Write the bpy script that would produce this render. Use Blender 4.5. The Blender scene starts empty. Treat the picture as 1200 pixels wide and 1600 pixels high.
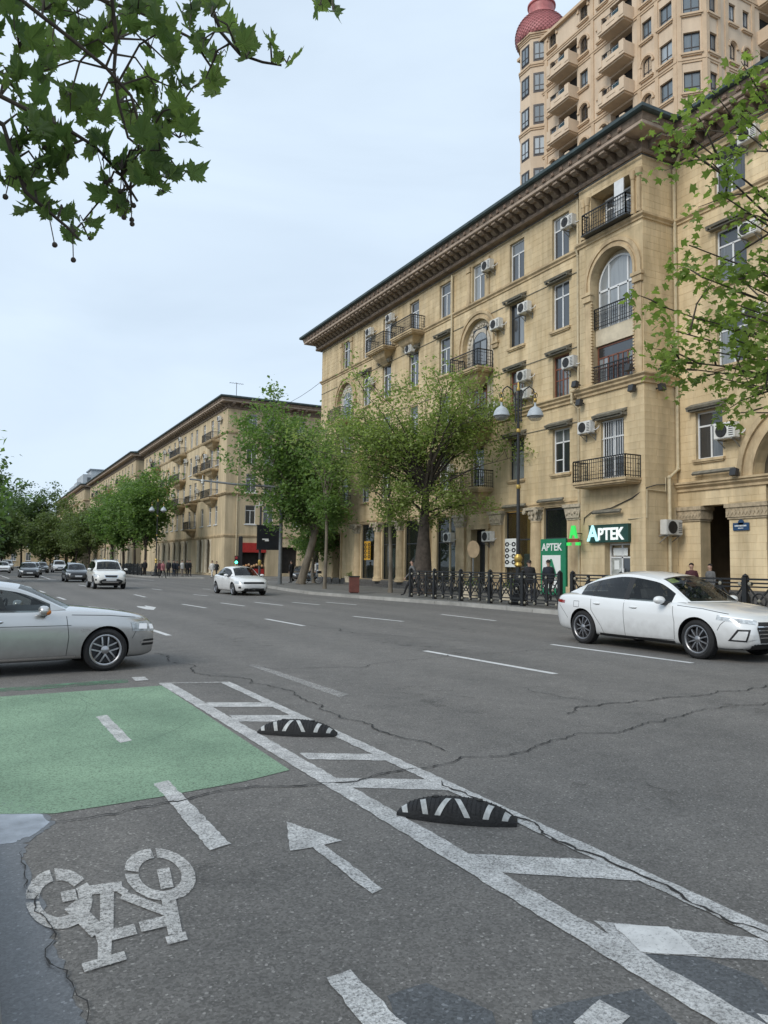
import bpy, bmesh, math, random
from mathutils import Vector, Matrix, noise
from mathutils.bvhtree import BVHTree
PI = math.pi
rad = math.radians
SC = bpy.context.scene
COL = SC.collection
random.seed(7)

# ------------------------------------------------------------------ camera
CAM_H = 1.6
YAW, PIT, ROL = rad(27.828), rad(3.972), rad(0.75)
FWD = Vector((math.sin(YAW)*math.cos(PIT), math.cos(YAW)*math.cos(PIT), math.sin(PIT)))
_r0 = Vector((math.cos(YAW), -math.sin(YAW), 0)); _u0 = _r0.cross(FWD)
CR = _r0*math.cos(ROL) + _u0*math.sin(ROL)
CU = _u0*math.cos(ROL) - _r0*math.sin(ROL)
cam_d = bpy.data.cameras.new('camera'); cam = bpy.data.objects.new('camera', cam_d); COL.objects.link(cam)
cam.matrix_world = Matrix(((CR.x, CU.x, -FWD.x, 0), (CR.y, CU.y, -FWD.y, 0), (CR.z, CU.z, -FWD.z, CAM_H), (0, 0, 0, 1)))
cam_d.sensor_fit = 'VERTICAL'; cam_d.sensor_height = 36.0; cam_d.lens = 27.0
cam_d.clip_start = 0.05; cam_d.clip_end = 4000
SC.camera = cam
def ray(x, y): return FWD*1200 + CR*(x-600) - CU*(y-800)
CPOS = Vector((0, 0, CAM_H))
def gp(x, y, z=0.0):
    d = ray(x, y); return CPOS + d*((z-CAM_H)/d.z)
def dp(x, y, dist):
    return CPOS + ray(x, y).normalized()*dist

# ------------------------------------------------------------------ world, sun, exposure
SUN_DIR = Vector((-0.80, -0.26, 0.66)).normalized()      # towards the sun
w = bpy.data.worlds.new('World'); SC.world = w; w.use_nodes = True
nt = w.node_tree; nt.nodes.clear()
def wn(t): return nt.nodes.new(t)
o_ = wn('ShaderNodeOutputWorld'); bg = wn('ShaderNodeBackground'); bg.inputs['Strength'].default_value = 0.10
sky = wn('ShaderNodeTexSky'); sky.sky_type = 'NISHITA'; sky.sun_disc = False
sky.sun_elevation = math.asin(SUN_DIR.z); sky.sun_rotation = math.atan2(SUN_DIR.x, SUN_DIR.y)
sky.dust_density = 2.0; sky.air_density = 1.0
tc = wn('ShaderNodeTexCoord'); mp = wn('ShaderNodeMapping'); mp.inputs['Scale'].default_value = (1.0, 1.0, 3.2)
mp.inputs['Rotation'].default_value = (0.15, 0.1, 0.6)
n1 = wn('ShaderNodeTexNoise'); n1.inputs['Scale'].default_value = 1.9; n1.inputs['Detail'].default_value = 5; n1.inputs['Roughness'].default_value = 0.52
n1.inputs['Distortion'].default_value = 0.4
rp = wn('ShaderNodeValToRGB'); rp.color_ramp.elements[0].position = 0.36; rp.color_ramp.elements[0].color = (.82, .82, .82, 1)
rp.color_ramp.elements[1].position = 0.62; rp.color_ramp.elements[1].color = (.97, .97, .97, 1)
mx = wn('ShaderNodeMix'); mx.data_type = 'RGBA'
mx.inputs[7].default_value = (6.4, 7.6, 8.9, 1)       # the cloud sheet, before the strength of 0.10
L = nt.links.new
L(tc.outputs['Generated'], mp.inputs[0]); L(mp.outputs[0], n1.inputs['Vector']); L(n1.outputs['Fac'], rp.inputs[0])
L(rp.outputs[0], mx.inputs[0]); L(sky.outputs[0], mx.inputs[6]); L(mx.outputs[2], bg.inputs[0]); L(bg.outputs[0], o_.inputs[0])
sun_d = bpy.data.lights.new('sun', 'SUN'); sun_d.energy = 1.5; sun_d.angle = rad(25); sun_d.color = (1.0, .95, .87)
sun = bpy.data.objects.new('sun', sun_d); COL.objects.link(sun)
sun.rotation_euler = (-SUN_DIR).to_track_quat('-Z', 'Y').to_euler()
sun.location = (0, 0, 60)
vs = SC.view_settings; vs.view_transform = 'Standard'; vs.look = 'None'; vs.exposure = 0.26; vs.gamma = 1.0; vs.use_curve_mapping = False
try:
    SC.cycles.use_denoising = True; SC.cycles.denoiser = 'OPENIMAGEDENOISE'
except Exception: pass
SC.cycles.max_bounces = 5; SC.cycles.transparent_max_bounces = 8; SC.cycles.diffuse_bounces = 3; SC.cycles.caustics_reflective = False; SC.cycles.caustics_refractive = False

# ------------------------------------------------------------------ materials
MATS = {}
def mat(name, col, rough=.7, var=.12, scale=4., bump=0., bscale=None, metal=0., coat=0., isl=0., spec=.5, stretch=None, hue=None, emit=None, detail=4, alpha_wear=None, orand=0., streak=0.):
    """noise-varied principled material; isl / orand: value jitter per island / per object"""
    if name in MATS: return MATS[name]
    m = bpy.data.materials.new(name); m.use_nodes = True; t = m.node_tree; N = t.nodes.new; K = t.links.new
    b = t.nodes['Principled BSDF']; b.inputs['Roughness'].default_value = rough; b.inputs['Metallic'].default_value = metal
    b.inputs['Specular IOR Level'].default_value = spec
    if coat: b.inputs['Coat Weight'].default_value = coat; b.inputs['Coat Roughness'].default_value = .04
    co = N('ShaderNodeTexCoord'); mpn = N('ShaderNodeMapping'); K(co.outputs['Object'], mpn.inputs[0])
    if stretch: mpn.inputs['Scale'].default_value = stretch
    nz = N('ShaderNodeTexNoise'); nz.inputs['Scale'].default_value = scale; nz.inputs['Detail'].default_value = detail; nz.inputs['Roughness'].default_value = .6
    K(mpn.outputs[0], nz.inputs['Vector'])
    mixn = N('ShaderNodeMix'); mixn.data_type = 'RGBA'
    c2 = hue or [c*(1-2*var) for c in col]; c1 = [min(1, c*(1+var)) for c in col]
    mixn.inputs[6].default_value = (*c2, 1); mixn.inputs[7].default_value = (*c1, 1)
    mr = N('ShaderNodeMapRange'); mr.inputs[1].default_value = .3; mr.inputs[2].default_value = .7; K(nz.outputs['Fac'], mr.inputs[0]); K(mr.outputs[0], mixn.inputs[0])
    out = mixn.outputs[2]
    if isl or orand:
        hsv = N('ShaderNodeHueSaturation'); add = N('ShaderNodeMath'); add.operation = 'ADD'
        g = N('ShaderNodeNewGeometry'); oi = N('ShaderNodeObjectInfo')
        a1 = N('ShaderNodeMath'); a1.operation = 'MULTIPLY_ADD'; a1.inputs[1].default_value = 2*isl; a1.inputs[2].default_value = 1-isl; K(g.outputs['Random Per Island'], a1.inputs[0])
        a2 = N('ShaderNodeMath'); a2.operation = 'MULTIPLY_ADD'; a2.inputs[1].default_value = 2*orand; a2.inputs[2].default_value = -orand; K(oi.outputs['Random'], a2.inputs[0])
        K(a1.outputs[0], add.inputs[0]); K(a2.outputs[0], add.inputs[1]); K(add.outputs[0], hsv.inputs['Value']); K(out, hsv.inputs['Color'])
        out = hsv.outputs[0]
    if streak:      # rain and soot streaks running down the wall, in world space
        g2 = N('ShaderNodeNewGeometry'); m2 = N('ShaderNodeMapping'); m2.inputs['Scale'].default_value = (1.6, 1.6, .16); K(g2.outputs['Position'], m2.inputs[0])
        n5 = N('ShaderNodeTexNoise'); n5.inputs['Scale'].default_value = 1.0; n5.inputs['Detail'].default_value = 6; n5.inputs['Roughness'].default_value = .62; K(m2.outputs[0], n5.inputs['Vector'])
        r5 = N('ShaderNodeMapRange'); r5.inputs[1].default_value = .34; r5.inputs[2].default_value = .62; r5.inputs[3].default_value = 1-streak; r5.inputs[4].default_value = 1.0; K(n5.outputs['Fac'], r5.inputs[0])
        x5 = N('ShaderNodeMix'); x5.data_type = 'RGBA'; x5.blend_type = 'MULTIPLY'; x5.inputs[0].default_value = 1; K(out, x5.inputs[6]); K(r5.outputs[0], x5.inputs[7]); out = x5.outputs[2]
    K(out, b.inputs['Base Color'])
    if bump:
        bn = N('ShaderNodeBump'); bn.inputs['Strength'].default_value = bump; bn.inputs['Distance'].default_value = .02
        n2 = N('ShaderNodeTexNoise'); n2.inputs['Scale'].default_value = bscale or scale*6; n2.inputs['Detail'].default_value = 5
        K(co.outputs['Object'], n2.inputs['Vector']); K(n2.outputs['Fac'], bn.inputs['Height']); K(bn.outputs[0], b.inputs['Normal'])
    if emit:
        b.inputs['Emission Color'].default_value = (*emit[0], 1); b.inputs['Emission Strength'].default_value = emit[1]; m.cycles.emission_sampling = 'NONE'
    if alpha_wear:
        # worn paint: holes where fine and coarse noise are low
        lo, hi, sc = alpha_wear
        n3 = N('ShaderNodeTexNoise'); n3.inputs['Scale'].default_value = sc; n3.inputs['Detail'].default_value = 8; n3.inputs['Roughness'].default_value = .75
        K(co.outputs['Object'], n3.inputs['Vector'])
        m3 = N('ShaderNodeMapRange'); m3.inputs[1].default_value = lo; m3.inputs[2].default_value = hi; K(n3.outputs['Fac'], m3.inputs[0]); K(m3.outputs[0], b.inputs['Alpha'])
    MATS[name] = m
    return m
def leafmat(name, a, b_, isl=.3, trans=.45):
    if name in MATS: return MATS[name]
    m = bpy.data.materials.new(name); m.use_nodes = True; t = m.node_tree; N = t.nodes.new; K = t.links.new
    t.nodes.clear(); o = N('ShaderNodeOutputMaterial')
    g = N('ShaderNodeNewGeometry'); oi = N('ShaderNodeObjectInfo'); ad = N('ShaderNodeMath'); ad.operation = 'ADD'; fr = N('ShaderNodeMath'); fr.operation = 'FRACT'
    K(g.outputs['Random Per Island'], ad.inputs[0]); K(oi.outputs['Random'], ad.inputs[1]); K(ad.outputs[0], fr.inputs[0])
    co = N('ShaderNodeTexCoord'); nz = N('ShaderNodeTexNoise'); nz.inputs['Scale'].default_value = .8; nz.inputs['Detail'].default_value = 2; K(co.outputs['Object'], nz.inputs['Vector'])
    nr = N('ShaderNodeMapRange'); nr.inputs[1].default_value = .36; nr.inputs[2].default_value = .64; K(nz.outputs['Fac'], nr.inputs[0])
    av = N('ShaderNodeMix'); av.data_type = 'FLOAT'; av.inputs[0].default_value = .55; K(fr.outputs[0], av.inputs[2]); K(nr.outputs[0], av.inputs[3]); fr = av
    mx_ = N('ShaderNodeMix'); mx_.data_type = 'RGBA'; mx_.inputs[6].default_value = (*a, 1); mx_.inputs[7].default_value = (*b_, 1); K(fr.outputs[0], mx_.inputs[0])
    p = N('ShaderNodeBsdfPrincipled'); p.inputs['Roughness'].default_value = .5; p.inputs['Specular IOR Level'].default_value = .35; K(mx_.outputs[2], p.inputs['Base Color'])
    tr = N('ShaderNodeBsdfTranslucent'); gm = N('ShaderNodeMix'); gm.data_type = 'RGBA'; gm.blend_type = 'MULTIPLY'; gm.inputs[0].default_value = 1
    gm.inputs[7].default_value = (1.3, 1.4, .8, 1); K(mx_.outputs[2], gm.inputs[6]); K(gm.outputs[2], tr.inputs[0])
    ms = N('ShaderNodeMixShader'); ms.inputs[0].default_value = trans; K(p.outputs[0], ms.inputs[1]); K(tr.outputs[0], ms.inputs[2]); K(ms.outputs[0], o.inputs[0])
    MATS[name] = m; return m
def glassmat(name, tint=(.75, .85, .85), mixf=.35, rough=.02, dark=(.02, .025, .03)):
    """see-through glazing: part mirror, part tinted transparent, part dark film"""
    if name in MATS: return MATS[name]
    m = bpy.data.materials.new(name); m.use_nodes = True; t = m.node_tree; N = t.nodes.new; K = t.links.new
    t.nodes.clear(); o = N('ShaderNodeOutputMaterial'); p = N('ShaderNodeBsdfPrincipled'); p.inputs['Base Color'].default_value = (*dark, 1); p.inputs['Roughness'].default_value = rough
    p.inputs['Specular IOR Level'].default_value = .6; p.inputs['Coat Weight'].default_value = .6; p.inputs['Coat Roughness'].default_value = .01
    tr = N('ShaderNodeBsdfTransparent'); tr.inputs[0].default_value = (*tint, 1)
    ms = N('ShaderNodeMixShader'); ms.inputs[0].default_value = mixf; K(p.outputs[0], ms.inputs[1]); K(tr.outputs[0], ms.inputs[2]); K(ms.outputs[0], o.inputs[0])
    MATS[name] = m; return m
def panemat(name, a, b_, rough=.04):
    """house window pane by day: dark room to pale curtain, varied per object, glossy"""
    if name in MATS: return MATS[name]
    m = bpy.data.materials.new(name); m.use_nodes = True; t = m.node_tree; N = t.nodes.new; K = t.links.new
    p = t.nodes['Principled BSDF']; p.inputs['Roughness'].default_value = .35; p.inputs['Coat Weight'].default_value = 1; p.inputs['Coat Roughness'].default_value = rough; p.inputs['Coat IOR'].default_value = 1.7
    oi = N('ShaderNodeObjectInfo'); rp_ = N('ShaderNodeValToRGB'); rp_.color_ramp.elements[0].color = (*a, 1); rp_.color_ramp.elements[1].color = (*b_, 1)
    rp_.color_ramp.elements[0].position = .45; rp_.color_ramp.elements[1].position = 1
    tcn = N('ShaderNodeTexCoord'); wv = N('ShaderNodeTexNoise'); mpn = N('ShaderNodeMapping'); mpn.inputs['Scale'].default_value = (9, 9, .6); wv.inputs['Scale'].default_value = 1.4
    K(tcn.outputs['Object'], mpn.inputs[0]); K(mpn.outputs[0], wv.inputs['Vector'])
    md = N('ShaderNodeMath'); md.operation = 'MULTIPLY_ADD'; md.inputs[1].default_value = .35; md.inputs[2].default_value = -.17; K(wv.outputs['Fac'], md.inputs[0])
    ad = N('ShaderNodeMath'); ad.operation = 'ADD'; K(oi.outputs['Random'], ad.inputs[0]); K(md.outputs[0], ad.inputs[1])
    K(ad.outputs[0], rp_.inputs[0]); K(rp_.outputs[0], p.inputs['Base Color'])
    MATS[name] = m; return m

# ------------------------------------------------------------------ mesh helpers
class MB:
    def __init__(s, T=None): s.v = []; s.f = []; s.m = []; s.T = T; s.mi = 0
    def add(s, vs_, fs, mi=None):
        n = len(s.v); mi = s.mi if mi is None else mi
        T = s.T
        s.v += [tuple(T @ Vector(p)) if T else tuple(p) for p in vs_]
        s.f += [tuple(i+n for i in f) for f in fs]; s.m += [mi]*len(fs)
    def box(s, x0, x1, y0, y1, z0, z1, mi=None):
        if x0 > x1: x0, x1 = x1, x0
        if y0 > y1: y0, y1 = y1, y0
        if z0 > z1: z0, z1 = z1, z0
        s.add([(x0, y0, z0), (x1, y0, z0), (x1, y1, z0), (x0, y1, z0), (x0, y0, z1), (x1, y0, z1), (x1, y1, z1), (x0, y1, z1)],
              [(0, 3, 2, 1), (4, 5, 6, 7), (0, 1, 5, 4), (1, 2, 6, 5), (2, 3, 7, 6), (3, 0, 4, 7)], mi)
    def bar(s, p0, p1, w_, h_, mi=None, up=(0, 0, 1)):
        p0, p1 = Vector(p0), Vector(p1); d = (p1-p0)
        if d.length < 1e-6: return
        d.normalize(); u = Vector(up)
        if abs(d.dot(u)) > .98: u = Vector((1, 0, 0))
        a = d.cross(u).normalized()*w_*.5; b = a.cross(d).normalized()*h_*.5
        s.add([p0-a-b, p0+a-b, p0+a+b, p0-a+b, p1-a-b, p1+a-b, p1+a+b, p1-a+b], [(3, 2, 1, 0), (4, 5, 6, 7), (0, 1, 5, 4), (1, 2, 6, 5), (2, 3, 7, 6), (3, 0, 4, 7)], mi)
    def cyl(s, p0, p1, r0, r1=None, n=12, mi=None, caps=True):
        s.tube([p0, p1], [r0, r0 if r1 is None else r1], n, mi, caps)
    def tube(s, pts, r, n=8, mi=None, caps=True, closed=False):
        pts = [Vector(p) for p in pts]; N = len(pts)
        rs = r if isinstance(r, (list, tuple)) else [r]*N
        V = []; prev = None
        for i, p in enumerate(pts):
            if closed: d = pts[(i+1) % N]-pts[i-1]
            else: d = pts[min(i+1, N-1)]-pts[max(i-1, 0)]
            d.normalize()
            if prev is None:
                u = Vector((0, 0, 1)) if abs(d.z) < .9 else Vector((1, 0, 0))
                a = d.cross(u).normalized()
            else:
                a = prev-d*prev.dot(d)
                a = a.normalized() if a.length > 1e-6 else d.orthogonal().normalized()
            prev = a; b = d.cross(a)
            for k in range(n):
                t = 2*PI*k/n; V.append(p+(a*math.cos(t)+b*math.sin(t))*rs[i])
        F = []
        for i in range(N if closed else N-1):
            j = (i+1) % N
            for k in range(n): F.append((i*n+k, i*n+(k+1) % n, j*n+(k+1) % n, j*n+k))
        if caps and not closed:
            F.append(tuple(reversed(range(n)))); F.append(tuple(range((N-1)*n, N*n)))
        s.add(V, F, mi)
    def lathe(s, prof, n=24, c=(0, 0, 0), axis='z', mi=None, a0=0, a1=2*PI, sx=1, sy=1):
        V = []; F = []; full = abs(a1-a0-2*PI) < 1e-4; cols = n if full else n+1
        for (r, z) in prof:
            for k in range(cols):
                t = a0+(a1-a0)*k/n; x, y = r*math.cos(t)*sx, r*math.sin(t)*sy
                if axis == 'z': V.append((c[0]+x, c[1]+y, c[2]+z))
                elif axis == 'y': V.append((c[0]+x, c[1]+z, c[2]+y))
                else: V.append((c[0]+z, c[1]+x, c[2]+y))
        for i in range(len(prof)-1):
            for k in range(n):
                k2 = (k+1) % cols
                f = (i*cols+k, i*cols+k2, (i+1)*cols+k2, (i+1)*cols+k)
                F.append(f if axis != 'y' else f[::-1])
        s.add(V, F, mi)
    def prism(s, poly, h0, h1, axis='z', mi=None):
        """poly in the plane normal to axis: z -> (x,y), y -> (x,z), x -> (y,z)"""
        n = len(poly)
        def P(p, h): return (p[0], p[1], h) if axis == 'z' else ((p[0], h, p[1]) if axis == 'y' else (h, p[0], p[1]))
        V = [P(p, h0) for p in poly]+[P(p, h1) for p in poly]
        s.add(V, [tuple(reversed(range(n))), tuple(range(n, 2*n))]+[(i, (i+1) % n, n+(i+1) % n, n+i) for i in range(n)], mi)
    def sphere(s, c, r, n=12, m=8, mi=None, sc=(1, 1, 1)):
        V = []; F = []
        for i in range(m+1):
            ph = PI*i/m
            for k in range(n):
                t = 2*PI*k/n
                V.append((c[0]+r*sc[0]*math.sin(ph)*math.cos(t), c[1]+r*sc[1]*math.sin(ph)*math.sin(t), c[2]+r*sc[2]*math.cos(ph)))
        for i in range(m):
            for k in range(n): F.append((i*n+k, (i+1)*n+k, (i+1)*n+(k+1) % n, i*n+(k+1) % n))
        s.add(V, F, mi)
    def mesh(s, name, mats, smooth=None, fix=True):
        me = bpy.data.meshes.new(name); me.from_pydata(s.v, [], s.f)
        if not isinstance(mats, (list, tuple)): mats = [mats]
        for m in mats: me.materials.append(m)
        if len(mats) > 1: me.polygons.foreach_set('material_index', s.m)
        if fix:
            bm = bmesh.new(); bm.from_mesh(me)
            bmesh.ops.remove_doubles(bm, verts=bm.verts, dist=1e-5) if fix == 'weld' else None
            bmesh.ops.recalc_face_normals(bm, faces=bm.faces); bm.to_mesh(me); bm.free()
        if smooth is not None:
            me.shade_smooth(); me.set_sharp_from_angle(angle=rad(smooth))
        me.update(); return me
    def build(s, name, mats, parent=None, smooth=None, fix=True, loc=(0, 0, 0), rz=0, **tags):
        return obj(name, s.mesh(name, mats, smooth, fix), parent, loc, rz, **tags)
def obj(name, me, parent=None, loc=(0, 0, 0), rz=0, **tags):
    o = bpy.data.objects.new(name, me); COL.objects.link(o)
    o.location = loc
    if isinstance(rz, (tuple, list)): o.rotation_euler = rz
    elif rz: o.rotation_euler = (0, 0, rz)
    if parent is not None: o.parent = parent
    for k, v_ in tags.items(): o[k] = v_
    return o
def thing(name, label, cat, loc=(0, 0, 0), rz=0, group=None):
    o = obj(name, None, None, loc, rz, label=label, category=cat); o.empty_display_size = .3
    if group: o['group'] = group
    return o
def copy_tree(o, parent=None):
    c = o.copy(); COL.objects.link(c); c.parent = parent
    for ch in list(o.children): copy_tree(ch, c)
    return c
def paint_slot(o, idx, m):
    if idx < len(o.material_slots):
        o.material_slots[idx].link = 'OBJECT'; o.material_slots[idx].material = m
def lerp(a, b, t): return a+(b-a)*t
def pchip(pts):
    """monotone cubic through (x, y) points"""
    xs = [p[0] for p in pts]; ys = [p[1] for p in pts]; n = len(xs)
    h = [xs[i+1]-xs[i] for i in range(n-1)]; dl = [(ys[i+1]-ys[i])/h[i] for i in range(n-1)]
    m = [0]*n; m[0] = dl[0]; m[-1] = dl[-1]
    for i in range(1, n-1):
        if dl[i-1]*dl[i] <= 0: m[i] = 0
        else:
            w1 = 2*h[i]+h[i-1]; w2 = h[i]+2*h[i-1]; m[i] = (w1+w2)/(w1/dl[i-1]+w2/dl[i])
    def f(x):
        if x <= xs[0]: return ys[0]
        if x >= xs[-1]: return ys[-1]
        i = 0
        while x > xs[i+1]: i += 1
        t = (x-xs[i])/h[i]; t2 = t*t; t3 = t2*t
        return ys[i]*(2*t3-3*t2+1)+m[i]*h[i]*(t3-2*t2+t)+ys[i+1]*(-2*t3+3*t2)+m[i+1]*h[i]*(t3-t2)
    return f
def text_mesh(name, txt, size, extrude, m, bold=0.0, align='CENTER', sx=1.0):
    cu = bpy.data.curves.new(name, 'FONT'); cu.body = txt; cu.size = size; cu.extrude = extrude; cu.offset = bold; cu.align_x = align; cu.align_y = 'CENTER'
    cu.resolution_u = 3
    o = bpy.data.objects.new(name, cu); COL.objects.link(o)
    dg = bpy.context.evaluated_depsgraph_get(); me = bpy.data.meshes.new_from_object(o.evaluated_get(dg)); bpy.data.objects.remove(o)
    me.materials.clear(); me.materials.append(m)
    if sx != 1: me.transform(Matrix.Diagonal((sx, 1, 1, 1)))
    me.transform(Matrix.Rotation(PI/2, 4, 'X'))      # stands in the local xz plane, faces -y
    return me
def sweep(mb, prof, path, mi=None, closed=False):
    """profile [(out, z)] swept along a plan path [(x, y)], out to the right-hand side, mitred"""
    n = len(path); m = len(prof); V = []
    for i in range(n):
        p = Vector(path[i][:2])
        def nrm(a, b):
            d = (Vector(b[:2])-Vector(a[:2])).normalized(); return Vector((d.y, -d.x))
        if closed: n0 = nrm(path[i-1], path[i]); n1_ = nrm(path[i], path[(i+1) % n])
        else:
            n0 = nrm(path[max(i-1, 0)], path[max(i, 1)]); n1_ = nrm(path[min(i, n-2)], path[min(i+1, n-1)])
        b = (n0+n1_); k = 2/max(b.length_squared, .2)
        for (o, z) in prof: V.append((p.x+b.x*k*o*1.0, p.y+b.y*k*o*1.0, z))
    F = []
    for i in range(n if closed else n-1):
        j = (i+1) % n
        for k in range(m-1): F.append((i*m+k, j*m+k, j*m+k+1, i*m+k+1))
    if not closed:
        F.append(tuple(range(m))); F.append(tuple(reversed(range((n-1)*m, n*m))))
    mb.add(V, F, mi)
# ================================================================== ground
def asphalt(name, base, dark, rough=.85, wet=False):
    m = bpy.data.materials.new(name); m.use_nodes = True; t = m.node_tree; N = t.nodes.new; K = t.links.new
    b = t.nodes['Principled BSDF']
    co = N('ShaderNodeTexCoord')
    def nz(s, d=4, r=.6, st=None):
        n = N('ShaderNodeTexNoise'); n.inputs['Scale'].default_value = s; n.inputs['Detail'].default_value = d; n.inputs['Roughness'].default_value = r
        if st:
            mp_ = N('ShaderNodeMapping'); mp_.inputs['Scale'].default_value = st; K(co.outputs['Object'], mp_.inputs[0]); K(mp_.outputs[0], n.inputs['Vector'])
        else: K(co.outputs['Object'], n.inputs['Vector'])
        return n
    big = nz(.35, 5, .6, (1, .35, 1)); mid = nz(3.0, 5, .65); vor = N('ShaderNodeTexVoronoi'); vor.inputs['Scale'].default_value = 95; K(co.outputs['Object'], vor.inputs['Vector'])
    fine = nz(160, 3, .7)
    m1 = N('ShaderNodeMix'); m1.data_type = 'RGBA'; m1.inputs[6].default_value = (*dark, 1); m1.inputs[7].default_value = (*base, 1)
    ad = N('ShaderNodeMath'); ad.operation = 'ADD'; K(big.outputs['Fac'], ad.inputs[0]); K(mid.outputs['Fac'], ad.inputs[1])
    sx = N('ShaderNodeSeparateXYZ'); K(co.outputs['Object'], sx.inputs[0]); tk = N('ShaderNodeMath'); tk.operation = 'MULTIPLY'; tk.inputs[1].default_value = 3.7; K(sx.outputs[0], tk.inputs[0])
    sn = N('ShaderNodeMath'); sn.operation = 'SINE'; K(tk.outputs[0], sn.inputs[0]); sm = N('ShaderNodeMath'); sm.operation = 'MULTIPLY_ADD'; sm.inputs[1].default_value = .09; K(sn.outputs[0], sm.inputs[0]); K(ad.outputs[0], sm.inputs[2]); ad = sm
    r1 = N('ShaderNodeMapRange'); r1.inputs[1].default_value = .7; r1.inputs[2].default_value = 1.3; K(ad.outputs[0], r1.inputs[0]); K(r1.outputs[0], m1.inputs[0])
    # stone chips: random grey per voronoi cell
    hs = N('ShaderNodeHueSaturation'); bw = N('ShaderNodeSeparateColor'); K(vor.outputs['Color'], bw.inputs[0])
    r2 = N('ShaderNodeMapRange'); r2.inputs[1].default_value = 0; r2.inputs[2].default_value = 1; r2.inputs[3].default_value = .72; r2.inputs[4].default_value = 1.3; K(bw.outputs[0], r2.inputs[0])
    chip = N('ShaderNodeMapRange'); chip.inputs[1].default_value = .955; chip.inputs[2].default_value = .98; chip.inputs[3].default_value = 0; chip.inputs[4].default_value = .9; K(bw.outputs[1], chip.inputs[0])
    ad2 = N('ShaderNodeMath'); ad2.operation = 'ADD'; K(r2.outputs[0], ad2.inputs[0]); K(chip.outputs[0], ad2.inputs[1])
    K(ad2.outputs[0], hs.inputs['Value']); K(m1.outputs[2], hs.inputs['Color']); K(hs.outputs[0], b.inputs['Base Color'])
    bn = N('ShaderNodeBump'); bn.inputs['Strength'].default_value = .25 if wet else .55; bn.inputs['Distance'].default_value = .006
    K(fine.outputs['Fac'], bn.inputs['Height']); K(bn.outputs[0], b.inputs['Normal'])
    b.inputs['Roughness'].default_value = rough; b.inputs['Specular IOR Level'].default_value = .5 if wet else .28
    MATS[name] = m; return m
M_ROAD = asphalt('asphalt', (.178, .168, .156), (.122, .117, .11))
M_WET = asphalt('wet_asphalt', (.105, .108, .114), (.08, .083, .088), .36, True)
M_PATCH = asphalt('patched_asphalt', (.112, .118, .124), (.09, .095, .1), .75)
M_WHITE = mat('worn_white_road_paint', (.60, .595, .58), .8, .16, 5, .4, 90, alpha_wear=(.30, .56, 75.0))
M_WHITE2 = mat('faded_white_road_paint', (.52, .51, .49), .8, .14, 6, .3, 60, alpha_wear=(.40, .66, 60.0))
M_FARW = mat('white_lane_paint', (.60, .60, .59), .75, .08, 2, alpha_wear=(.28, .42, 7.0))
M_GREEN = mat('worn_green_road_paint', (.25, .375, .25), .8, .10, .9, .4, 110, hue=(.16, .255, .17), alpha_wear=(.28, .52, 60.0), detail=8)
M_CRACK = mat('crack_tar', (.028, .027, .026), .9, .2)
M_PAVE = mat('pavement_concrete', (.17, .165, .155), .85, .15, 1.2, .3, 30)
M_TILE = mat('pavement_slab', (.15, .145, .137), .85, .12, 1.5, .25, 30, orand=.12)
M_KERB = mat('kerb_concrete', (.31, .30, .275), .85, .12, 2, .3, 25, orand=.1)

def sheet(name, pts, z, m, parent, smooth=False):
    mb = MB(); mb.add([(p[0], p[1], z) for p in pts], [tuple(range(len(pts)))])
    me = mb.mesh(name, m, fix=False)
    if me.polygons[0].normal.z < 0: me.flip_normals()
    return obj(name, me, parent)
mb = MB(); mb.add([(-900, -300, 0), (1200, -300, 0), (1200, 2600, 0), (-900, 2600, 0)], [(0, 1, 2, 3)])
road = mb.build('road', M_ROAD, fix=False, kind='structure', label='wide grey cracked asphalt avenue with lane markings')
def ragged(pts, amp, step=.05, seed=0):
    rnd = random.Random(seed or int(abs(pts[0][0])*977+abs(pts[0][1])*131)); out = []
    for i in range(len(pts)):
        a, b = Vector(pts[i][:2]), Vector(pts[(i+1) % len(pts)][:2]); n = max(1, min(40, int((b-a).length/step)))
        for k in range(n):
            p = a.lerp(b, k/n); out.append((p.x+rnd.uniform(-amp, amp), p.y+rnd.uniform(-amp, amp)))
    return out
def pxs(name, pts, z, m): return sheet(name, ragged([gp(*p) for p in pts], .006), z, m, road)
Z1, Z2, Z3, Z4 = .0025, .0045, .0065, .0095
# --- wet gutter and puddle at the lower left
def wobble(pts, amp, n=6, seed=1):
    rnd = random.Random(seed); out = []
    for i in range(len(pts)):
        a, b = Vector(pts[i]), Vector(pts[(i+1) % len(pts)])
        for k in range(n):
            p = a.lerp(b, k/n); out.append((p.x+rnd.uniform(-amp, amp), p.y+rnd.uniform(-amp, amp)))
    return out
wet = [gp(x, y).xy for x, y in ((-300, 1190), (0, 1238), (60, 1262), (86, 1288), (40, 1318), (34, 1345), (70, 1410), (85, 1470), (112, 1530), (135, 1610), (60, 1750), (-200, 1750))]
sheet('wet_patch', wobble(wet, .018, 9), Z1, M_WET, road)
M_WATER = mat('puddle_water', (.05, .055, .06), .03, .1, 3, spec=1.0, metal=.55, hue=(.42, .44, .48))
pud = [gp(x, y).xy for x, y in ((-200, 1180), (0, 1246), (50, 1262), (78, 1286), (46, 1308), (10, 1320), (-60, 1330), (-250, 1300))]
sheet('puddle', wobble(pud, .012, 8, 3), Z1+.001, M_WATER, road)
pud2 = [gp(x, y).xy for x, y in ((-60, 1370), (18, 1380), (40, 1440), (52, 1520), (70, 1600), (40, 1700), (-80, 1700))]
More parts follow.
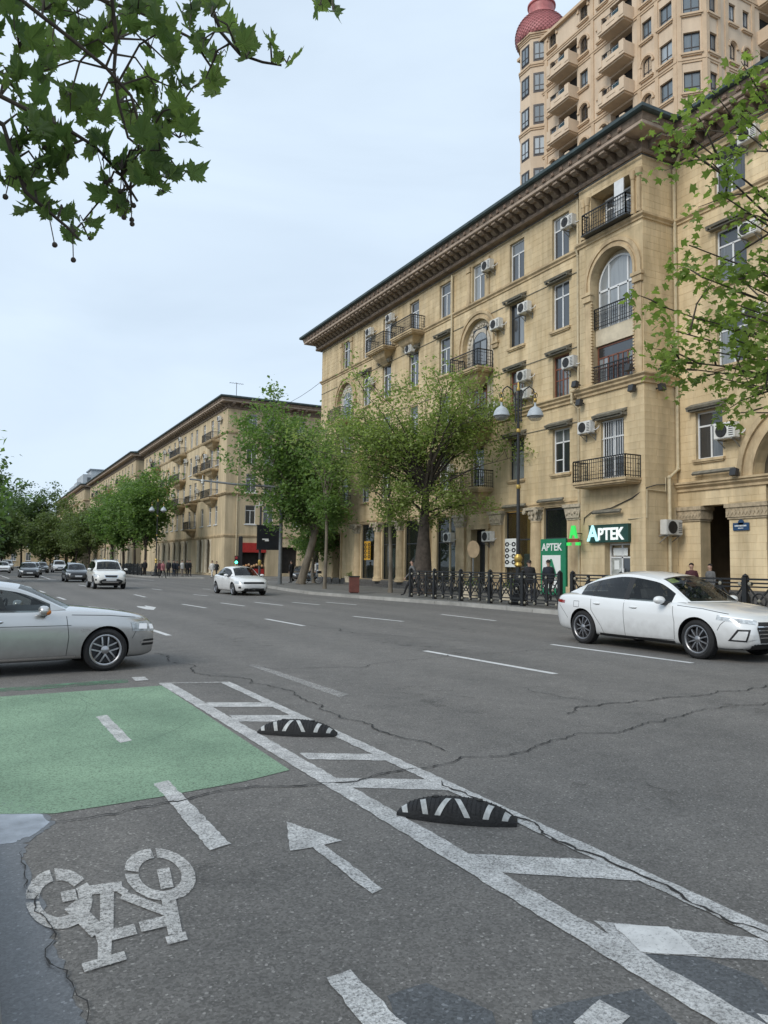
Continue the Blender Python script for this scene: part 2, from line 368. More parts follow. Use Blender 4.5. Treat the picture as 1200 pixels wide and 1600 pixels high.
# --- green bicycle box, straight edges from the lane geometry
XA, XB = 2.30, 3.07            # the two solid lines of the buffer strip
gpts = [(-.6, 10.12), (2.2, 10.28), (2.22, 5.72)]+[gp(x, y).xy for x, y in ((380, 1222), (250, 1246), (150, 1262), (85, 1272))]+[(-.9, 6.0)]
sheet('green_bike_box', gpts, Z2, M_GREEN, road)
sheet('green_bike_box', [(-.6, 10.42), (1.85, 10.72), (1.9, 11.05), (-.6, 10.72)], Z2, mat('faded_green_road_paint', (.12, .24, .15), .8, .15, 2, alpha_wear=(.38, .62, 3.0)), road)
def line(name, x, y0, y1, w_, z, m, x2=None):
    x2 = x if x2 is None else x2
    n = max(2, int(abs(y1-y0)/.06)); rnd = random.Random(int(x*100+y0*7)); l = []; r = []
    for i in range(n+1):
        t = i/n; yy = lerp(y0, y1, t); xx = lerp(x, x2, t)
        l.append((xx-w_/2+rnd.uniform(-.007, .007), yy)); r.append((xx+w_/2+rnd.uniform(-.007, .007), yy))
    mb = MB(); mb.add([(p[0], p[1], z) for p in l+r], [(i, n+1+i, n+2+i, i+1) for i in range(n)])
    return mb.build(name, m, road, fix=False)
line('solid_line', 2.27, 10.45, .9, .155, Z3, M_WHITE, 2.47)
line('solid_line', 3.02, 10.25, 1.0, .125, Z3, M_WHITE, 3.17)
sheet('cross_line', [(2.2, 10.42), (3.05, 10.16), (3.05, 10.26), (2.2, 10.52)], Z3+.001, M_WHITE2, road)
for (a, b, c, d) in (((322, 1098), (424, 1098), (430, 1105), (330, 1105)), ((358, 1118), (462, 1118), (472, 1128), (368, 1128)), ((468, 1177), (588, 1179), (605, 1189), (482, 1187)),
                     ((512, 1216), (688, 1219), (710, 1236), (545, 1231)), ((728, 1335), (950, 1345), (1004, 1378), (778, 1364)), ((930, 1440), (1190, 1468), (1250, 1505), (985, 1490)),
                     ((1180, 1585), (1500, 1640), (1600, 1690), (1260, 1650))):
    pxs('hatch_stripe', (a, b, c, d), Z3-.002, M_WHITE)
pxs('paint_patch', ((958, 1446), (1045, 1450), (1092, 1494), (1000, 1490)), Z3+.001, mat('fresh_white_road_paint', (.62, .615, .60), .7, .1, 8, alpha_wear=(.25, .45, 70.0)))
for q in (((150, 1121), (167, 1118), (206, 1158), (187, 1162)), ((240, 1226), (263, 1221), (360, 1320), (328, 1330)), ((510, 1530), (548, 1518), (668, 1640), (610, 1660)), ((206, 1059), (226, 1058), (232, 1063), (212, 1065)),
          ((895, 1600), (935, 1565), (985, 1590), (950, 1640))):
    pxs('dash', q, Z3+.001, M_WHITE)
pxs('dash', ((388, 1040), (400, 1039), (545, 1086), (530, 1090)), Z3, M_WHITE2)
pxs('arrow', ((447, 1285), (535, 1315), (507, 1321), (597, 1390), (580, 1398), (488, 1325), (452, 1331)), Z3, M_WHITE)
# --- bicycle symbol: two rings and the frame strokes on the road
def Q(x, y): return (20+x/3.75, 1310+y/3.75)
sym = MB()
def ering(c, r0, r1, gaps, tilt, z):
    n = 44; rnd = random.Random(int(c[0]))
    for i in range(n):
        t0, t1 = 2*PI*i/n, 2*PI*(i+1)/n
        if any(abs(((t0+.07-g+PI) % (2*PI))-PI) < .06 for g in gaps): continue
        q = []
        for t, r in ((t0, r1), (t1, r1), (t1, r0), (t0, r0)):
            k = 1+rnd.uniform(-.012, .012); x, y = r[0]*k*math.cos(t), r[1]*k*math.sin(t); q.append(gp(*Q(c[0]+x*math.cos(tilt)-y*math.sin(tilt), c[1]+x*math.sin(tilt)+y*math.cos(tilt))))
        sym.add([(p.x, p.y, z) for p in q], [(0, 1, 2, 3)])
ering((270, 361), (116, 108), (196, 178), (4.5, 3.1, 5.6), 0, Z3); ering((862, 218), (128, 96), (212, 150), (4.35, 2.9, 5.7), .22, Z3)
zk = Z3+.0004
for (x0, y0, x1, y1, w_) in ((285, 352, 372, 335, 36), (395, 320, 640, 285, 32), (600, 290, 665, 330, 24), (552, 322, 548, 600, 40), (340, 395, 500, 560, 52), (490, 600, 720, 540, 36), (540, 590, 535, 750, 40), (410, 770, 660, 695, 30), (640, 340, 900, 440, 30), (880, 185, 905, 300, 38), (912, 360, 952, 570, 42), (745, 530, 960, 480, 36), (900, 612, 1018, 580, 28)):
    L_ = math.hypot(x1-x0, y1-y0); nx, ny = -(y1-y0)/L_*w_, (x1-x0)/L_*w_*.85
    q = [gp(*Q(a, b)) for a, b in ((x0-nx, y0-ny), (x1-nx, y1-ny), (x1+nx, y1+ny), (x0+nx, y0+ny))]
    sym.add([(p.x, p.y, zk) for p in q], [(0, 1, 2, 3)]); zk += .00015
sym.build('bicycle_symbol', mat('worn_symbol_paint', (.57, .555, .53), .8, .14, 6, .4, 90, alpha_wear=(.33, .57, 70.0)), road, fix=False)
# --- lane dashes across the avenue
def pdash(a, b, wpx):
    A, B = gp(*a), gp(*b); d = (B-A).normalized(); nn = Vector((-d.y, d.x, 0))*wpx
    mb = MB(); mb.add([(p.x, p.y, Z1) for p in (A-nn, B-nn, B+nn, A+nn)], [(0, 1, 2, 3)]); mb.build('lane_dash', M_FARW, road, fix=False)
for a, b in (((664, 1017), (868, 1053)), ((862, 1007), (1082, 1036)), ((690, 960), (775, 970)), ((552, 963), (630, 971)), ((415, 967), (475, 978)), ((285, 944), (322, 950)), ((345, 942), (382, 947)), ((398, 941), (442, 946)),
             ((456, 941), (499, 945)), ((510, 941), (557, 945)), ((302, 929), (325, 931)), ((237, 984), (264, 993)), ((133, 949), (145, 952)), ((90, 933), (102, 937)), ((61, 923), (70, 926)), ((41, 916), (48, 918)),
             ((210, 929), (227, 933)), ((237, 920), (253, 922)), ((317, 920), (329, 921)), ((0, 899), (14, 904)), ((0, 907), (10, 908)), ((20, 907), (33, 908)), ((58, 905), (68, 906)), ((64, 900), (78, 905)), ((76, 905), (88, 906)), ((123, 914), (136, 916)), ((193, 903), (240, 907))):
    pdash(a, b, .065)
pxs('lane_arrow', ((213, 947), (228, 948), (226, 946), (244, 949), (240, 953), (228, 952), (216, 949)), Z1, M_FARW)
# --- cracks: forked dark ribbons
def crack(pts, w0, seed):
    rnd = random.Random(seed); P = [Vector(gp(*p).xy) for p in pts]
    for _ in range(5):
        Q = [P[0]]
        for a, b in zip(P[:-1], P[1:]):
            d = b-a
            if d.length > .06: m_ = (a+b)/2+Vector((-d.y, d.x))*rnd.uniform(-.16, .16); Q += [m_, b]
            else: Q.append(b)
        P = Q
    l = []; r = []
    for i, p in enumerate(P):
        d = (P[min(i+1, len(P)-1)]-P[max(i-1, 0)]).normalized(); nn = Vector((-d.y, d.x))
        ww = w0*.8*rnd.uniform(.25, 1.3)*min(1, .25+i*.2, .25+(len(P)-1-i)*.2); l.append(p+nn*ww); r.append(p-nn*ww)
    n = len(P); mb = MB(); mb.add([(p.x, p.y, .0105) for p in l+r], [(i, n+i, n+i+1, i+1) for i in range(n-1)])
    mb.build('crack', M_CRACK, road, fix=False)
crack([(75, 1285), (130, 1281), (180, 1274), (255, 1256), (330, 1240), (400, 1230), (480, 1229), (560, 1222), (640, 1203), (720, 1184), (850, 1162), (985, 1140), (1080, 1115), (1140, 1104), (1210, 1097)], .010, 1)
crack([(235, 1020), (262, 1032), (300, 1050), (380, 1060), (430, 1075), (470, 1092), (520, 1115), (600, 1145), (650, 1158), (700, 1175)], .011, 2)
crack([(690, 1222), (740, 1248), (810, 1280), (900, 1330), (1000, 1370), (1100, 1420), (1210, 1464)], .013, 3)
crack([(885, 1117), (905, 1105), (950, 1100), (1050, 1090), (1120, 1080), (1210, 1063)], .013, 4)
crack([(380, 1040), (440, 1046), (560, 1044), (660, 1030), (760, 1022), (900, 1015)], .009, 5)
crack([(470, 976), (560, 990), (640, 996), (740, 1003)], .012, 6)
crack([(640, 1203), (600, 1212), (545, 1230)], .006, 7)
crack([(820, 1075), (880, 1090), (930, 1098)], .007, 8)
crack([(35, 1330), (33, 1350), (60, 1400), (80, 1450), (78, 1480), (105, 1520), (120, 1560), (132, 1610)], .0045, 9)
crack([(560, 1222), (490, 1226), (430, 1233)], .006, 10)
pxs('asphalt_patch', ((606, 1556), (668, 1536), (768, 1580), (780, 1640), (640, 1660)), Z1, M_PATCH)
pxs('asphalt_patch', ((1000, 1490), (1095, 1496), (1185, 1530), (1260, 1620), (1130, 1580)), Z1, M_PATCH)
pxs('asphalt_patch', ((830, 1580), (1000, 1545), (1080, 1620), (960, 1680), (840, 1660)), Z1, M_PATCH)

# --- tyre scuffs on the green box, oil drips on the lanes
M_SCUFF = mat('tyre_scuff', (.13, .19, .14), .85, .2, 8, alpha_wear=(.46, .72, 30.0)); rs0 = random.Random(17)
for k in range(16):
    x0, y0 = rs0.uniform(.4, 2.0), rs0.uniform(6.0, 9.8); a0 = rs0.uniform(.6, 2.4); cv = rs0.uniform(-.5, .5); ln = rs0.uniform(.5, 1.6); wd = rs0.choice((.004, .006, .009)); P = []; x, y = x0, y0
    for i in range(15):
        P.append((x, y)); x += math.cos(a0)*ln/14; y += math.sin(a0)*ln/14; a0 += cv/14
    P = [q for q in P if .1 < q[0] < 2.15 and 5.85 < q[1] < 10.1]
    if len(P) < 4: continue
    mb = MB(); n = len(P); mb.add([(q[0]-wd, q[1], Z2+.0008) for q in P]+[(q[0]+wd, q[1], Z2+.0008) for q in P], [(i, n+i, n+i+1, i+1) for i in range(n-1)]); mb.build('tyre_scuff', M_SCUFF, road, fix=False)
M_OIL = mat('oil_stain', (.075, .072, .068), .6, .2, 5, alpha_wear=(.52, .95, 3.2))
for (x, y, a, b) in ((5.0, 8.2, .5, 1.2), (7.9, 13.5, .6, 1.6), (4.9, 15.5, .5, 1.4), (8.2, 6.0, .4, .9), (6.3, 20, .6, 2.0), (4.2, 4.2, .3, .5), (10.8, 17, .5, 1.6), (1.3, 3.9, .25, .4)):
    sheet('oil_stain', ragged([(x+a*math.cos(t), y+b*math.sin(t)) for t in [2*PI*k/20 for k in range(20)]], .06), .0012, M_OIL, road)
# --- pavements with kerbs
def pavement(name, path, back, label, zt=.14, kw=.3):
    """path: kerb line in plan (road on the right-hand side); back: rest of the outline"""
    mb = MB(); poly = [Vector(p) for p in path]
    # inner edge of the kerb
    def offs(d):
        out = []
        for i, p in enumerate(poly):
            t = (poly[min(i+1, len(poly)-1)]-poly[max(i-1, 0)]).normalized(); out.append(p-Vector((t.y, -t.x))*d)
        return out
    inn = offs(kw)
    pts = [(p.x, p.y, zt-.006) for p in inn]+[(b[0], b[1], zt-.006) for b in back]
    mb.add(pts, [tuple(range(len(pts)))])
    me = mb.mesh(name, M_PAVE, fix=False)
    if me.polygons[0].normal.z < 0: me.flip_normals()
    pv = obj(name, me, None, kind='structure', label=label)
    # kerb stones one by one
    seg = []
    for a, b in zip(poly[:-1], poly[1:]):
        n = max(1, round((b-a).length/1.6)); seg += [(a.lerp(b, i/n), a.lerp(b, (i+1)/n)) for i in range(n)]
    for a, b in seg:
        if len(seg) > 160 and (a-Vector((0, 0))).length > 130: continue
        d = (b-a); ln = d.length; d.normalize(); nn = -Vector((d.y, -d.x))
        k = MB(); g = .008
        q = [a+d*g, b-d*g, b-d*g+nn*kw, a+d*g+nn*kw]
        k.add([(p.x, p.y, -.02) for p in q]+[(q[0].x+nn.x*.025, q[0].y+nn.y*.025, zt), (q[1].x+nn.x*.025, q[1].y+nn.y*.025, zt), (q[2].x, q[2].y, zt), (q[3].x, q[3].y, zt)],
              [(4, 5, 6, 7), (0, 1, 5, 4), (1, 2, 6, 5), (2, 3, 7, 6), (3, 0, 4, 7)])
        k.build('kerb_stone', M_KERB, pv)
    return pv
# the right-hand side pavement in front of the long building, then across the side street
pv1 = pavement('pavement', [(22, 62.5), (20.2, 60.5), (18.6, 57), (17.3, 50), (16.4, 44), (15.75, 38.5), (16.27, 33.3), (16.85, 29.4), (17.34, 26.1), (17.52, 20.3), (17.6, 8), (17.6, -20)], [(60, -20), (60, 62.5)], 'grey pavement in front of the sandstone building')
pv2 = pavement('pavement', [(16.0, 190), (15.6, 120), (15.5, 92), (15.6, 84), (17.5, 80.5), (20.8, 78.9), (60, 78.9)], [(60, 190)], 'far pavement beyond the side street')
pv3 = pavement('pavement', [(.15, -4), (.15, 2.9), (.145, 3.6), (.08, 4.6), (-.6, 10), (-2.2, 11.6), (-40, 12)], [(-40, -4)], 'near pavement at the lower left corner')
pv4 = pavement('pavement', [(-40, 20.5), (-3.2, 20.5), (-1.2, 22), (-1.0, 40), (-1.0, 300)], [(-40, 300)], 'left pavement along the avenue under the trees')
# paving slabs near the fence
rnd = random.Random(5)
for i in range(26):
    for j in range(5):
        x0 = 18.75+j*.82; y0 = 20.0+i*.82
        if y0 > 42: break
        k = MB(); k.box(x0, x0+.81, y0, y0+.81, .1, .142+rnd.uniform(-.002, .003)); k.build('paving_slab', M_TILE, pv1, fix=False)
# ================================================================== buildings
M_STONE = mat('sandstone_ashlar', (.72, .58, .37), .9, .10, 1.0, .35, 22, isl=.06, orand=.05, stretch=(1, 1, .4), hue=(.58, .44, .25), streak=.28)
M_STONE_B = mat('sandstone_backing', (.64, .50, .30), .9, .12, 1.0, .3, 20, streak=.30)
M_TRIM = mat('sandstone_trim', (.63, .49, .30), .88, .14, 1.5, .3, 20, hue=(.46, .34, .20), streak=.35)
M_PALE = mat('pale_plaster', (.62, .54, .40), .85, .10, 2, .3, 25)
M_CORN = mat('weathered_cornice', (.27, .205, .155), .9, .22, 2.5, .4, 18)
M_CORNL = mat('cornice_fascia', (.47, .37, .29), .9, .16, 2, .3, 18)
M_METAL = mat('dark_green_roof_metal', (.05, .075, .078), .55, .2, 2)
M_IRON = mat('black_wrought_iron', (.014, .015, .016), .5, .2, 6)
M_HOOD = mat('grey_green_hood', (.21, .195, .155), .8, .2, 5)
M_WFRAME = mat('white_window_frame', (.74, .75, .75), .4, .05, 3)
M_BFRAME = mat('brown_window_frame', (.20, .075, .045), .5, .15, 5)
M_DFRAME = mat('dark_window_frame', (.035, .04, .045), .4, .1, 5)
M_PIPE = mat('cream_drainpipe', (.55, .46, .30), .55, .1, 4)
M_PANE = panemat('window_pane', (.018, .022, .026), (.26, .28, .29))
M_PANEF = panemat('far_window_pane', (.03, .035, .04), (.20, .22, .23), .1)
M_AC = mat('air_conditioner_white', (.68, .67, .63), .5, .08, 4, orand=.12)
M_ACD = mat('air_conditioner_grille', (.03, .03, .03), .5, .1)
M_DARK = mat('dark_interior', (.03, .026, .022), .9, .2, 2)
M_GRAN = mat('dark_granite_plinth', (.10, .095, .09), .6, .2, 6)

class Frame:
    def __init__(s, root, o, along):
        s.root = root; s.o = Vector((o[0], o[1], 0)); s.a = Vector((along[0], along[1], 0)).normalized(); s.n = Vector((s.a.y, -s.a.x, 0)); s.rz = math.atan2(s.a.y, s.a.x)
        s.T = Matrix.Translation(s.o) @ Matrix.Rotation(s.rz, 4, 'Z')
    def p(s, u, y, z): return s.T @ Vector((u, y, z))       # y inward
    def place(s, name, me, u, y, z, parent=None, **t):
        return obj(name, me, parent or s.root, s.p(u, y, z), s.rz, **t)
def sub(s_parent, name, me, loc=(0, 0, 0), rz=0): return obj(name, me, s_parent, loc, rz)

def wall_face(mb, u0, u1, z0, z1, ops, depth=.3, mi=0, mr=0):
    us = sorted({u0, u1, *[o['u0'] for o in ops], *[o['u1'] for o in ops]}); zs = sorted({z0, z1, *[o['z0'] for o in ops], *[o['z1'] for o in ops]})
    us = [u for u in us if u0-1e-6 <= u <= u1+1e-6]; zs = [z for z in zs if z0-1e-6 <= z <= z1+1e-6]
    for i in range(len(us)-1):
        for j in range(len(zs)-1):
            uc, zc = (us[i]+us[i+1])/2, (zs[j]+zs[j+1])/2
            if any(o['u0'] < uc < o['u1'] and o['z0'] < zc < o['z1'] for o in ops): continue
            mb.add([(us[i], 0, zs[j]), (us[i+1], 0, zs[j]), (us[i+1], 0, zs[j+1]), (us[i], 0, zs[j+1])], [(0, 1, 2, 3)], mi)
    for o in ops:
        a, b, c, d = o['u0'], o['u1'], o['z0'], o['z1']; dd = o.get('depth', depth); top = d
        if o.get('arch'):
            r = (b-a)/2; uc = (a+b)/2; sp = d-r; top = sp; n = 14; A = [(uc-r*math.cos(PI*k/n), sp+r*math.sin(PI*k/n)) for k in range(n+1)]
            for p, q in zip(A[:-1], A[1:]):
                mb.add([(p[0], 0, p[1]), (q[0], 0, q[1]), (q[0], 0, d), (p[0], 0, d)], [(0, 1, 2, 3)], mi)
                mb.add([(p[0], 0, p[1]), (p[0], dd, p[1]), (q[0], dd, q[1]), (q[0], 0, q[1])], [(0, 1, 2, 3)], mr)
        else: mb.add([(a, 0, d), (b, 0, d), (b, dd, d), (a, dd, d)], [(0, 3, 2, 1)], mr)
        mb.add([(a, 0, c), (a, dd, c), (a, dd, top), (a, 0, top)], [(0, 3, 2, 1)], mr)
        mb.add([(b, 0, c), (b, dd, c), (b, dd, top), (b, 0, top)], [(0, 1, 2, 3)], mr)
        mb.add([(a, 0, c), (b, 0, c), (b, dd, c), (a, dd, c)], [(0, 1, 2, 3)], mr)
        if o.get('back', True):
            mb.add([(a, dd, c), (b, dd, c), (b, dd, d), (a, dd, d)], [(0, 1, 2, 3)], o.get('bmi', mr))
def rect_sub(r, ops):
    out = [r]
    for (a, b, c, d) in ops:
        nx = []
        for (u0, u1, z0, z1) in out:
            if b <= u0 or a >= u1 or d <= z0 or c >= z1: nx.append((u0, u1, z0, z1)); continue
            if a > u0: nx.append((u0, a, z0, z1))
            if b < u1: nx.append((b, u1, z0, z1))
            m0, m1 = max(u0, a), min(u1, b)
            if c > z0: nx.append((m0, m1, z0, c))
            if d < z1: nx.append((m0, m1, d, z1))
        out = nx
    return out
BLK = {}
def block_mesh(w_, h_, dp_, m):
    k = (round(w_, 2), round(h_, 2), m.name)
    if k not in BLK:
        b = MB(); c = .004; w2, h2 = w_/2, h_/2
        b.add([(-w2, .004, -h2), (w2, .004, -h2), (w2, .004, h2), (-w2, .004, h2), (-w2+c, -dp_, -h2+c), (w2-c, -dp_, -h2+c), (w2-c, -dp_, h2-c), (-w2+c, -dp_, h2-c)],
              [(4, 5, 6, 7), (0, 1, 5, 4), (1, 2, 6, 5), (2, 3, 7, 6), (3, 0, 4, 7)])
        BLK[k] = b.mesh('stone_block', m, fix=False)
    return BLK[k]
def stone_blocks(fr, u0, u1, z0, z1, holes, nsingle, focus, m=None, bw=.62, bh=.31, dp_=.008, seed=3, wall=None):
    """ashlar facing: courses of blocks with open joints; the nsingle largest in view as objects, the rest joined"""
    m = m or M_STONE; rnd = random.Random(seed); R = []; row = 0; z = z0
    while z < z1-.05:
        zt = min(z+bh, z1); u = u0-rnd.uniform(0, bw)
        while u < u1:
            ww = bw*rnd.uniform(.7, 1.25); R += rect_sub((max(u, u0), min(u+ww, u1), z, zt), [h for h in holes if h[0] < u+ww and h[1] > u and h[2] < zt and h[3] > z]); u += ww
        z = zt; row += 1
    R = [r for r in R if r[1]-r[0] > .07 and r[3]-r[2] > .05]
    R.sort(key=lambda r: (fr.root.location+fr.p((r[0]+r[1])/2, 0, (r[2]+r[3])/2)-Vector(focus)).length)
    g = .0015
    for (a, b, c, d) in R[:nsingle]:
        w_, h_ = max(.05, round(b-a-g, 2)), max(.04, round(d-c-g, 2))
        fr.place('stone_block', block_mesh(w_, h_, dp_+rnd.uniform(-.002, .002), m), (a+b)/2, 0, (c+d)/2, wall)
    mb = MB(fr.T); c_ = .004
    for (a, b, c, d) in R[nsingle:]:
        dd = dp_+rnd.uniform(-.003, .003); a += g; b -= g; c += g; d -= g
        mb.add([(a, .002, c), (b, .002, c), (b, .002, d), (a, .002, d), (a+c_, -dd, c+c_), (b-c_, -dd, c+c_), (b-c_, -dd, d-c_), (a+c_, -dd, d-c_)],
               [(4, 5, 6, 7), (0, 1, 5, 4), (1, 2, 6, 5), (2, 3, 7, 6), (3, 0, 4, 7)])
    if mb.v: mb.build('stone_facing', m, wall or fr.root, fix=False, kind='stuff')

WIN = {}
def window_meshes(w_, h_, style):
    k = (w_, h_, style)
    if k in WIN: return WIN[k]
    m = {'w': M_WFRAME, 'd': M_DFRAME, 'b': M_BFRAME, 'g': M_WFRAME}[style[0]]
    f = MB(); t = .07; x0, x1 = -w_/2, w_/2; y0, y1 = -.03, .04
    f.box(x0, x0+t, y0, y1, 0, h_); f.box(x1-t, x1, y0, y1, 0, h_); f.box(x0+t, x1-t, y0, y1, 0, t); f.box(x0+t, x1-t, y0, y1, h_-t, h_)
    tr = h_*.70 if 'n' not in style else None; cols = 2 if w_ < 1.9 else 3
    if 'm' in style: cols = 4
    xs = [lerp(x0+t, x1-t, i/cols) for i in range(cols+1)]; panes = []
    zt = tr if tr else h_-t
    for x in xs[1:-1]: f.box(x-.04, x+.04, y0+.004, y1-.004, t, zt)
    if tr:
        f.box(x0+t, x1-t, y0+.004, y1-.004, tr-.035, tr+.035)
        if 's' in style:
            for x in xs[1:-1]: f.box(x-.03, x+.03, y0+.006, y1-.006, tr+.035, h_-t)
    if 'b' == style[0]:
        for i in range(cols): f.box((xs[i]+xs[i+1])/2-.02, (xs[i]+xs[i+1])/2+.02, y0+.008, y1-.008, t, zt)
        f.box(x0+t, x1-t, y0+.01, y1-.01, h_*.42, h_*.42+.05)
    elif cols == 2 and 'o' in style: f.box(xs[0], xs[1], y0+.01, y1-.01, h_*.30, h_*.30+.05)
    def pane(a, b, c, d):
        p = MB(); p.box(a, b, .0, .012, c, d); return (p.mesh('pane', M_PANE, fix=False))
    panes = [pane(xs[i]+.02, xs[i+1]-.02, t-.01, zt-.0) for i in range(cols)]
    if tr:
        if 's' in style: panes += [pane(xs[i]+.02, xs[i+1]-.02, tr+.02, h_-t+.01) for i in range(cols)]
        else: panes += [pane(x0+t-.01, x1-t+.01, tr+.02, h_-t+.01)]
    if 'g' == style[0]:      # security bars
        n = int(w_/.13)
        for i in range(1, n): f.box(x0+w_*i/n-.012, x0+w_*i/n+.012, -.10, -.08, .02, h_-.02)
        for zz in (.05, h_*.35, h_*.68, h_-.06): f.box(x0, x1, -.11, -.085, zz, zz+.025)
    WIN[k] = (f.mesh('window', m, fix=False), panes); return WIN[k]
SILL = {}
def window(fr, uc, zb, w_=1.25, h_=2.2, style='w', sill=True, hood=False, y=.17, name='window', panes=True):
    me, ps = window_meshes(w_, h_, style)
    o = fr.place(name, me, uc, y, zb)
    if panes:
        for p in ps: sub(o, 'pane', p)
    k = (w_, 'sill')
    if sill:
        if k not in SILL:
            b = MB(); b.box(-w_/2-.12, w_/2+.12, -.31, .0, -.11, -.002); b.box(-w_/2-.06, w_/2+.06, -.26, -.0, -.17, -.111); SILL[k] = b.mesh('sill', M_TRIM, fix=False)
        sub(o, 'sill', SILL[k])
    if hood:
        k = (w_, 'hood')
        if k not in SILL:
            b = MB(); x = w_/2+.22; b.prism([(-.55, .16), (-.17, .34), (-.17, .24), (-.5, .06)], -x, x, 'x'); b.box(-x+.05, x-.05, -.42, -.18, -.02, .05); b.box(-x, -x+.08, -.5, -.18, .0, .12); b.box(x-.08, x, -.5, -.18, .0, .12)
            SILL[k] = b.mesh('hood', M_HOOD)
        sub(o, 'hood', SILL[k], (0, 0, h_+.05))
    return o
RAIL = {}
def railing_mesh(w_, d_, h_=.95, dense=.13, deco=True):
    """balcony railing: front of width w_, sides of depth d_ (local: y from -d_ to 0)"""
    k = (w_, d_, h_)
    if k in RAIL: return RAIL[k]
    r = MB(); x0, x1 = -w_/2, w_/2
    def run(p0, p1):
        p0, p1 = Vector(p0), Vector(p1); L_ = (p1-p0).length; n = max(2, int(L_/dense))
        for zz, s in ((h_, .05), (h_-.16, .022), (.08, .03), (.26, .02)): r.bar(p0+Vector((0, 0, zz)), p1+Vector((0, 0, zz)), s, s)
        for i in range(n+1):
            p = p0.lerp(p1, i/n); thick = .045 if i % max(1, n) == 0 else .02
            r.bar(p+Vector((0, 0, 0)), p+Vector((0, 0, h_)), thick, thick)
        if deco:
            for i in range(0, n-1, 4):
                a, b = p0.lerp(p1, (i+.5)/n), p0.lerp(p1, min(1, (i+2.5)/n))
                for zz in (h_*.42, h_*.62): r.bar(a+Vector((0, 0, zz)), b+Vector((0, 0, zz)), .018, .018)
    run((x0, -d_, 0), (x1, -d_, 0))
    if d_ > .05: run((x0, -d_, 0), (x0, 0, 0)); run((x1, -d_, 0), (x1, 0, 0))
    RAIL[k] = r.mesh('railing', M_IRON, fix=False); return RAIL[k]
BALC = {}
def balcony(fr, uc, z, w_=2.6, d_=1.0, bracket=True):
    k = (w_, d_, bracket)
    if k not in BALC:
        b = MB(); x = w_/2
        b.box(-x, x, -d_, .05, -.10, 0); b.box(-x+.05, x-.05, -d_+.05, .05, -.20, -.10); b.box(-x+.12, x-.12, -d_+.12, .05, -.26, -.20)
        if bracket:   # tapering corbel under the slab
            t, q = x-.35, .35
            b.add([(-t, -d_+.3, -.26), (t, -d_+.3, -.26), (t, .05, -.26), (-t, .05, -.26), (-q, -.12, -1.05), (q, -.12, -1.05), (q, .05, -1.05), (-q, .05, -1.05), (-t*.72, -d_*.55, -.62), (t*.72, -d_*.55, -.62), (t*.72, .05, -.62), (-t*.72, .05, -.62)],
                  [(0, 1, 9, 8), (1, 2, 10, 9), (3, 0, 8, 11), (8, 9, 5, 4), (9, 10, 6, 5), (11, 8, 4, 7), (4, 5, 6, 7)])
        BALC[k] = b.mesh('balcony', M_TRIM)
    o = fr.place('balcony', BALC[k], uc, 0, z); sub(o, 'railing', railing_mesh(round(w_-.12, 2), round(d_-.06, 2)))
    return o
ACM = {}
AC_N = [0]
def ac_unit(fr, uc, zc, label, y=-.33, s=1.0):
    if not ACM:
        b = MB(); b.box(-.42, .42, -.16, .16, -.28, .28); bm_ = b.mesh('casing', M_AC, fix=True)
        bm = bmesh.new(); bm.from_mesh(bm_); bmesh.ops.bevel(bm, geom=bm.edges, offset=.025, segments=2, affect='EDGES'); bm.to_mesh(bm_); bm.free(); ACM['casing'] = bm_
        g = MB(); g.lathe([(.0, -.166), (.20, -.166), (.225, -.178), (.235, -.166)], 20, (-.10, 0, 0), 'y')
        for k in range(5): g.lathe([(.03+.04*k, -.182), (.038+.04*k, -.182)], 18, (-.10, 0, 0), 'y')
        g.box(-.335, .135, -.184, -.18, -.008, .008); g.box(-.108, -.092, -.184, -.18, -.23, .23)
        for k in range(6): g.box(.20, .38, -.166, -.163, -.2+.07*k, -.17+.07*k)
        ACM['fan'] = g.mesh('fan_grille', M_ACD)
        r = MB()
        for x in (0,): r.box(x-.02, x+.02, -.15, .36, -.325, -.285); r.box(x-.02, x+.02, .30, .34, -.6, -.285); r.bar((x, -.1, -.3), (x, .32, -.58), .025, .025)
        ACM['bracket'] = r.mesh('bracket', mat('grey_steel_bracket', (.25, .25, .24), .6, .1), fix=False)
        p = MB(); p.tube([(.40, .05, -.12), (.5, .1, -.16), (.52, .25, -.05), (.5, .36, .1)], .022, 6); ACM['pipe'] = p.mesh('pipe', M_WFRAME)
    w = fr.root.location+fr.p(uc, y, zc)
    t = thing('air_conditioner', label, 'air conditioner', w, fr.rz, 'air conditioner units on the facades'); t.scale = (s, s, s)
    for n in ('casing', 'fan', 'pipe'):
        obj({'fan': 'fan_grille'}.get(n, n), ACM[n], t)
    for x in (-.3, .3): obj('bracket', ACM['bracket'], t, (x, 0, 0))
    return t
def arch_ring(mb, uc, sp, r0, r1, y0, y1, n=18, z_foot=None, mi=None, seg=False):
    """archivolt: half ring of radius r0..r1, from y0 (back) to y1 (front), with straight feet to z_foot"""
    pts = [(PI*k/n) for k in range(n+1)]
    for a, b in zip(pts[:-1], pts[1:]):
        q = [(uc-r*math.cos(t), sp+r*math.sin(t)) for t, r in ((a, r0), (a, r1), (b, r1), (b, r0))]
        mb.prism(q, y1, y0, 'y', mi)
    if z_foot is not None:
        for s in (-1, 1): mb.box(uc+s*r0, uc+s*r1, y1, y0, z_foot, sp, mi)
COLM = {}
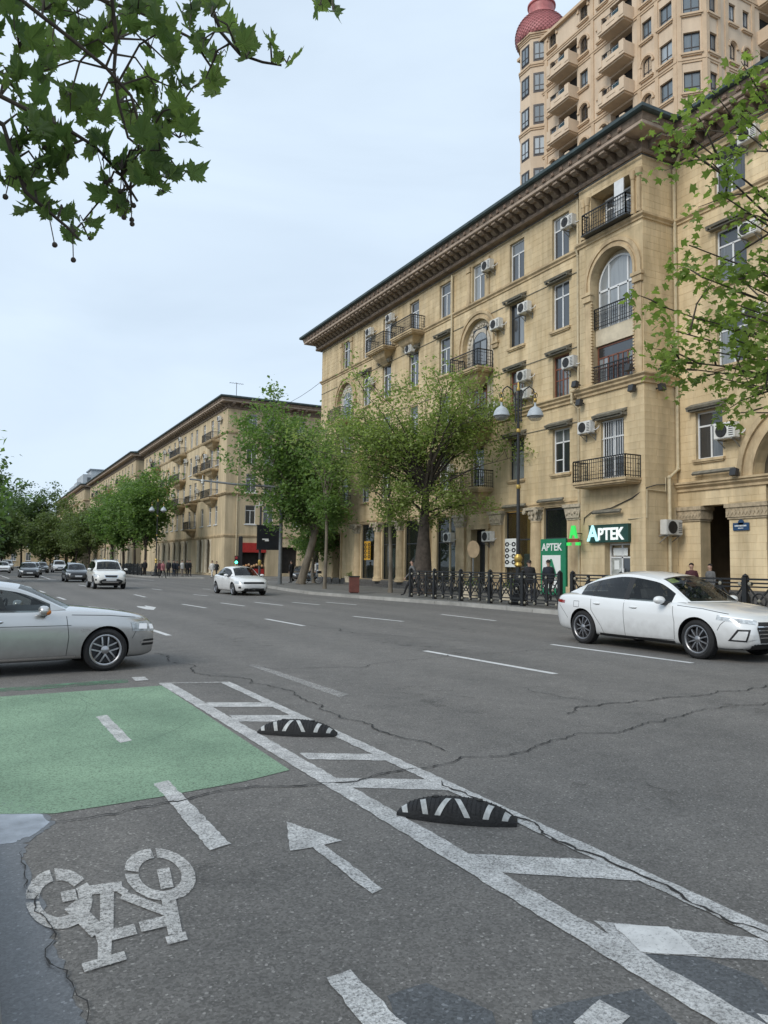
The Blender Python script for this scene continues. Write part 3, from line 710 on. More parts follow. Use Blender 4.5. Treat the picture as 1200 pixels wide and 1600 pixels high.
def column(fr, u, z0, z1, r=.36, half=True, y=0.0):
    k = (round(z1-z0, 2), r)
    if k not in COLM:
        H_ = z1-z0; b = MB(); b.lathe([(r*1.25, 0), (r*1.25, .12), (r*1.12, .16), (r*1.18, .24), (r*1.0, .30), (r*.98, H_*.5), (r*.9, H_-.75), (r*.96, H_-.74), (r*.96, H_-.70), (r*.9, H_-.69)], 20)
        c = MB(); c.lathe([(r*.9, H_-.69), (r*.98, H_-.55), (r*.95, H_-.5), (r*1.1, H_-.35), (r*1.08, H_-.3), (r*1.3, H_-.14)], 20)
        for i in range(10):
            t = 2*PI*i/10
            for zz, rr in ((H_-.5, 1.02), (H_-.3, 1.18)): c.sphere((r*rr*math.cos(t+zz), r*rr*math.sin(t+zz), zz), .075, 6, 5, sc=(1, 1, 1.5))
        c.box(-r*1.4, r*1.4, -r*1.4, r*1.4, H_-.14, H_)
        for sx in (-1, 1):
            c.lathe([(.0, -.06), (.12, -.06), (.12, .06), (.0, .06)], 10, (sx*r*1.25, -r*1.28, H_-.22), 'y')
        COLM[k] = (b.mesh('column', M_TRIM, 40), c.mesh('capital', mat('pale_capital', (.50, .43, .32), .9, .2, 8, .3, 40), 40))
    o = fr.place('column', COLM[k][0], u, y, z0); sub(o, 'capital', COLM[k][1]); return o

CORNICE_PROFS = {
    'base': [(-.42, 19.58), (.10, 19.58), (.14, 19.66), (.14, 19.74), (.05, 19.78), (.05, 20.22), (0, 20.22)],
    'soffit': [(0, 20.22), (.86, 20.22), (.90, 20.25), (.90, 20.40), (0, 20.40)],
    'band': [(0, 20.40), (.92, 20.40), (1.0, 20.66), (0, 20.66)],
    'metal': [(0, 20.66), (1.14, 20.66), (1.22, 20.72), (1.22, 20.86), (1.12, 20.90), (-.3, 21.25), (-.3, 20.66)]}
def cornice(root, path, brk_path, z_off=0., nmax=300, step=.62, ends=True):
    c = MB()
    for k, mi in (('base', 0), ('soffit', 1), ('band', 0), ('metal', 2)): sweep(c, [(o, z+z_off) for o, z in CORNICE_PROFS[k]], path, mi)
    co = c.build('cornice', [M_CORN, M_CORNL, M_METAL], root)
    if 'brk' not in COLM:
        b = MB(); b.prism([(-.05, 19.80), (-.05, 20.20), (-.80, 20.20), (-.82, 20.08), (-.66, 19.98), (-.45, 20.02), (-.34, 19.92), (-.2, 19.84)], -.15, .15, 'x'); b.box(-.17, .17, -.84, -.60, 20.06, 20.10)
        COLM['brk'] = b.mesh('bracket', mat('bracket_stone', (.29, .225, .17), .9, .2, 3, .3, 15), fix=True)
        e = MB(); e.box(-.11, .11, -.99, -.93, 20.43, 20.62); e.lathe([(.0, -1.03), (.06, -1.01), (.08, -.98)], 8, (0, 0, 20.52), 'y'); COLM['orn'] = e.mesh('rosette', mat('cornice_rosette', (.31, .22, .165), .9, .2, 3))
    n = 0
    for a, b in zip(brk_path[:-1], brk_path[1:]):
        A, B = Vector(a), Vector(b); d = B-A; k = max(1, int(d.length/step)); rz = math.atan2(d.y, d.x)
        for i in range(k):
            if n >= nmax: break
            p = A.lerp(B, (i+.5)/k); obj('bracket', COLM['brk'], co, (p.x, p.y, z_off), rz); n += 1
            obj('rosette', COLM['orn'], co, (p.x, p.y, z_off), rz)
    return co
def pipe(root, pts, r=.07, name='drainpipe'):
    b = MB(); b.tube(pts, r, 10); 
    for p in pts[1:-1]: b.sphere(p, r*1.25, 8, 6)
    return b.build(name, M_PIPE, root, 40)

# ------------------------------------------------------------------ the long sandstone building on the right
MAIN = thing('apartment_building', 'long five storey sandstone apartment building with pharmacy, arches and dark cornice', 'building', (25, 58.85, 0))
FM = Frame(MAIN, (0, 0), (0, -1))
AX = [4.85, 8.45, 11.65, 15.45, 19.25, 22.85, 26.45, 29.95]
Z5, Z4_, Z3_, Z2_ = 16.95, 13.35, 9.92, 6.2
ops = []; wins = []
def win(u, z, w_, h_, **kw):
    ops.append(dict(u0=u-w_/2, u1=u+w_/2, z0=z, z1=z+h_)); wins.append((u, z, w_, h_, kw))
for i, u in enumerate(AX):
    door5 = i in (2, 3)
    win(u, Z5, 1.25, 2.2, style='w' if i != 0 else 'ws', sill=not door5, hood=False)
    if i not in (0, 5): win(u, Z4_, 1.25, 2.4, style={6: 'd', 4: 'wo', 7: 'ws'}.get(i, 'w'), sill=True, hood=True)
    if i not in (0, 5): win(u, Z3_, 1.2, 2.15, style='b' if i in (6, 7) else 'w', sill=False, hood=i in (6, 7))
    win(u, Z2_, 1.25, 2.2, style={6: 'd', 7: 'wso'}.get(i, 'w'), sill=i not in (0, 5), hood=i in (6, 7, 4))
for u in (AX[0], AX[5]): ops.append(dict(u0=u-1.5, u1=u+1.5, z0=9.92, z1=15.85, arch=True, depth=.22, bmi=1))
shops = [(8.0, 10.3), (11.3, 13.5), (14.5, 17.0), (18.5, 20.6), (25.45, 27.65), (28.65, 30.35)]
for a, b in shops: ops.append(dict(u0=a, u1=b, z0=.62, z1=4.55, depth=1.6, back=False))
ops.append(dict(u0=22.35, u1=23.75, z0=.2, z1=3.7, depth=.9)); ops.append(dict(u0=3.05, u1=4.4, z0=.2, z1=4.0, depth=.8))
wm = MB(FM.T)
wall_face(wm, 0, 31.65, 0, 20.2, ops, .28, 0, 0)
# end wall, back wall and floor slabs behind the shop fronts
wm.add([(0, 0, 0), (0, 14, 0), (0, 14, 20.6), (0, 0, 20.6)], [(0, 1, 2, 3)], 0)
wm.add([(0, 14, 0), (59, 14, 0), (59, 14, 20.6), (0, 14, 20.6)], [(0, 1, 2, 3)], 0)
WALL = wm.build('wall', [M_STONE_B, M_PALE], MAIN, fix=False)
holes = [(o['u0']-(.35 if o.get('arch') else .0), o['u1']+(.35 if o.get('arch') else .0), o['z0'], o['z1']+(.35 if o.get('arch') else 0)) for o in ops]
holes += [(0, 31.65, 16.68, 16.95), (0, 31.65, 9.5, 9.92), (0, 31.65, 4.62, 4.82)]
stone_blocks(FM, 0, 31.6, .62, 19.58, holes, 130, (23, 26, 8), wall=WALL)
# the projecting bay
BU0, BU1 = 31.65, 35.57; BC = 33.80
FB = Frame(MAIN, (-.32, -31.65), (0, -1)); bw_ = BU1-BU0; bc = BC-BU0
bops = [dict(u0=bc-1.3, u1=bc+1.3, z0=9.92, z1=15.98, arch=True, depth=.45, bmi=1), dict(u0=bc-1.35, u1=bc+1.15, z0=17.0, z1=18.95, depth=.8), dict(u0=1.35, u1=2.75, z0=5.6, z1=8.25), dict(u0=1.55, u1=3.05, z0=.2, z1=2.72, depth=.5)]
bm_ = MB(FB.T); wall_face(bm_, 0, bw_, 0, 20.2, bops, .3, 0, 0)
bm_.add([(0, 0, 0), (0, .34, 0), (0, .34, 20.2), (0, 0, 20.2)], [(0, 3, 2, 1)], 0)
BWALL = bm_.build('wall', [M_STONE_B, M_PALE], MAIN, fix=False)
bh_ = [(bc-1.72, bc+1.72, 9.92, 16.5)]+[(o['u0'], o['u1'], o['z0'], o['z1']) for o in bops[1:]]+[(0, bw_, 16.68, 16.95), (0, bw_, 9.5, 9.92)]
stone_blocks(FB, 0, bw_, .5, 19.58, bh_, 90, (23, 22, 8), wall=BWALL, seed=8)
# return wall of the bay towards the recessed wing
FRt = Frame(MAIN, (-.32, -BU1), (1, 0))
rm = MB(FRt.T); wall_face(rm, 0, 1.95, 0, 20.2, [], 0); RWALL = rm.build('wall', M_STONE_B, MAIN, fix=False)
stone_blocks(FRt, 0, 1.93, .5, 19.58, [(0, 2, 16.68, 16.95), (0, 2, 9.5, 9.92)], 80, (24, 22, 8), wall=RWALL, seed=9)
# the recessed wing with arcade
FW = Frame(MAIN, (1.62, -BU1), (0, -1)); WL = 26.
WA = 5.94
wops = [dict(u0=1.15, u1=2.55, z0=.14, z1=4.25, back=False, depth=.6), dict(u0=WA-2.24, u1=WA+2.24, z0=5.3, z1=5.3+2.24, arch=True, back=False, depth=.6), dict(u0=4.2, u1=WA*2-4.2, z0=.14, z1=5.3, back=False, depth=.6)]
ww_ = []
def wwin(u, z, w_, h_, **kw): wops.append(dict(u0=u-w_/2, u1=u+w_/2, z0=z, z1=z+h_)); ww_.append((u, z, w_, h_, kw))
wwin(1.65, 6.2, 1.32, 2.0, style='w', sill=True, hood=True)
for z, h_, hd in ((16.95, 2.2, False), (13.35, 2.3, True), (9.92, 2.1, False)):
    for u in (2.85, 6.6, 10.4, 14.2): wwin(u, z, 1.45, h_, style='w', sill=True, hood=hd)
for u in (10.4, 14.2): wwin(u, 6.2, 1.32, 2.0, style='w', sill=True, hood=True)
wb = MB(FW.T); wall_face(wb, 0, WL, 0, 20.2, wops, .28, 0, 0)
# arcade passage behind: back wall, ceiling, inner faces of the pillar
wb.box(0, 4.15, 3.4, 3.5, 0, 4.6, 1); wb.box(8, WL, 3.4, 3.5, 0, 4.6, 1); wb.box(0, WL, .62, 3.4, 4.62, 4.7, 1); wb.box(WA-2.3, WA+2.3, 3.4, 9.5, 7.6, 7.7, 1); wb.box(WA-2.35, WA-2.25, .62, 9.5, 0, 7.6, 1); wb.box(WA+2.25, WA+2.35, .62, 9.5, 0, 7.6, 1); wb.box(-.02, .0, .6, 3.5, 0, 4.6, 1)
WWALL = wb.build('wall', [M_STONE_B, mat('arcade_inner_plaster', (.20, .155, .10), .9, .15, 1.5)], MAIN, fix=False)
wh = [(o['u0'], o['u1'], o['z0'], o['z1']) for o in wops]; wh[1] = (WA-2.95, WA+2.95, 5.2, 8.3); wh += [(0, WL, 16.68, 16.95), (0, WL, 4.9, 5.3), (-.05, 1.2, 3.6, 4.3), (2.5, 4.25, 3.6, 4.3)]
stone_blocks(FW, 0, 9.0, .5, 19.58, wh, 0, (25, 20, 6), wall=WWALL, seed=10)
for (u, z, w_, h_, kw) in wins: window(FM, u, z, w_, h_, **kw)
for (u, z, w_, h_, kw) in ww_: window(FW, u, z, w_, h_, **kw)
# cornice and string courses round all three planes
P_MAIN = [(0, 14), (0, 0), (0, -31.65), (-.32, -31.65), (-.32, -BU1), (1.62, -BU1), (1.62, -BU1-WL)]
P_MAIN = [(0, .0), (0, -31.65), (-.32, -31.65), (-.32, -BU1), (1.62, -BU1), (1.62, -BU1-WL)]
PC = [(-.32, .3), (-.32, -BU1), (1.62, -BU1), (1.62, -BU1-WL)]
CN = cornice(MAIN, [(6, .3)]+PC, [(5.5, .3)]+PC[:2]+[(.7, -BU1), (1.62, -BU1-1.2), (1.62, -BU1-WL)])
sc_ = MB(); sweep(sc_, [(0, 16.66), (.07, 16.68), (.07, 16.76), (.16, 16.84), (.16, 16.93), (0, 16.95)], [(3, 0)]+P_MAIN); sc_.build('string_course', M_TRIM, MAIN)
sc_ = MB(); sweep(sc_, [(0, 9.48), (.10, 9.5), (.10, 9.6), (.20, 9.68), (.20, 9.76), (.30, 9.84), (.30, 9.9), (0, 9.925)], [(3, 0)]+P_MAIN[:5]); sc_.build('string_course', M_TRIM, MAIN)
sc_ = MB(); sweep(sc_, [(0, 4.60), (.06, 4.62), (.06, 4.70), (.12, 4.76), (.12, 4.80), (0, 4.82)], [(3, 0)]+P_MAIN[:2]); sc_.build('string_course', M_TRIM, MAIN)
sc_ = MB(); sweep(sc_, [(0, 4.88), (.08, 4.9), (.08, 5.0), (.2, 5.1), (.2, 5.16), (.27, 5.2), (.27, 5.28), (0, 5.3)], [(1.62, -BU1-.02), (1.62, -BU1-WL)]); sc_.build('string_course', M_TRIM, MAIN)
for zz in (15.82, 12.15, 8.52):      # thin service cable along the wall
    b = MB(); sweep(b, [(.02, zz), (.045, zz), (.045, zz+.03), (.02, zz+.03)], P_MAIN[:2]); b.build('wall_cable', M_HOOD, MAIN)
b = MB(); sweep(b, [(.12, 19.42), (.16, 19.42), (.16, 19.46), (.12, 19.46)], [(P[0], P[1]) for P in P_MAIN]); b.build('wall_cable', M_DFRAME, MAIN)
b = MB(); sweep(b, [(.0, 0), (.10, 0), (.10, .5), (0, .6)], P_MAIN[:2]); sweep(b, [(.1, .0), (.7, .0), (.7, .3), (.1, .3)], [(0, -6.5), (0, -21)]); b.build('plinth', M_GRAN, MAIN)
# arches of the upper storeys
for u in (AX[0], AX[5]):
    a = MB(FM.T); arch_ring(a, u, 14.35, 1.5, 1.62, .0, -.10, z_foot=14.1); arch_ring(a, u, 14.35, 1.62, 1.8, .0, -.05, z_foot=14.1); arch_ring(a, u, 14.35, 1.8, 1.95, .0, -.12, z_foot=14.1)
    for s in (-1, 1):
        a.box(u+s*1.42, u+s*2.05, -.16, .0, 13.98, 14.1); a.box(u+s*1.48, u+s*1.98, -.10, .0, 13.75, 13.98)
    a.build('archivolt', M_TRIM, MAIN)
    t = MB(FM.T); arch_ring(t, u, 14.35, .75, .98, .22, .12, z_foot=9.95)
    for k in range(15):
        th = PI*(k+.5)/15; t.sphere((u-1.22*math.cos(th), .19, 14.35+1.22*math.sin(th)), .11, 6, 5, sc=(1, .5, 1))
    for s in (-1, 1):
        for k in range(13): t.sphere((u+s*1.22, .19, 10.3+k*.3), .10, 6, 5, sc=(1, .5, 1))
    t.build('carved_surround', mat('pale_carved_stone', (.55, .49, .40), .9, .18, 6, .4, 30), MAIN, 40)
    window(FM, u, 12.85, 1.35, 2.5, 'd' if u == AX[5] else 'ws', sill=False, y=.15); window(FM, u, 9.95, 1.35, 2.3, 'b', sill=False, y=.15)
    p = MB(FM.T); p.box(u-1.48, u+1.48, .12, .21, 12.3, 12.84); p.build('spandrel_panel', M_TRIM, MAIN)
    for s in (-1, 1):     # pilasters of the top storey
        for du in (.95,):
            p = MB(FM.T); p.box(u+s*du-.16, u+s*du+.16, -.06, .0, 16.96, 19.0); p.box(u+s*du-.22, u+s*du+.22, -.12, .0, 18.9, 19.2); p.box(u+s*du-.2, u+s*du+.2, -.1, .0, 16.96, 17.1); p.build('pilaster', M_TRIM, MAIN)
# bay dressing
a = MB(FB.T); arch_ring(a, bc, 14.68, 1.3, 1.42, .0, -.14, 22, 14.35); arch_ring(a, bc, 14.68, 1.42, 1.56, .0, -.06, 22, 14.35); arch_ring(a, bc, 14.68, 1.56, 1.72, .0, -.12, 22, 14.35)
for s in (-1, 1):
    a.box(bc+s*1.22, bc+s*1.86, -.2, .0, 14.2, 14.35); a.box(bc+s*1.27, bc+s*1.8, -.15, .0, 13.92, 14.2); a.box(bc+s*1.3, bc+s*1.72, -.06, .0, 9.93, 13.92)
    for k in range(28): a.box(bc+s*1.24, bc+s*1.34, -.09, .02, 9.98+k*.14, 10.06+k*.14)
a.build('archivolt', M_TRIM, MAIN)
f = MB(FB.T)     # arched window in the bay: frame as a ring with mullions
fy0, fy1 = .38, .33
arch_ring(f, bc, 14.55, 1.13, 1.22, fy0, fy1, 20, 12.55); f.box(bc-.04, bc+.04, fy1, fy0, 12.55, 14.35); f.box(bc-.62, bc-.54, fy1, fy0, 12.55, 15.5); f.box(bc+.54, bc+.62, fy1, fy0, 12.55, 15.5); f.box(bc-1.2, bc+1.2, fy1, fy0, 14.3, 14.4); f.box(bc-1.2, bc+1.2, fy1, fy0, 12.5, 12.6)
fo = f.build('window', M_WFRAME, MAIN)
pn = MB(FB.T); n = 18; pn.add([(bc-1.2, .372, 12.55), (bc+1.2, .372, 12.55)]+[(bc+1.2*math.cos(PI*k/n), .372, 14.55+1.2*math.sin(PI*k/n)) for k in range(n+1)], [tuple(range(n+3))])
pn.build('pane', M_PANE, fo, fix=False)
p = MB(FB.T); p.box(bc-1.28, bc+1.28, .18, .44, 11.78, 12.54); p.build('spandrel_panel', M_PALE, MAIN)
window(FB, bc, 9.95, 2.5, 1.8, 'bm', sill=False, y=.3)
FB.place('railing', railing_mesh(2.5, .0, .95, .13), bc, .10, 12.56); FB.place('railing', railing_mesh(2.56, .0, .85, .11), bc, .02, 9.94)
# top loggia of the bay
window(FB, bc-.1, 17.05, 1.9, 1.75, 'ws', sill=False, y=.65)
b = MB(FB.T); b.box(bc+.45, bc+1.0, -.32, -.27, 17.35, 18.75, 0); b.build('open_casement', M_WFRAME, MAIN)
b = MB(FB.T); b.box(bc-1.5, bc+1.3, -.5, .1, 16.95, 17.0); lb = b.build('loggia_floor', M_DFRAME, MAIN, fix=False)
FB.place('railing', railing_mesh(2.7, .45, .95, .15), bc-.1, .0, 17.0)
for du in (-1.78, -1.52, 1.32, 1.66):
    b = MB(FB.T); b.lathe([(.13, 0), (.13, .1), (.10, .14), (.095, 1.55), (.12, 1.58), (.11, 1.62), (.17, 1.86), (.17, 1.95)], 12, (bc+du, -.07, 16.97)); b.build('half_column', M_TRIM, MAIN, 35)
window(FB, 2.05, 5.62, 1.4, 2.6, 'gs', sill=False, hood=True, y=.16)
balcony(FB, 2.1, 5.44, 3.3, .95, bracket=False)
# balconies of the long facade
for i, z, w_ in ((2, 16.72, 2.7), (3, 16.80, 2.9), (5, 12.72, 2.9), (5, 9.35, 3.0), (2, 9.2, 2.7), (3, 9.2, 2.7), (0, 5.95, 2.4), (5, 5.95, 3.1), (0, 12.72, 2.4)): balcony(FM, AX[i], z, w_, 1.05)
# ground floor: columns, shop fronts
for u in (7.45, 10.8, 14.0, 17.55, 28.12): column(FM, u, .5, 4.6, .36)
for u in (24.85, 31.0, 21.3):
    b = MB(FM.T); b.box(u-.42, u+.42, -.16, 0, .4, 3.86); b.box(u-.5, u+.5, -.22, 0, .4, .7); b.build('pilaster', M_TRIM, MAIN)
    b = MB(FM.T); b.box(u-.46, u+.46, -.20, 0, 3.86, 3.95); b.prism([(u-.44, 3.95), (u+.44, 3.95), (u+.58, 4.45), (u-.58, 4.45)], -.26, 0, 'y'); b.box(u-.62, u+.62, -.34, 0, 4.45, 4.6)
    for k in range(5): b.sphere((u-.36+k*.18, -.27, 4.15+.06*(k % 2)), .07, 6, 5)
    b.build('capital', MATS['pale_capital'], MAIN, 35)
M_SHOPG = glassmat('shop_glass', (.8, .85, .82), .55, .02, (.02, .025, .025))
def shop(u0, u1, z0, z1, colr, name, emit=None, items=True):
    f = MB(FM.T); t = .06
    f.box(u0, u0+t, .12, .2, z0, z1); f.box(u1-t, u1, .12, .2, z0, z1); f.box(u0+t, u1-t, .12, .2, z0, z0+t); f.box(u0+t, u1-t, .12, .2, z1-t, z1); f.box(u0+t, u1-t, .125, .195, 3.0, 3.07)
    fo = f.build('shop_window', M_DFRAME, MAIN, fix=False)
    g = MB(FM.T); g.box(u0+t, u1-t, .15, .162, z0+t, 3.0); g.build('pane', M_SHOPG, fo, fix=False); g = MB(FM.T); g.box(u0+t, u1-t, .15, .162, 3.07, z1-t); g.build('pane', M_SHOPG, fo, fix=False)
    m = mat(name, colr, .8, .12, 2, emit=emit)
    k = MB(FM.T); k.box(u0-.1, u1+.1, 1.5, 1.58, z0-.1, z1+.1); k.box(u0, u1, .3, 1.5, z0-.06, z0-.01); k.box(u0-.02, u1+.02, .25, 1.5, z1+.0, z1+.04); k.build('shop_interior', m, fo, fix=False)
    return fo
shop(*shops[0], .62, 4.5, (.62, .56, .42), 'shop_room_a'); shop(*shops[1], .62, 4.5, (.55, .58, .52), 'shop_room_b'); shop(*shops[2], .62, 4.5, (.5, .5, .46), 'shop_room_b'); shop(*shops[3], .62, 4.5, (.55, .62, .58), 'shop_room_c')
M_DISP = mat('white_display_panel', (.74, .78, .76), .5, .05, 3); M_GOODS = mat('display_goods', (.5, .32, .28), .6, .4, 6, hue=(.2, .3, .2))
for (u, w_, h_) in ((9.6, .7, 1.9), (12.5, 1.0, 2.1), (15.4, .9, 2.0), (19.7, 1.2, 2.2), (26.9, .8, 1.6)):
    b = MB(FM.T); b.box(u-w_/2, u+w_/2, .45, .5, .7, .7+h_); dpn = b.build('display_panel', M_DISP, MAIN)
    b = MB(FM.T)
    for k in range(3): b.lathe([(.0, 0), (.10, .02), (.13, .3), (.08, .5), (.05, .56), (.09, .66), (.07, .78), (0, .82)], 10, (u-w_/2+w_*(k+.5)/3, .36, .66))
    b.build('display_goods', M_GOODS, dpn, 50)
shop(*shops[4], .62, 4.5, (.62, .42, .12), 'shop_room_warm', ((.9, .6, .2), .25)); fph = shop(*shops[5], .62, 4.5, (.18, .16, .14), 'shop_room_d')  # the warm room's surfaces glow themselves, in place of its indoor light
M_PGREEN = mat('pharmacy_green', (.02, .22, .11), .45, .06, 3); M_PGD = mat('pharmacy_dark_green', (.012, .06, .045), .4, .1, 3); M_SIGNW = mat('sign_white', (.82, .84, .82), .4, .03, 3)
M_LIT = mat('lit_white_letters', (.9, .95, .93), .4, .02, 3, emit=((.9, 1, .97), .35)); M_LITC = mat('lit_cyan_letter', (.5, .85, .9), .4, .02, 3, emit=((.45, .9, .95), .6))
# pharmacy window board
pb = thing('pharmacy_board', 'green and white pharmacy board reading APTEK in the shop window', 'sign', MAIN.location+FM.p(29.5, -.2, 0), FM.rz)
b = MB(); b.box(-.86, .98, .0, .12, .3, 3.0); b.build('board', M_PGREEN, pb)
b = MB(); b.box(-.72, .62, -.012, .0, .6, 2.2); b.build('panel', M_SIGNW, pb)
obj('lettering', text_mesh('lettering', 'APTEK', .50, .008, M_SIGNW, .012), pb, (-.02, -.01, 2.58)); obj('letter', text_mesh('letter', 'A', 1.25, .008, M_PGREEN, .03), pb, (-.05, -.022, 1.5))
b = MB(); b.box(-.45, .2, -.034, -.014, 1.22, 1.3); b.box(-.65, .4, -.02, -.013, .86, .92); b.build('stripe', M_SIGNW, pb)
# pharmacy sign over the door
ps_ = thing('pharmacy_sign', 'dark green lit sign with white letters APTEK over the pharmacy door', 'sign', MAIN.location+FB.p(0, 0, 0), FB.rz)
b = MB(); b.box(.72, 3.12, -.18, -.002, 2.74, 3.5); b.box(.70, 3.14, -.19, -.0, 3.5, 3.53); b.build('board', M_PGD, ps_)
obj('lettering', text_mesh('lettering', 'PTEK', .74, .02, M_LIT, .018, 'LEFT', .92), ps_, (1.32, -.2, 3.08)); obj('letter', text_mesh('letter', 'A', .98, .02, M_LITC, .024), ps_, (1.0, -.2, 3.12))
# projecting cross sign
cs = thing('pharmacy_cross_sign', 'bright green lit letter A sign projecting from the pharmacy wall', 'sign', MAIN.location+FM.p(31.75, -.42, .35), FM.rz)
cs.scale = (.85, .85, .88)
M_LG = mat('lit_green', (.05, .7, .12), .4, .02, 3, emit=((.05, .8, .12), .35)); M_LR = mat('lit_red_brown', (.3, .06, .03), .5, .1, 3)
b = MB(); b.prism([(-.3, 2.95), (-.17, 2.95), (-.1, 3.12), (.1, 3.12), (.17, 2.95), (.3, 2.95), (.12, 3.62), (-.12, 3.62)], -.55, -.45, 'y'); b.build('lit_letter', M_LG, cs)
b = MB(); b.box(-.42, .42, -.54, -.46, 2.76, 2.93); b.build('band', M_LR, cs)
b = MB(); b.box(-.5, -.2, -.55, -.45, 2.58, 2.74); b.box(.2, .5, -.55, -.45, 2.58, 2.74); b.build('lit_foot', M_LG, cs)
b = MB(); b.box(-.02, .02, -.46, .12, 3.2, 3.24); b.box(-.02, .02, -.46, .12, 2.82, 2.86); b.build('arm', M_IRON, cs)
# pharmacy door
b = MB(FB.T); b.box(1.55, 1.63, .3, .38, .2, 2.7); b.box(2.97, 3.05, .3, .38, .2, 2.7); b.box(1.63, 2.97, .3, .38, 2.62, 2.7); b.box(2.26, 2.34, .3, .38, .2, 2.62); b.box(1.63, 2.97, .3, .38, 2.05, 2.12); dr = b.build('door', M_WFRAME, MAIN, fix=False)
b = MB(FB.T); b.box(1.63, 2.26, .33, .345, .2, 2.05); b.build('pane', mat('frosted_door_glass', (.42, .44, .42), .25, .2, 3), dr, fix=False); b = MB(FB.T); b.box(2.34, 2.97, .33, .345, .2, 2.05); b.build('pane', M_PANE, dr, fix=False)
b = MB(FB.T); b.box(1.75, 2.6, .31, .325, 2.16, 2.5); b.build('notice', M_SIGNW, dr, fix=False); b = MB(FB.T); b.box(1.8, 2.1, .31, .322, 1.55, 1.95); b.build('notice', M_SIGNW, dr, fix=False)
b = MB(FB.T); b.cyl((2.2, .27, .8), (2.2, .27, 1.6), .02); b.cyl((2.4, .27, .8), (2.4, .27, 1.6), .02); b.build('door_handle', M_WFRAME, dr)
for fr_, u, z, w_ in ((FB, 1.9, 4.05, 1.7), (FM, 26.5, 4.75, 1.9), (FM, 29.4, 4.85, 1.9), (FW, 2.0, 5.55, 2.0)):     # linear facade lamps
    b = MB(fr_.T); b.prism([(-.34, z+.02), (-.22, z+.14), (-.16, z+.1), (-.28, z-.04)], u-w_/2, u+w_/2, 'x')
    for s in (-.35, .35): b.box(u+s*w_-.03, u+s*w_+.03, -.25, .0, z, z+.04)
    b.build('facade_lamp', M_HOOD, MAIN)
# other doors of the ground floor
b = MB(FM.T); b.box(22.35, 23.75, .55, .6, .2, 3.7); d2 = b.build('door', M_DFRAME, MAIN, fix=False)
b = MB(FM.T); b.box(22.4, 23.7, .3, .36, 2.85, 3.65); b.build('fascia', mat('black_fascia', (.01, .01, .012), .3, .1), d2, fix=False)
b = MB(FM.T); b.box(23.0, 23.65, .5, .54, .3, 2.7); b.build('poster', mat('orange_poster', (.42, .16, .07), .5, .4, 3, hue=(.5, .42, .3)), d2, fix=False)
FM.place('lettering', text_mesh('lettering', '▪ ▪ ▪ ▪', .22, .005, M_SIGNW), 23.05, .285, 3.05, d2) if False else None
b = MB(FM.T); b.box(3.05, 4.4, .45, .5, .2, 4.0); b.build('door', mat('old_wood_door', (.10, .065, .04), .6, .2, 3, stretch=(6, 6, .5)), MAIN, fix=False)
b = MB(FM.T); b.box(2.85, 3.05, -.1, .0, .2, 4.0); b.box(4.4, 4.6, -.1, .0, .2, 4.0); b.box(2.75, 4.7, -.16, .0, 4.0, 4.25); b.build('door_surround', M_TRIM, MAIN, fix=False)
b = MB(FM.T); b.box(22.1, 22.35, -.1, .0, .2, 3.7); b.box(23.75, 24.0, -.1, .0, .2, 3.7); b.box(22.0, 24.1, -.14, .0, 3.7, 3.95); b.build('door_surround', M_TRIM, MAIN, fix=False)
# drainpipes
pipe(MAIN, [FM.p(20.25, -.14, 19.3), FM.p(20.25, -.14, 9.99), FM.p(20.25, -.42, 9.8), FM.p(20.25, -.42, 9.4), FM.p(20.25, -.14, 9.1), FM.p(20.25, -.14, .4)])
pipe(MAIN, [FM.p(31.35, -.13, 19.3), FM.p(31.35, -.13, 17.1), FM.p(31.35, -.26, 16.9), FM.p(31.35, -.13, 16.5), FM.p(31.35, -.13, 10.2), FM.p(31.2, -.42, 9.95), FM.p(31.2, -.42, 9.4), FM.p(31.35, -.13, 9.1), FM.p(31.35, -.13, .2)])
pipe(MAIN, [FRt.p(1.84, -.78, 20.9), FRt.p(1.84, -.78, 20.3), FRt.p(1.84, -.12, 19.2), FRt.p(1.84, -.12, 5.9), FRt.p(1.3, -.12, 5.5), FRt.p(1.3, -.12, .2)], .085)
b = MB(); b.tube([FRt.p(1.15, -.05, 5.5), FRt.p(1.15, -.05, 4.9), FRt.p(.05, -.05, 4.92), FRt.p(.03, -.05, 3.75), FB.p(3.0, -.05, 3.72)], .03, 6); b.build('wall_cable', M_PIPE, MAIN, 40)
b = MB(); b.tube([FRt.p(1.2, -.04, 5.2), FRt.p(.6, -.05, 5.15), FRt.p(.05, -.05, 5.0), FB.p(3.2, -.05, 4.6), FB.p(2.0, -.06, 4.25), FB.p(.8, -.05, 4.15), FB.p(.3, -.05, 3.9), FM.p(31.5, -.05, 2.2)], .022, 6); b.build('wall_cable', M_DFRAME, MAIN, 40)
# wing: pillars with carved capitals, the great arch
M_CAPW = mat('carved_pillar_band', (.46, .37, .25), .9, .2, 6, .3, 30)
for (a_, b_2) in ((.02, 1.15), (2.55, 4.2), (WA*2-4.2, WA*2-2.55)):
    c = MB(FW.T); c.box(a_-.05, b_2+.05, -.06, .62, 3.62, 3.70); c.box(a_-.09, b_2+.09, -.10, .66, 3.70, 4.08); c.box(a_-.14, b_2+.14, -.15, .7, 4.08, 4.24)
    n = max(3, int((b_2-a_)/.16))
    for k in range(n+1):
        x = lerp(a_, b_2, k/n)
        c.prism([(x-.08, 3.89), (x, 3.76), (x+.08, 3.89), (x, 4.02)], -.125, -.1, 'y')
    c.build('capital', M_CAPW, MAIN, fix=True)
    c = MB(FW.T); c.box(a_-.04, b_2+.04, -.05, .62, .1, .8); c.build('pillar_base', M_GRAN, MAIN)
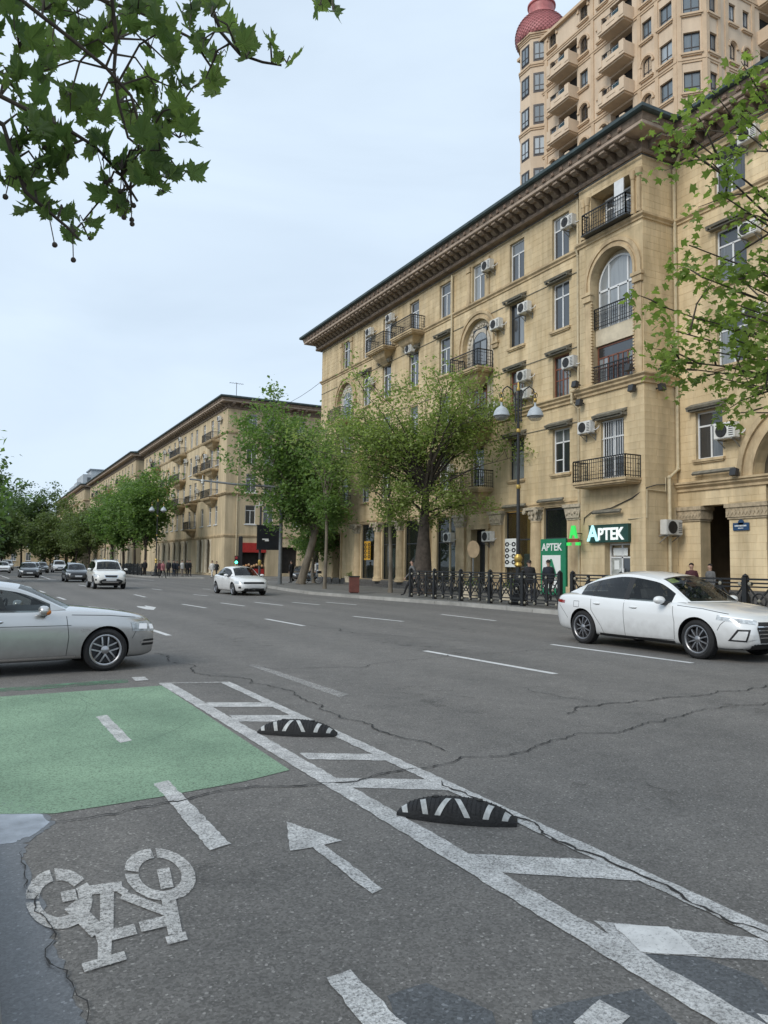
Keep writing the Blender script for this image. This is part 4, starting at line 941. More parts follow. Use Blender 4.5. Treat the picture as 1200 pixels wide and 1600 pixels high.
a = MB(FW.T); arch_ring(a, WA, 5.3, 2.24, 2.42, .0, -.10, 26); arch_ring(a, WA, 5.3, 2.42, 2.72, .0, -.03, 26); arch_ring(a, WA, 5.3, 2.72, 2.94, .0, -.14, 26); a.build('archivolt', M_TRIM, MAIN)
# street name plate
pl = thing('street_name_plate', 'small dark blue enamel street name plate on the arcade pillar', 'sign', MAIN.location+FW.p(3.12, -.04, 3.32), FW.rz)
b = MB(); b.box(-.36, .36, -.03, 0, -.16, .14); b.lathe([(0, -.03), (.13, -.03), (.13, 0), (0, 0)], 14, (0, 0, .14), 'y'); b.build('plate', mat('blue_enamel', (.01, .05, .13), .3, .1, 3), pl)
b = MB()
for k in range(9): b.box(-.27+k*.06, -.235+k*.06, -.036, -.03, -.01, .05)
for k in range(5): b.box(-.12+k*.05, -.09+k*.05, -.036, -.03, -.09, -.06)
b.build('lettering', M_SIGNW, pl)
# flood lights on the thick course
M_FLOOD = mat('flood_lamp_housing', (.03, .032, .035), .5, .1)
def flood(fr, u, y, z, label, up=1):
    t = thing('flood_lamp', label, 'lamp', MAIN.location+fr.p(u, y, z), fr.rz, 'small floodlights on the string course')
    b = MB(); b.prism([(-.16, -.12), (.04, -.16), (.1, .12), (-.1, .16)], -.14, .14, 'x'); b.build('housing', M_FLOOD, t); b = MB(); b.box(-.02, .02, -.02, .3, -.03, .03); b.build('arm', M_FLOOD, t)
flood(FB, .2, -.45, 10.1, 'small black floodlight by the drainpipe on the course left of the bay'); flood(FB, 3.5, -.42, 10.15, 'small black floodlight right of the lower bay railing'); flood(FB, 3.45, -.2, 9.3, 'small black floodlight under the string course near the bay corner')
flood(FRt, .7, -.3, 9.3, 'small black floodlight on the bay return wall under the course'); flood(FRt, .8, -.35, 10.15, 'small black floodlight on the bay return wall above the course'); flood(FB, .25, -.25, 9.25, 'small black floodlight under the string course left of the bay'); flood(FW, 3.1, -.35, 5.45, 'dark floodlight on the arcade ledge below the great arch')
# air conditioners of the long building
OR = ('first', 'second', 'third', 'fourth', 'fifth', 'sixth', 'seventh', 'eighth')
for i, du, z, fl in ((1, 1.05, 18.6, 'top'), (2, 1.0, 18.75, 'top'), (5, 1.35, 18.5, 'top'), (7, .95, 18.35, 'top'), (6, 1.05, 15.1, 'fourth'), (5, 2.2, 14.9, 'fourth'), (7, 1.0, 11.4, 'third'), (6, 1.0, 11.5, 'third'), (6, 1.05, 10.55, 'lower third'), (5, 2.05, 10.3, 'third'),
                     (1, 1.1, 14.9, 'fourth'), (3, .0, 15.9, 'fourth'), (1, 1.05, 11.2, 'third'), (4, 1.0, 7.4, 'second')):
    ac_unit(FM, AX[i]+du, z, f'white air conditioner right of the {OR[i]} window from the left end, {fl} storey')
ac_unit(FB, .75, 8.0, 'white air conditioner above the balcony beside the barred bay window'); ac_unit(FRt, 1.15, 3.35, 'grey air conditioner on the bay return wall right of the APTEK sign', s=1.15)
ac_unit(FW, 2.75, 7.15, 'white air conditioner covering the right part of the window beside the great arch', s=1.15); ac_unit(FM, 24.35, 3.25, 'white air conditioner above the dark shop door behind the fence'); ac_unit(FM, 20.4, 3.3, 'white air conditioner above the shop window near the thick tree trunk')
ac_unit(FW, 4.0, 18.8, 'air conditioner near the eaves at the right edge, behind leaves'); ac_unit(FW, 3.95, 15.0, 'air conditioner beside the fourth storey wing window behind leaves'); ac_unit(FW, 4.1, 11.6, 'air conditioner beside the third storey wing window behind leaves')
# ------------------------------------------------------------------ further sandstone blocks down the avenue
M_STONE2 = mat('far_sandstone', (.66, .53, .34), .9, .10, .5, .2, 6, stretch=(1, 1, .5), streak=.28)
def far_window(fr, uc, z, w_, h_, sill=True, y=.14, pane=True):
    k = (w_, h_, 'far')
    if k not in WIN:
        f = MB(); x = w_/2
        f.box(-x, -x+.08, -.03, .03, 0, h_); f.box(x-.08, x, -.03, .03, 0, h_); f.box(-x+.08, x-.08, -.03, .03, 0, .08); f.box(-x+.08, x-.08, -.03, .03, h_-.08, h_); f.box(-.04, .04, -.025, .03, .08, h_*.72); f.box(-x+.08, x-.08, -.026, .03, h_*.72-.03, h_*.72+.04)
        f.box(-x-.12, x+.12, -.25, 0, -.12, -.01); p = MB(); p.box(-x+.05, x-.05, .0, .02, .05, h_-.05)
        WIN[k] = (f.mesh('window', M_WFRAME, fix=False), p.mesh('pane', M_PANEF, fix=False))
    o = fr.place('window', WIN[k][0], uc, y, z)
    if pane: sub(o, 'pane', WIN[k][1])
def far_block(label, loc, front, side, axes, saxes, balc, arches, panes=True, nbrk=60, colu=(), acs=()):
    """five storey block: front facade (towards the avenue) of length front, side facade (towards the camera) of length side"""
    B = thing('apartment_building', label, 'building', loc, 0, 'sandstone blocks down the avenue')
    Ff = Frame(B, (0, 0), (0, -1)); Fs = Frame(B, (0, -front), (1, 0)); LV = ((16.95, 2.2), (13.35, 2.3), (9.92, 2.15), (6.2, 2.2))
    for fr, ln, ax, isfront in ((Ff, front, axes, True), (Fs, side, saxes, False)):
        o_ = []; wl = []
        for u in ax:
            for (z, h_) in LV: o_.append(dict(u0=u-.62, u1=u+.62, z0=z, z1=z+h_)); wl.append((u, z, h_))
        if isfront:
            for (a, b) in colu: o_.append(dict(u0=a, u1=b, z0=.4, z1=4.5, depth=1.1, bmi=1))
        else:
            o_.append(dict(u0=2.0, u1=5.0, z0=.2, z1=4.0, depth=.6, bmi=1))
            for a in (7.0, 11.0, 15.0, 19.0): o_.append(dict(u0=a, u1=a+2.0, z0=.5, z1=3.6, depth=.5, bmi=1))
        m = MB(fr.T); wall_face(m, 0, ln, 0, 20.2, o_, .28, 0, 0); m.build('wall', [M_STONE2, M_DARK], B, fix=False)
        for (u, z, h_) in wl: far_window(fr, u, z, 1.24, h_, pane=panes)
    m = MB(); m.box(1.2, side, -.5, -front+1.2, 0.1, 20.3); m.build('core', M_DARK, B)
    path = [(0, 0), (0, -front), (side, -front)]
    cornice(B, path, path, 0, nbrk, 1.0)
    for z0, t in ((16.66, .16), (9.5, .28), (4.62, .12)):
        s = MB(); sweep(s, [(0, z0), (t*.5, z0+.02), (t, z0+.2), (t, z0+.28), (0, z0+.3)], path); s.build('string_course', M_TRIM, B)
    for (u, z, w_) in balc: balcony(Ff, u, z, w_, 1.1)
    for u in arches:
        a = MB(Ff.T); arch_ring(a, u, 14.35, 1.2, 1.5, .0, -.12, 12, 13.4); a.build('archivolt', M_TRIM, B)
    for (a, b) in colu:
        for u in (a, b): 
            c = MB(Ff.T); c.lathe([(.30, 0), (.24, .3), (.22, 3.5), (.34, 4.0), (.34, 4.1)], 12, (u, .12, .4)); c.build('column', M_PALE, B, 40)
    for k, (u, z) in enumerate(acs): ac_unit(Ff, u, z, acs_label(label, k, u, z), s=1.0)
    return B, Ff, Fs
def acs_label(label, k, u, z):
    st = 'top' if z > 16.9 else 'fourth' if z > 13.3 else 'third' if z > 9.9 else 'second'
    return f'small white air conditioner, {st} storey of the corner block past the traffic lights, number {k+1} from the right' if False else f'small air conditioner on the {st} storey of the corner block, {("close to the corner", "beside the arched window", "between the balcony stacks", "under the long balcony", "beside the long balcony", "left of the long balcony", "near the far end", "at the far end", "left of the arched window", "above the long balcony")[k]}'
ax2 = [50.5-x for x in (3.9, 6.6, 10.3, 14.2, 17.0, 20.6, 24.2, 27.0, 30.6, 34.2, 37.8, 41.4, 45.0, 48.2)]
B2, F2f, F2s = far_block('five storey sandstone corner block with stacked balconies beyond the side street', (25, 137, 0), 50.5, 34, ax2, [3.0, 5.2, 9.0, 12.6, 16.2, 19.8, 23.4, 27.0],
    [(50.5-5.3, 16.3, 4.2), (50.5-5.3, 12.85, 4.2), (50.5-5.3, 9.4, 4.2), (50.5-10.3, 12.85, 2.4), (50.5-14.6, 5.95, 2.8), (50.5-14.2, 9.3, 2.6), (50.5-22.4, 16.5, 6.0), (50.5-22.4, 12.9, 6.0), (50.5-22.4, 9.4, 6.0), (50.5-30.6, 12.85, 2.4), (50.5-37.8, 16.4, 3)],
    [50.5-10.3, 50.5-30.6], colu=[(50.5-29.8, 50.5-27.6), (50.5-26.4, 50.5-24.2), (50.5-23, 50.5-20.8), (50.5-19.6, 50.5-17.4), (50.5-12, 50.5-9.6), (50.5-8.2, 50.5-5.8), (50.5-33.4, 50.5-31), (50.5-37, 50.5-34.8)],
    acs=[(50.5-2.4, 18.7), (50.5-8.4, 14.9), (50.5-12.3, 15.2), (50.5-18.8, 15.5), (50.5-25.8, 11.3), (50.5-28.8, 18.2), (50.5-32.4, 18.4), (50.5-43.2, 18.4), (50.5-12.2, 10.8), (50.5-22.4, 19.0)])
# red shop front on the side facade
b = MB(F2s.T); b.box(2.0, 5.0, -.12, .0, 2.9, 4.0); rs = b.build('shop_fascia', mat('red_shop_fascia', (.42, .03, .025), .5, .1, 3), B2)
b = MB(F2s.T); b.box(2.1, 4.9, .2, .3, .2, 1.0); b.build('shop_counter', MATS['red_shop_fascia'], B2); b = MB(F2s.T)
for k in range(8): b.sphere((2.4+k*.32, .25, 1.25+.1*(k % 3)), .17, 7, 5)
b.build('shop_goods', mat('orange_goods', (.5, .2, .06), .6, .4, 5, hue=(.5, .45, .3)), B2, 40)
pipe(B2, [F2s.p(1.35, -.12, 19.3), F2s.p(1.35, -.12, .2)], .08)
acs_label2 = 'air conditioner beside the second storey window above the red shop'
ac_unit(F2s, 6.7, 7.9, acs_label2)
# carved flower boxes / satellite aerial on the roof
an = thing('roof_aerial', 'thin television aerial on the roof of the corner block', 'aerial', (27, 90, 20.95)); b = MB(); b.cyl((0, 0, 0), (0, 0, 2.6), .035); b.build('mast', M_FLOOD, an); b = MB(); b.bar((-.9, 0, 2.5), (.9, 0, 2.5), .03, .03)
for k in range(6): b.bar((-.8+k*.3, -.35, 2.5), (-.8+k*.3, .35, 2.5), .02, .02)
b.build('antenna_element', M_FLOOD, an)
ax3 = [2.2+3.5*k for k in range(17)]
B3, F3f, F3s = far_block('third sandstone block down the avenue, standing slightly forward, with balconies', (24.0, 201, 0), 61.5, 18, ax3, [3, 7, 11], [(u, z, 2.8) for u in (12.7, 19.7, 33.7, 47.7) for z in (16.4, 12.9, 9.4)], [], panes=True, nbrk=0, colu=[(61.5-5-k*4.2, 61.5-2.6-k*4.2) for k in range(9)])
ax4 = [2.2+3.5*k for k in range(21)]
B4, F4f, F4s = far_block('farthest sandstone block at the end of the row, above the trees', (23.0, 279, 0), 75, 18, ax4, [3, 7, 11], [(u, z, 2.8) for u in (61.7, 47.7, 33.7, 19.7) for z in (16.4, 12.9, 9.4)], [], panes=False, nbrk=0)
# pale grey modern block rising behind the row
G = thing('grey_modern_block', 'pale grey stepped modern block rising behind the far roofs', 'building', (30.5, 300, 0))
M_GREY = mat('pale_grey_cladding', (.42, .45, .47), .6, .08, .5)
b = MB(); b.box(0, 20, -6, 30, 0, 28.5); b.box(2, 20, -6, 14, 28.5, 33); b.box(0, 1.4, -6.0, 3, 28.5, 30); b.box(5, 18, -3, 8, 33, 35); b.box(1, 20, 14, 30, 28.5, 30.5); b.build('wall', M_GREY, G)
b = MB(); b.box(4.5, 18.5, -3.5, 8.5, 35, 35.4); b.box(-.3, 20, -6.3, 30, 28.2, 28.5); b.build('roof', mat('grey_metal_roof', (.20, .24, .27), .4, .1), G)
gw = MB(); gw.box(-.6, .6, -.04, .06, 0, 1.7); gwm = gw.mesh('window', M_PANEF)
for r in range(3):
    for k in range(5): obj('window', gwm, G, (2.0+k*3.4, -6.02, 20.5+r*3.2+(0)), 0)
for k in range(3): obj('window', gwm, G, (4+k*3.4, -6.02, 30.2), 0)
for r in range(2):
    for k in range(6): obj('window', gwm, G, (-.02, -2+k*5, 22+r*3.2), -PI/2)

# ------------------------------------------------------------------ the beige tower with a red dome
TW = thing('high_rise_tower', 'tall beige high rise tower with balconies and a red dome behind the long building', 'building', (48, 61.6, 0))
M_TOW = mat('tower_render', (.70, .55, .40), .85, .06, .4, .2, 8, streak=.12); M_TOWT = mat('tower_trim', (.62, .46, .31), .85, .08, 1, .2, 10); M_DOME = mat('red_dome_tile', (.50, .17, .165), .5, .12, 3); M_TWF = mat('tower_window_frame', (.05, .042, .04), .4, .1)
M_TPANE = panemat('tower_pane', (.10, .13, .15), (.45, .50, .53), .06)
FT = Frame(TW, (0, 0), (0, -1)); TZ = 54.6; FL = 3.3
# plan: main face 0..20.2 along -Y, a 45 degree corner, then the face towards the camera
D_ = 1.5
FD = Frame(TW, (0, -20.2), (1, -1)); FE = Frame(TW, (D_, -20.2-D_), (1, 0)); DL = D_*math.sqrt(2)
def tower_face(fr, ln, cols, logg):
    o_ = []; items = []
    for (u, w_, arch_rows) in cols:
        for k in range(0, 11):
            zc = 53.6-FL*k; h_ = 1.75; ar = (k in arch_rows)
            o_.append(dict(u0=u-w_/2, u1=u+w_/2, z0=zc-h_/2, z1=zc+h_/2, arch=ar, depth=.22)); items.append((u, zc-h_/2, w_, h_, ar))
    for (a, b) in logg:
        for k in range(1, 11):
            zf = 53.6-FL*k-1.35
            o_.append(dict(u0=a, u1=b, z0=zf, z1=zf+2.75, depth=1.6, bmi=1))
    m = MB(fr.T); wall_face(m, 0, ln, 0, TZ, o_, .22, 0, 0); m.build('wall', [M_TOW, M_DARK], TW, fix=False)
    for (u, z, w_, h_, ar) in items: tower_window(fr, u, z, w_, h_, ar)
    for k in range(0, 11):
        zf = 53.6-FL*k-1.5
        if k % 2 == 1 or k == 0:
            m = MB(fr.T); m.box(-.0, ln, -.14, .0, zf-.02, zf+.12); m.box(0, ln, -.08, 0, zf-.2, zf-.02); m.build('string_course', M_TOWT, TW, fix=False)
    for (a, b) in logg:
        for k in range(1, 11): tower_balcony(fr, (a+b)/2, 53.6-FL*k-1.35, b-a)
TWM = {}
def tower_window(fr, u, z, w_, h_, ar):
    k = (w_, h_, ar)
    if k not in TWM:
        f = MB(); x = w_/2; r = x; top = h_-r if ar else h_
        f.box(-x, -x+.07, -.02, .04, 0, top); f.box(x-.07, x, -.02, .04, 0, top); f.box(-x+.07, x-.07, -.02, .04, 0, .07); f.box(-.04, .04, -.02, .04, .07, h_-.07); f.box(-x+.07, x-.07, -.018, .04, h_*.3, h_*.3+.07)
        if ar: arch_ring(f, 0, top, r-.08, r, .04, -.02, 12)
        else: f.box(-x+.07, x-.07, -.02, .04, h_-.07, h_)
        p = MB()
        if ar: p.add([(-x+.03, .02, .02), (x-.03, .02, .02)]+[((r-.03)*math.cos(PI*t/12), .02, top+(r-.03)*math.sin(PI*t/12)) for t in range(13)], [tuple(range(15))])
        else: p.box(-x+.03, x-.03, .015, .03, .03, h_-.03)
        s = MB(); s.box(-x-.22, x+.22, -.42, -.19, -.18, -.02); s.box(-x-.12, x+.12, -.34, -.19, -.28, -.18)
        hm = None
        if ar: h2 = MB(); arch_ring(h2, 0, top, r+.06, r+.22, -.19, -.32, 12); h2.box(-x-.28, -x-.04, -.34, -.19, top-.12, top+.06); h2.box(x+.04, x+.28, -.34, -.19, top-.12, top+.06); hm = h2.mesh('arch_trim', M_TOWT)
        TWM[k] = (f.mesh('window', M_TWF, fix=False), p.mesh('pane', M_TPANE, fix=False), s.mesh('sill', M_TOWT, fix=True), hm)
    o = fr.place('window', TWM[k][0], u, .2, z); sub(o, 'pane', TWM[k][1]); sub(o, 'sill', TWM[k][2]); TWM[k][3] and sub(o, 'arch_trim', TWM[k][3])
def tower_balcony(fr, u, z, w_):
    k = (round(w_, 2), 'b')
    if k not in TWM:
        x = w_/2+.25; b = MB(); b.box(-x, x, -1.25, .0, -.22, 0); b.box(-x+.15, x-.15, -1.1, 0, -.34, -.22)
        b.box(-x, x, -1.25, -1.12, 0, .55); b.box(x-.14, x, -1.12, 0, 0, .95); b.box(-x, -x+.14, -1.12, 0, 0, .95); b.box(x-.55, x, -1.3, -1.1, 0, 1.05); b.box(-x, -x+.5, -1.3, -1.1, 0, 1.05); b.box(-.5, .5, -1.29, -1.25, .15, .32)
        r = MB(); r.box(-x+.4, x-.5, -1.21, -1.17, .98, 1.03)
        for i in range(12): r.box(lerp(-x+.5, x-.6, i/11)-.015, lerp(-x+.5, x-.6, i/11)+.015, -1.2, -1.18, .55, 1.0)
        a = MB(); a.box(-.05, .75, -1.1, -.8, .5, 1.1); g = MB(); g.box(.15, x-.5, -1.165, -1.12, .55, .95)
        TWM[k] = (b.mesh('balcony', M_TOW), r.mesh('railing', M_IRON, fix=False), a.mesh('balcony_unit', M_AC), g.mesh('balcony_screen', mat('teal_screen', (.03, .09, .12), .4, .2)))
    o = fr.place('balcony', TWM[k][0], u, 0, z)
    for m in TWM[k][1:]: sub(o, m.name.split('.')[0], m)
tower_face(FT, 20.2, [(5.0, 1.05, (0, 1, 4)), (9.4, 1.05, (0, 1, 3, 4, 5)), (11.9, 1.05, (1, 3, 4)), (17.0, 1.05, (3, 4, 5)), (19.0, 1.3, ())], [(5.9, 8.5), (12.8, 15.4)])
tower_face(FD, DL, [(DL/2, 1.25, ())], [])
tower_face(FE, 22., [(.8, 1.0, ()), (3.2, .8, (3, 4)), (4.9, .8, (3, 4)), (10.5, 1.0, (2, 3)), (14.5, 1.0, ())], [(6.6, 9.2)])
for fr, us in ((FT, (4.1, 10.6, 16.2, 18.1, 20.0)), (FD, (.12, DL-.12)), (FE, (.15, 1.5, 2.4, 5.7, 12.5))):
    for u in us:
        b = MB(fr.T); b.box(u-.18, u+.18, -.10, .0, 10, TZ-.4); b.build('pilaster', M_TOWT, TW, fix=False)
m = MB(FT.T); m.box(-.2, 20.3, -.35, .4, TZ-.3, TZ); m.build('parapet', M_TOWT, TW, fix=False); m = MB(FE.T); m.box(0, 22, -.35, .4, TZ-.3, TZ); m.build('parapet', M_TOWT, TW, fix=False)
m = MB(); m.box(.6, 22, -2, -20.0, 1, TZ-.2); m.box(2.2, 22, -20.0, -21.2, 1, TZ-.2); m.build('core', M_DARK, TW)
# corner turret with the onion dome
TC = Vector((1.2, -1.9, 0)); TR = 2.25
def octo(r): return [(TC.x+r*math.cos(PI/8+k*PI/4), TC.y+r*math.sin(PI/8+k*PI/4)) for k in range(8)]
t = MB(); t.prism(octo(TR), 0, 55.0, 'z'); t.build('turret_wall', M_TOW, TW)
for zz in (52.0, 45.4, 38.8, 55.0): t = MB(); t.prism(octo(TR+.18), zz-.02, zz+.14, 'z'); t.prism(octo(TR+.1), zz-.2, zz-.02, 'z'); t.build('turret_course', M_TOWT, TW)
t = MB(); t.prism(octo(TR+.3), 55.14, 55.35, 'z'); t.build('turret_eave', M_TOWT, TW)
AP = TR*math.cos(PI/8)
for ang in (PI, PI*1.25, PI*1.5):
    fr = Frame(TW, (TC.x+AP*math.cos(ang), TC.y+AP*math.sin(ang)), (-math.sin(ang), math.cos(ang)))
    for k in range(0, 9):
        fr.place('window_niche', TWM.setdefault('nic', (lambda q: (q.box(-.62, .62, -.03, .02, -.06, 2.0), q.mesh('window_niche', M_TWF, fix=False))[1])(MB())), 0, 0, 52.45-FL*k)
        o = fr.place('window', TWM[(1.05, 1.75, False)][0], 0, -.05, 52.55-FL*k); sub(o, 'pane', TWM[(1.05, 1.75, False)][1])
d = MB(); dome = [(2.45, 0), (2.62, .35), (2.68, .9), (2.55, 1.6), (2.2, 2.25), (1.75, 2.7), (1.3, 2.95), (1.22, 3.3), (1.3, 3.6), (1.32, 4.05), (1.45, 4.12), (1.45, 4.28), (1.0, 4.5), (.55, 4.9), (.28, 5.3), (.16, 6.2), (.05, 7.0), (0, 7.05)]
d.lathe(dome, 24, (TC.x, TC.y, 55.3)); do = d.build('dome', M_DOME, TW, 50)
# fish-scale tiles on the dome, joined
s = MB(); dz = pchip([(z, r) for r, z in dome[:9]])
for row in range(17):
    z0 = .05+row*.175; r0, r1 = dz(z0), dz(z0+.24); n = 40
    for k in range(n):
        a0 = 2*PI*(k+.5*(row % 2))/n; w2 = PI/n*.92
        P = lambda a, r, z, o: (TC.x+(r+o)*math.cos(a), TC.y+(r+o)*math.sin(a), 55.3+z)
        s.add([P(a0-w2, r1, z0+.2, .01), P(a0+w2, r1, z0+.2, .01), P(a0+w2*.7, r0, z0+.03, .05), P(a0, r0, z0-.03, .06), P(a0-w2*.7, r0, z0+.03, .05)], [(0, 4, 3, 2, 1)])
s.build('dome_tiles', mat('red_dome_scale', (.55, .20, .20), .55, .05, 3, isl=.10), do, fix=False, kind='stuff')

# low block closing the avenue behind the far trees
FB_ = thing('apartment_building', 'low beige block glimpsed behind the trees at the end of the avenue', 'building', (-34, 236, 0)); Fe = Frame(FB_, (0, 0), (1, 0))
b = MB(); b.box(0, 56, 0, 14, 0, 13); b.build('wall', M_STONE2, FB_); b = MB(); b.box(-.6, 56.6, -.6, 14.6, 13, 13.5); b.build('roof', M_CORN, FB_)
for k in range(15):
    for r in range(3): far_window(Fe, 2.2+k*3.7, 1.6+r*3.9, 1.24, 2.2, y=-.03)
# ================================================================== vehicles
def paint(name, col, metal=0., rough=.32):
    if name in MATS: return MATS[name]
    m = mat(name, col, rough, .015, 1.5, metal=metal, coat=1.0)
    # road dust thrown up on the lower panels
    t = m.node_tree; N = t.nodes.new; K = t.links.new; b = t.nodes['Principled BSDF']; src = b.inputs['Base Color'].links[0].from_socket
    co = N('ShaderNodeTexCoord'); sx = N('ShaderNodeSeparateXYZ'); K(co.outputs['Object'], sx.inputs[0]); nz = N('ShaderNodeTexNoise'); nz.inputs['Scale'].default_value = 7; nz.inputs['Detail'].default_value = 6; K(co.outputs['Object'], nz.inputs['Vector'])
    ma = N('ShaderNodeMath'); ma.operation = 'MULTIPLY_ADD'; ma.inputs[1].default_value = -.35; K(nz.outputs['Fac'], ma.inputs[0]); K(sx.outputs[2], ma.inputs[2])
    mr = N('ShaderNodeMapRange'); mr.inputs[1].default_value = .02; mr.inputs[2].default_value = .42; mr.inputs[3].default_value = .5; mr.inputs[4].default_value = .0; K(ma.outputs[0], mr.inputs[0])
    mx_ = N('ShaderNodeMix'); mx_.data_type = 'RGBA'; mx_.inputs[7].default_value = (.16, .145, .125, 1); K(mr.outputs[0], mx_.inputs[0]); K(src, mx_.inputs[6]); K(mx_.outputs[2], b.inputs['Base Color'])
    r2 = N('ShaderNodeMapRange'); r2.inputs[1].default_value = 0; r2.inputs[2].default_value = .5; r2.inputs[3].default_value = 1; r2.inputs[4].default_value = .25; K(mr.outputs[0], r2.inputs[0]); K(r2.outputs[0], b.inputs['Coat Weight'])
    return m
M_TYRE = mat('tyre_rubber', (.016, .016, .017), .85, .15, 12); M_RIM = mat('alloy_rim', (.42, .42, .43), .32, .06, 6, metal=.85); M_RIMD = mat('dark_alloy', (.05, .05, .055), .35, .1, 6, metal=.6)
M_CGLASS = glassmat('car_glass', (.80, .85, .85), .62, .015, (.008, .01, .011)); M_CGLASSD = glassmat('car_glass_tinted', (.55, .6, .6), .38, .015, (.006, .007, .008))
M_CBLK = mat('car_black_plastic', (.014, .014, .015), .5, .1, 8); M_SEAT = mat('car_seat', (.09, .082, .075), .8, .2, 8); M_CHROME = mat('chrome_trim', (.75, .75, .76), .12, .02, 4, metal=1.); M_HEAD = mat('headlight_lens', (.55, .58, .6), .08, .25, 14, coat=1.0); M_TAIL = mat('taillight_lens', (.30, .012, .012), .15, .1, 8, coat=1.0)
M_PLATE = mat('number_plate', (.62, .63, .64), .5, .05, 3); M_AMBER = mat('amber_lens', (.55, .17, .03), .3, .1); M_LITL = mat('lit_headlight', (.9, .92, .95), .2, .02, 3, emit=((.95, .97, 1), .15))

def car_proto(sp, name, label, hires=True):
    """sp: control curves of the body in metres, x forward, origin under the middle of the wheelbase"""
    root = thing(name, label, 'car'); wb = sp['wb']; R = sp['r']; xf, xr = wb/2, -wb/2
    top, bot, sho, wid = (pchip(sp[k]) for k in ('top', 'bot', 'sho', 'wid'))
    xn, xt = sp['top'][-1][0], sp['top'][0][0]
    xs = [xt, xt+.05, xt+.16, xt+.32]+[lerp(xt+.5, xn-.5, i/18) for i in range(19)]+[xn-.32, xn-.16, xn-.05, xn]
    V = []; sec = []
    for x in xs:
        w_, zt, zb, zs = wid(x), top(x), bot(x), sho(x); zs = min(zs, zt-.02); mid = lerp(zb, zs, .52); tum = sp.get('tumble', .05)
        q = [(0, zb), (w_*.82, zb), (w_*.915, zb+.035), (w_*.945, zb+.11), (w_*.968, lerp(zb, zs, .34)), (w_*.988, mid), (w_*1.0, lerp(zb, zs, .76)), (w_*(1-tum*.55), zs-.05), (w_*(1-tum), zs), (w_*(1-tum)-.05, zs+(zt-zs)*.45), (w_*.66, zs+(zt-zs)*.86), (w_*.34, zt-.004), (0, zt)]
        sec.append(q)
    m = len(sec[0]); ring = 2*m-2
    for x, q in zip(xs, sec):
        for (y, z) in q: V.append((x, y, z))
        for (y, z) in reversed(q[1:-1]): V.append((x, -y, z))
    F = []
    for i in range(len(xs)-1):
        for k in range(ring): F.append((i*ring+k, (i+1)*ring+k, (i+1)*ring+(k+1) % ring, i*ring+(k+1) % ring))
    # end caps as strips across
    for base, rev in ((0, False), ((len(xs)-1)*ring, True)):
        for k in range(m-1):
            a, b = base+k, base+k+1; c, d = base+(ring-k-1) % ring if k+1 < m-1 else base+m-1, base+(ring-k) % ring
            f = [a, b, c, d]; f = [f[i] for i in range(4) if f[i] not in f[:i]]
            if len(f) >= 3: F.append(tuple(f if not rev else f[::-1]))
    me = bpy.data.meshes.new('body'); me.from_pydata(V, [], F)
    bm = bmesh.new(); bm.from_mesh(me); bmesh.ops.recalc_face_normals(bm, faces=bm.faces); bm.to_mesh(me); bm.free()
    P = paint(*sp['paint']); me.materials.append(P); me.materials.append(M_CBLK)
    tmp = bpy.data.objects.new('tmp', me); COL.objects.link(tmp); sd = tmp.modifiers.new('s', 'SUBSURF'); sd.levels = sd.render_levels = 2 if hires else 1
    cut = MB(); ra = R+sp.get('arch', .065)
    for x in (xf, xr):
        for s in (-1, 1):
            n = 40
            prof = [(x+ra*math.cos(2*PI*k/n), R+ra*math.sin(2*PI*k/n)*(1.0)) for k in range(n)]
            cut.prism(prof, s*.52, s*1.2, 'y')
    cm = cut.mesh('cut', M_CBLK); co = bpy.data.objects.new('cut', cm); COL.objects.link(co)
    bo = tmp.modifiers.new('b', 'BOOLEAN'); bo.object = co; bo.operation = 'DIFFERENCE'; bo.solver = 'EXACT'
    try: bo.material_mode = 'TRANSFER'
    except Exception: pass
    dg = bpy.context.evaluated_depsgraph_get(); body = bpy.data.meshes.new_from_object(tmp.evaluated_get(dg))
    bpy.data.objects.remove(tmp); bpy.data.objects.remove(co)
    body.name = 'body'
    E_, Cc = sp['edge'], sp['centre']
    x_c0, x_c1 = E_[-1][0]-.1, E_[0][0]
    # wheel wells and the tub under the glass are black
    blk = None
    for i, mm in enumerate(body.materials):
        if mm == M_CBLK: blk = i
    for p in body.polygons:
        c = p.center; n = p.normal
        if blk is not None:
            if n.z > .6 and x_c0+.12 < c.x < x_c1-.02 and abs(c.y) < wid(c.x)*.83 and c.z > .7: p.material_index = blk
            if c.z < bot(c.x)+.03 and n.z < -.5: p.material_index = blk
    body.shade_smooth(); body.set_sharp_from_angle(angle=rad(38))
    bodyo = obj('body', body, root)
    bmx = bmesh.new(); bmx.from_mesh(body); bvh = BVHTree.FromBMesh(bmx); bmx.free()
    # ---- greenhouse
    n = len(E_)-1
    ex = [pchip([(i, p[j]) for i, p in enumerate(E_)]) for j in range(3)]; cx = [pchip([(i, p[j]) for i, p in enumerate(Cc)]) for j in (0, 1)]
    S_ = sorted({*[i*.125 for i in range(8*n+1)], .03, .93, n-.94, n-.06}); T_ = [0, .25, .5, .75, .91, 1.0]
    def cano(s, t):
        xe, ye, ze = (f(s) for f in ex); xc, zc = cx[0](s), cx[1](s); k = t*t; return (lerp(xc, xe, k), ye*t, lerp(zc, ze, t**2.4))
    cab = MB(); ws = MB(); rw = MB()
    def q4(mb, pts, off=0): mb.add(pts, [(0, 1, 2, 3)])
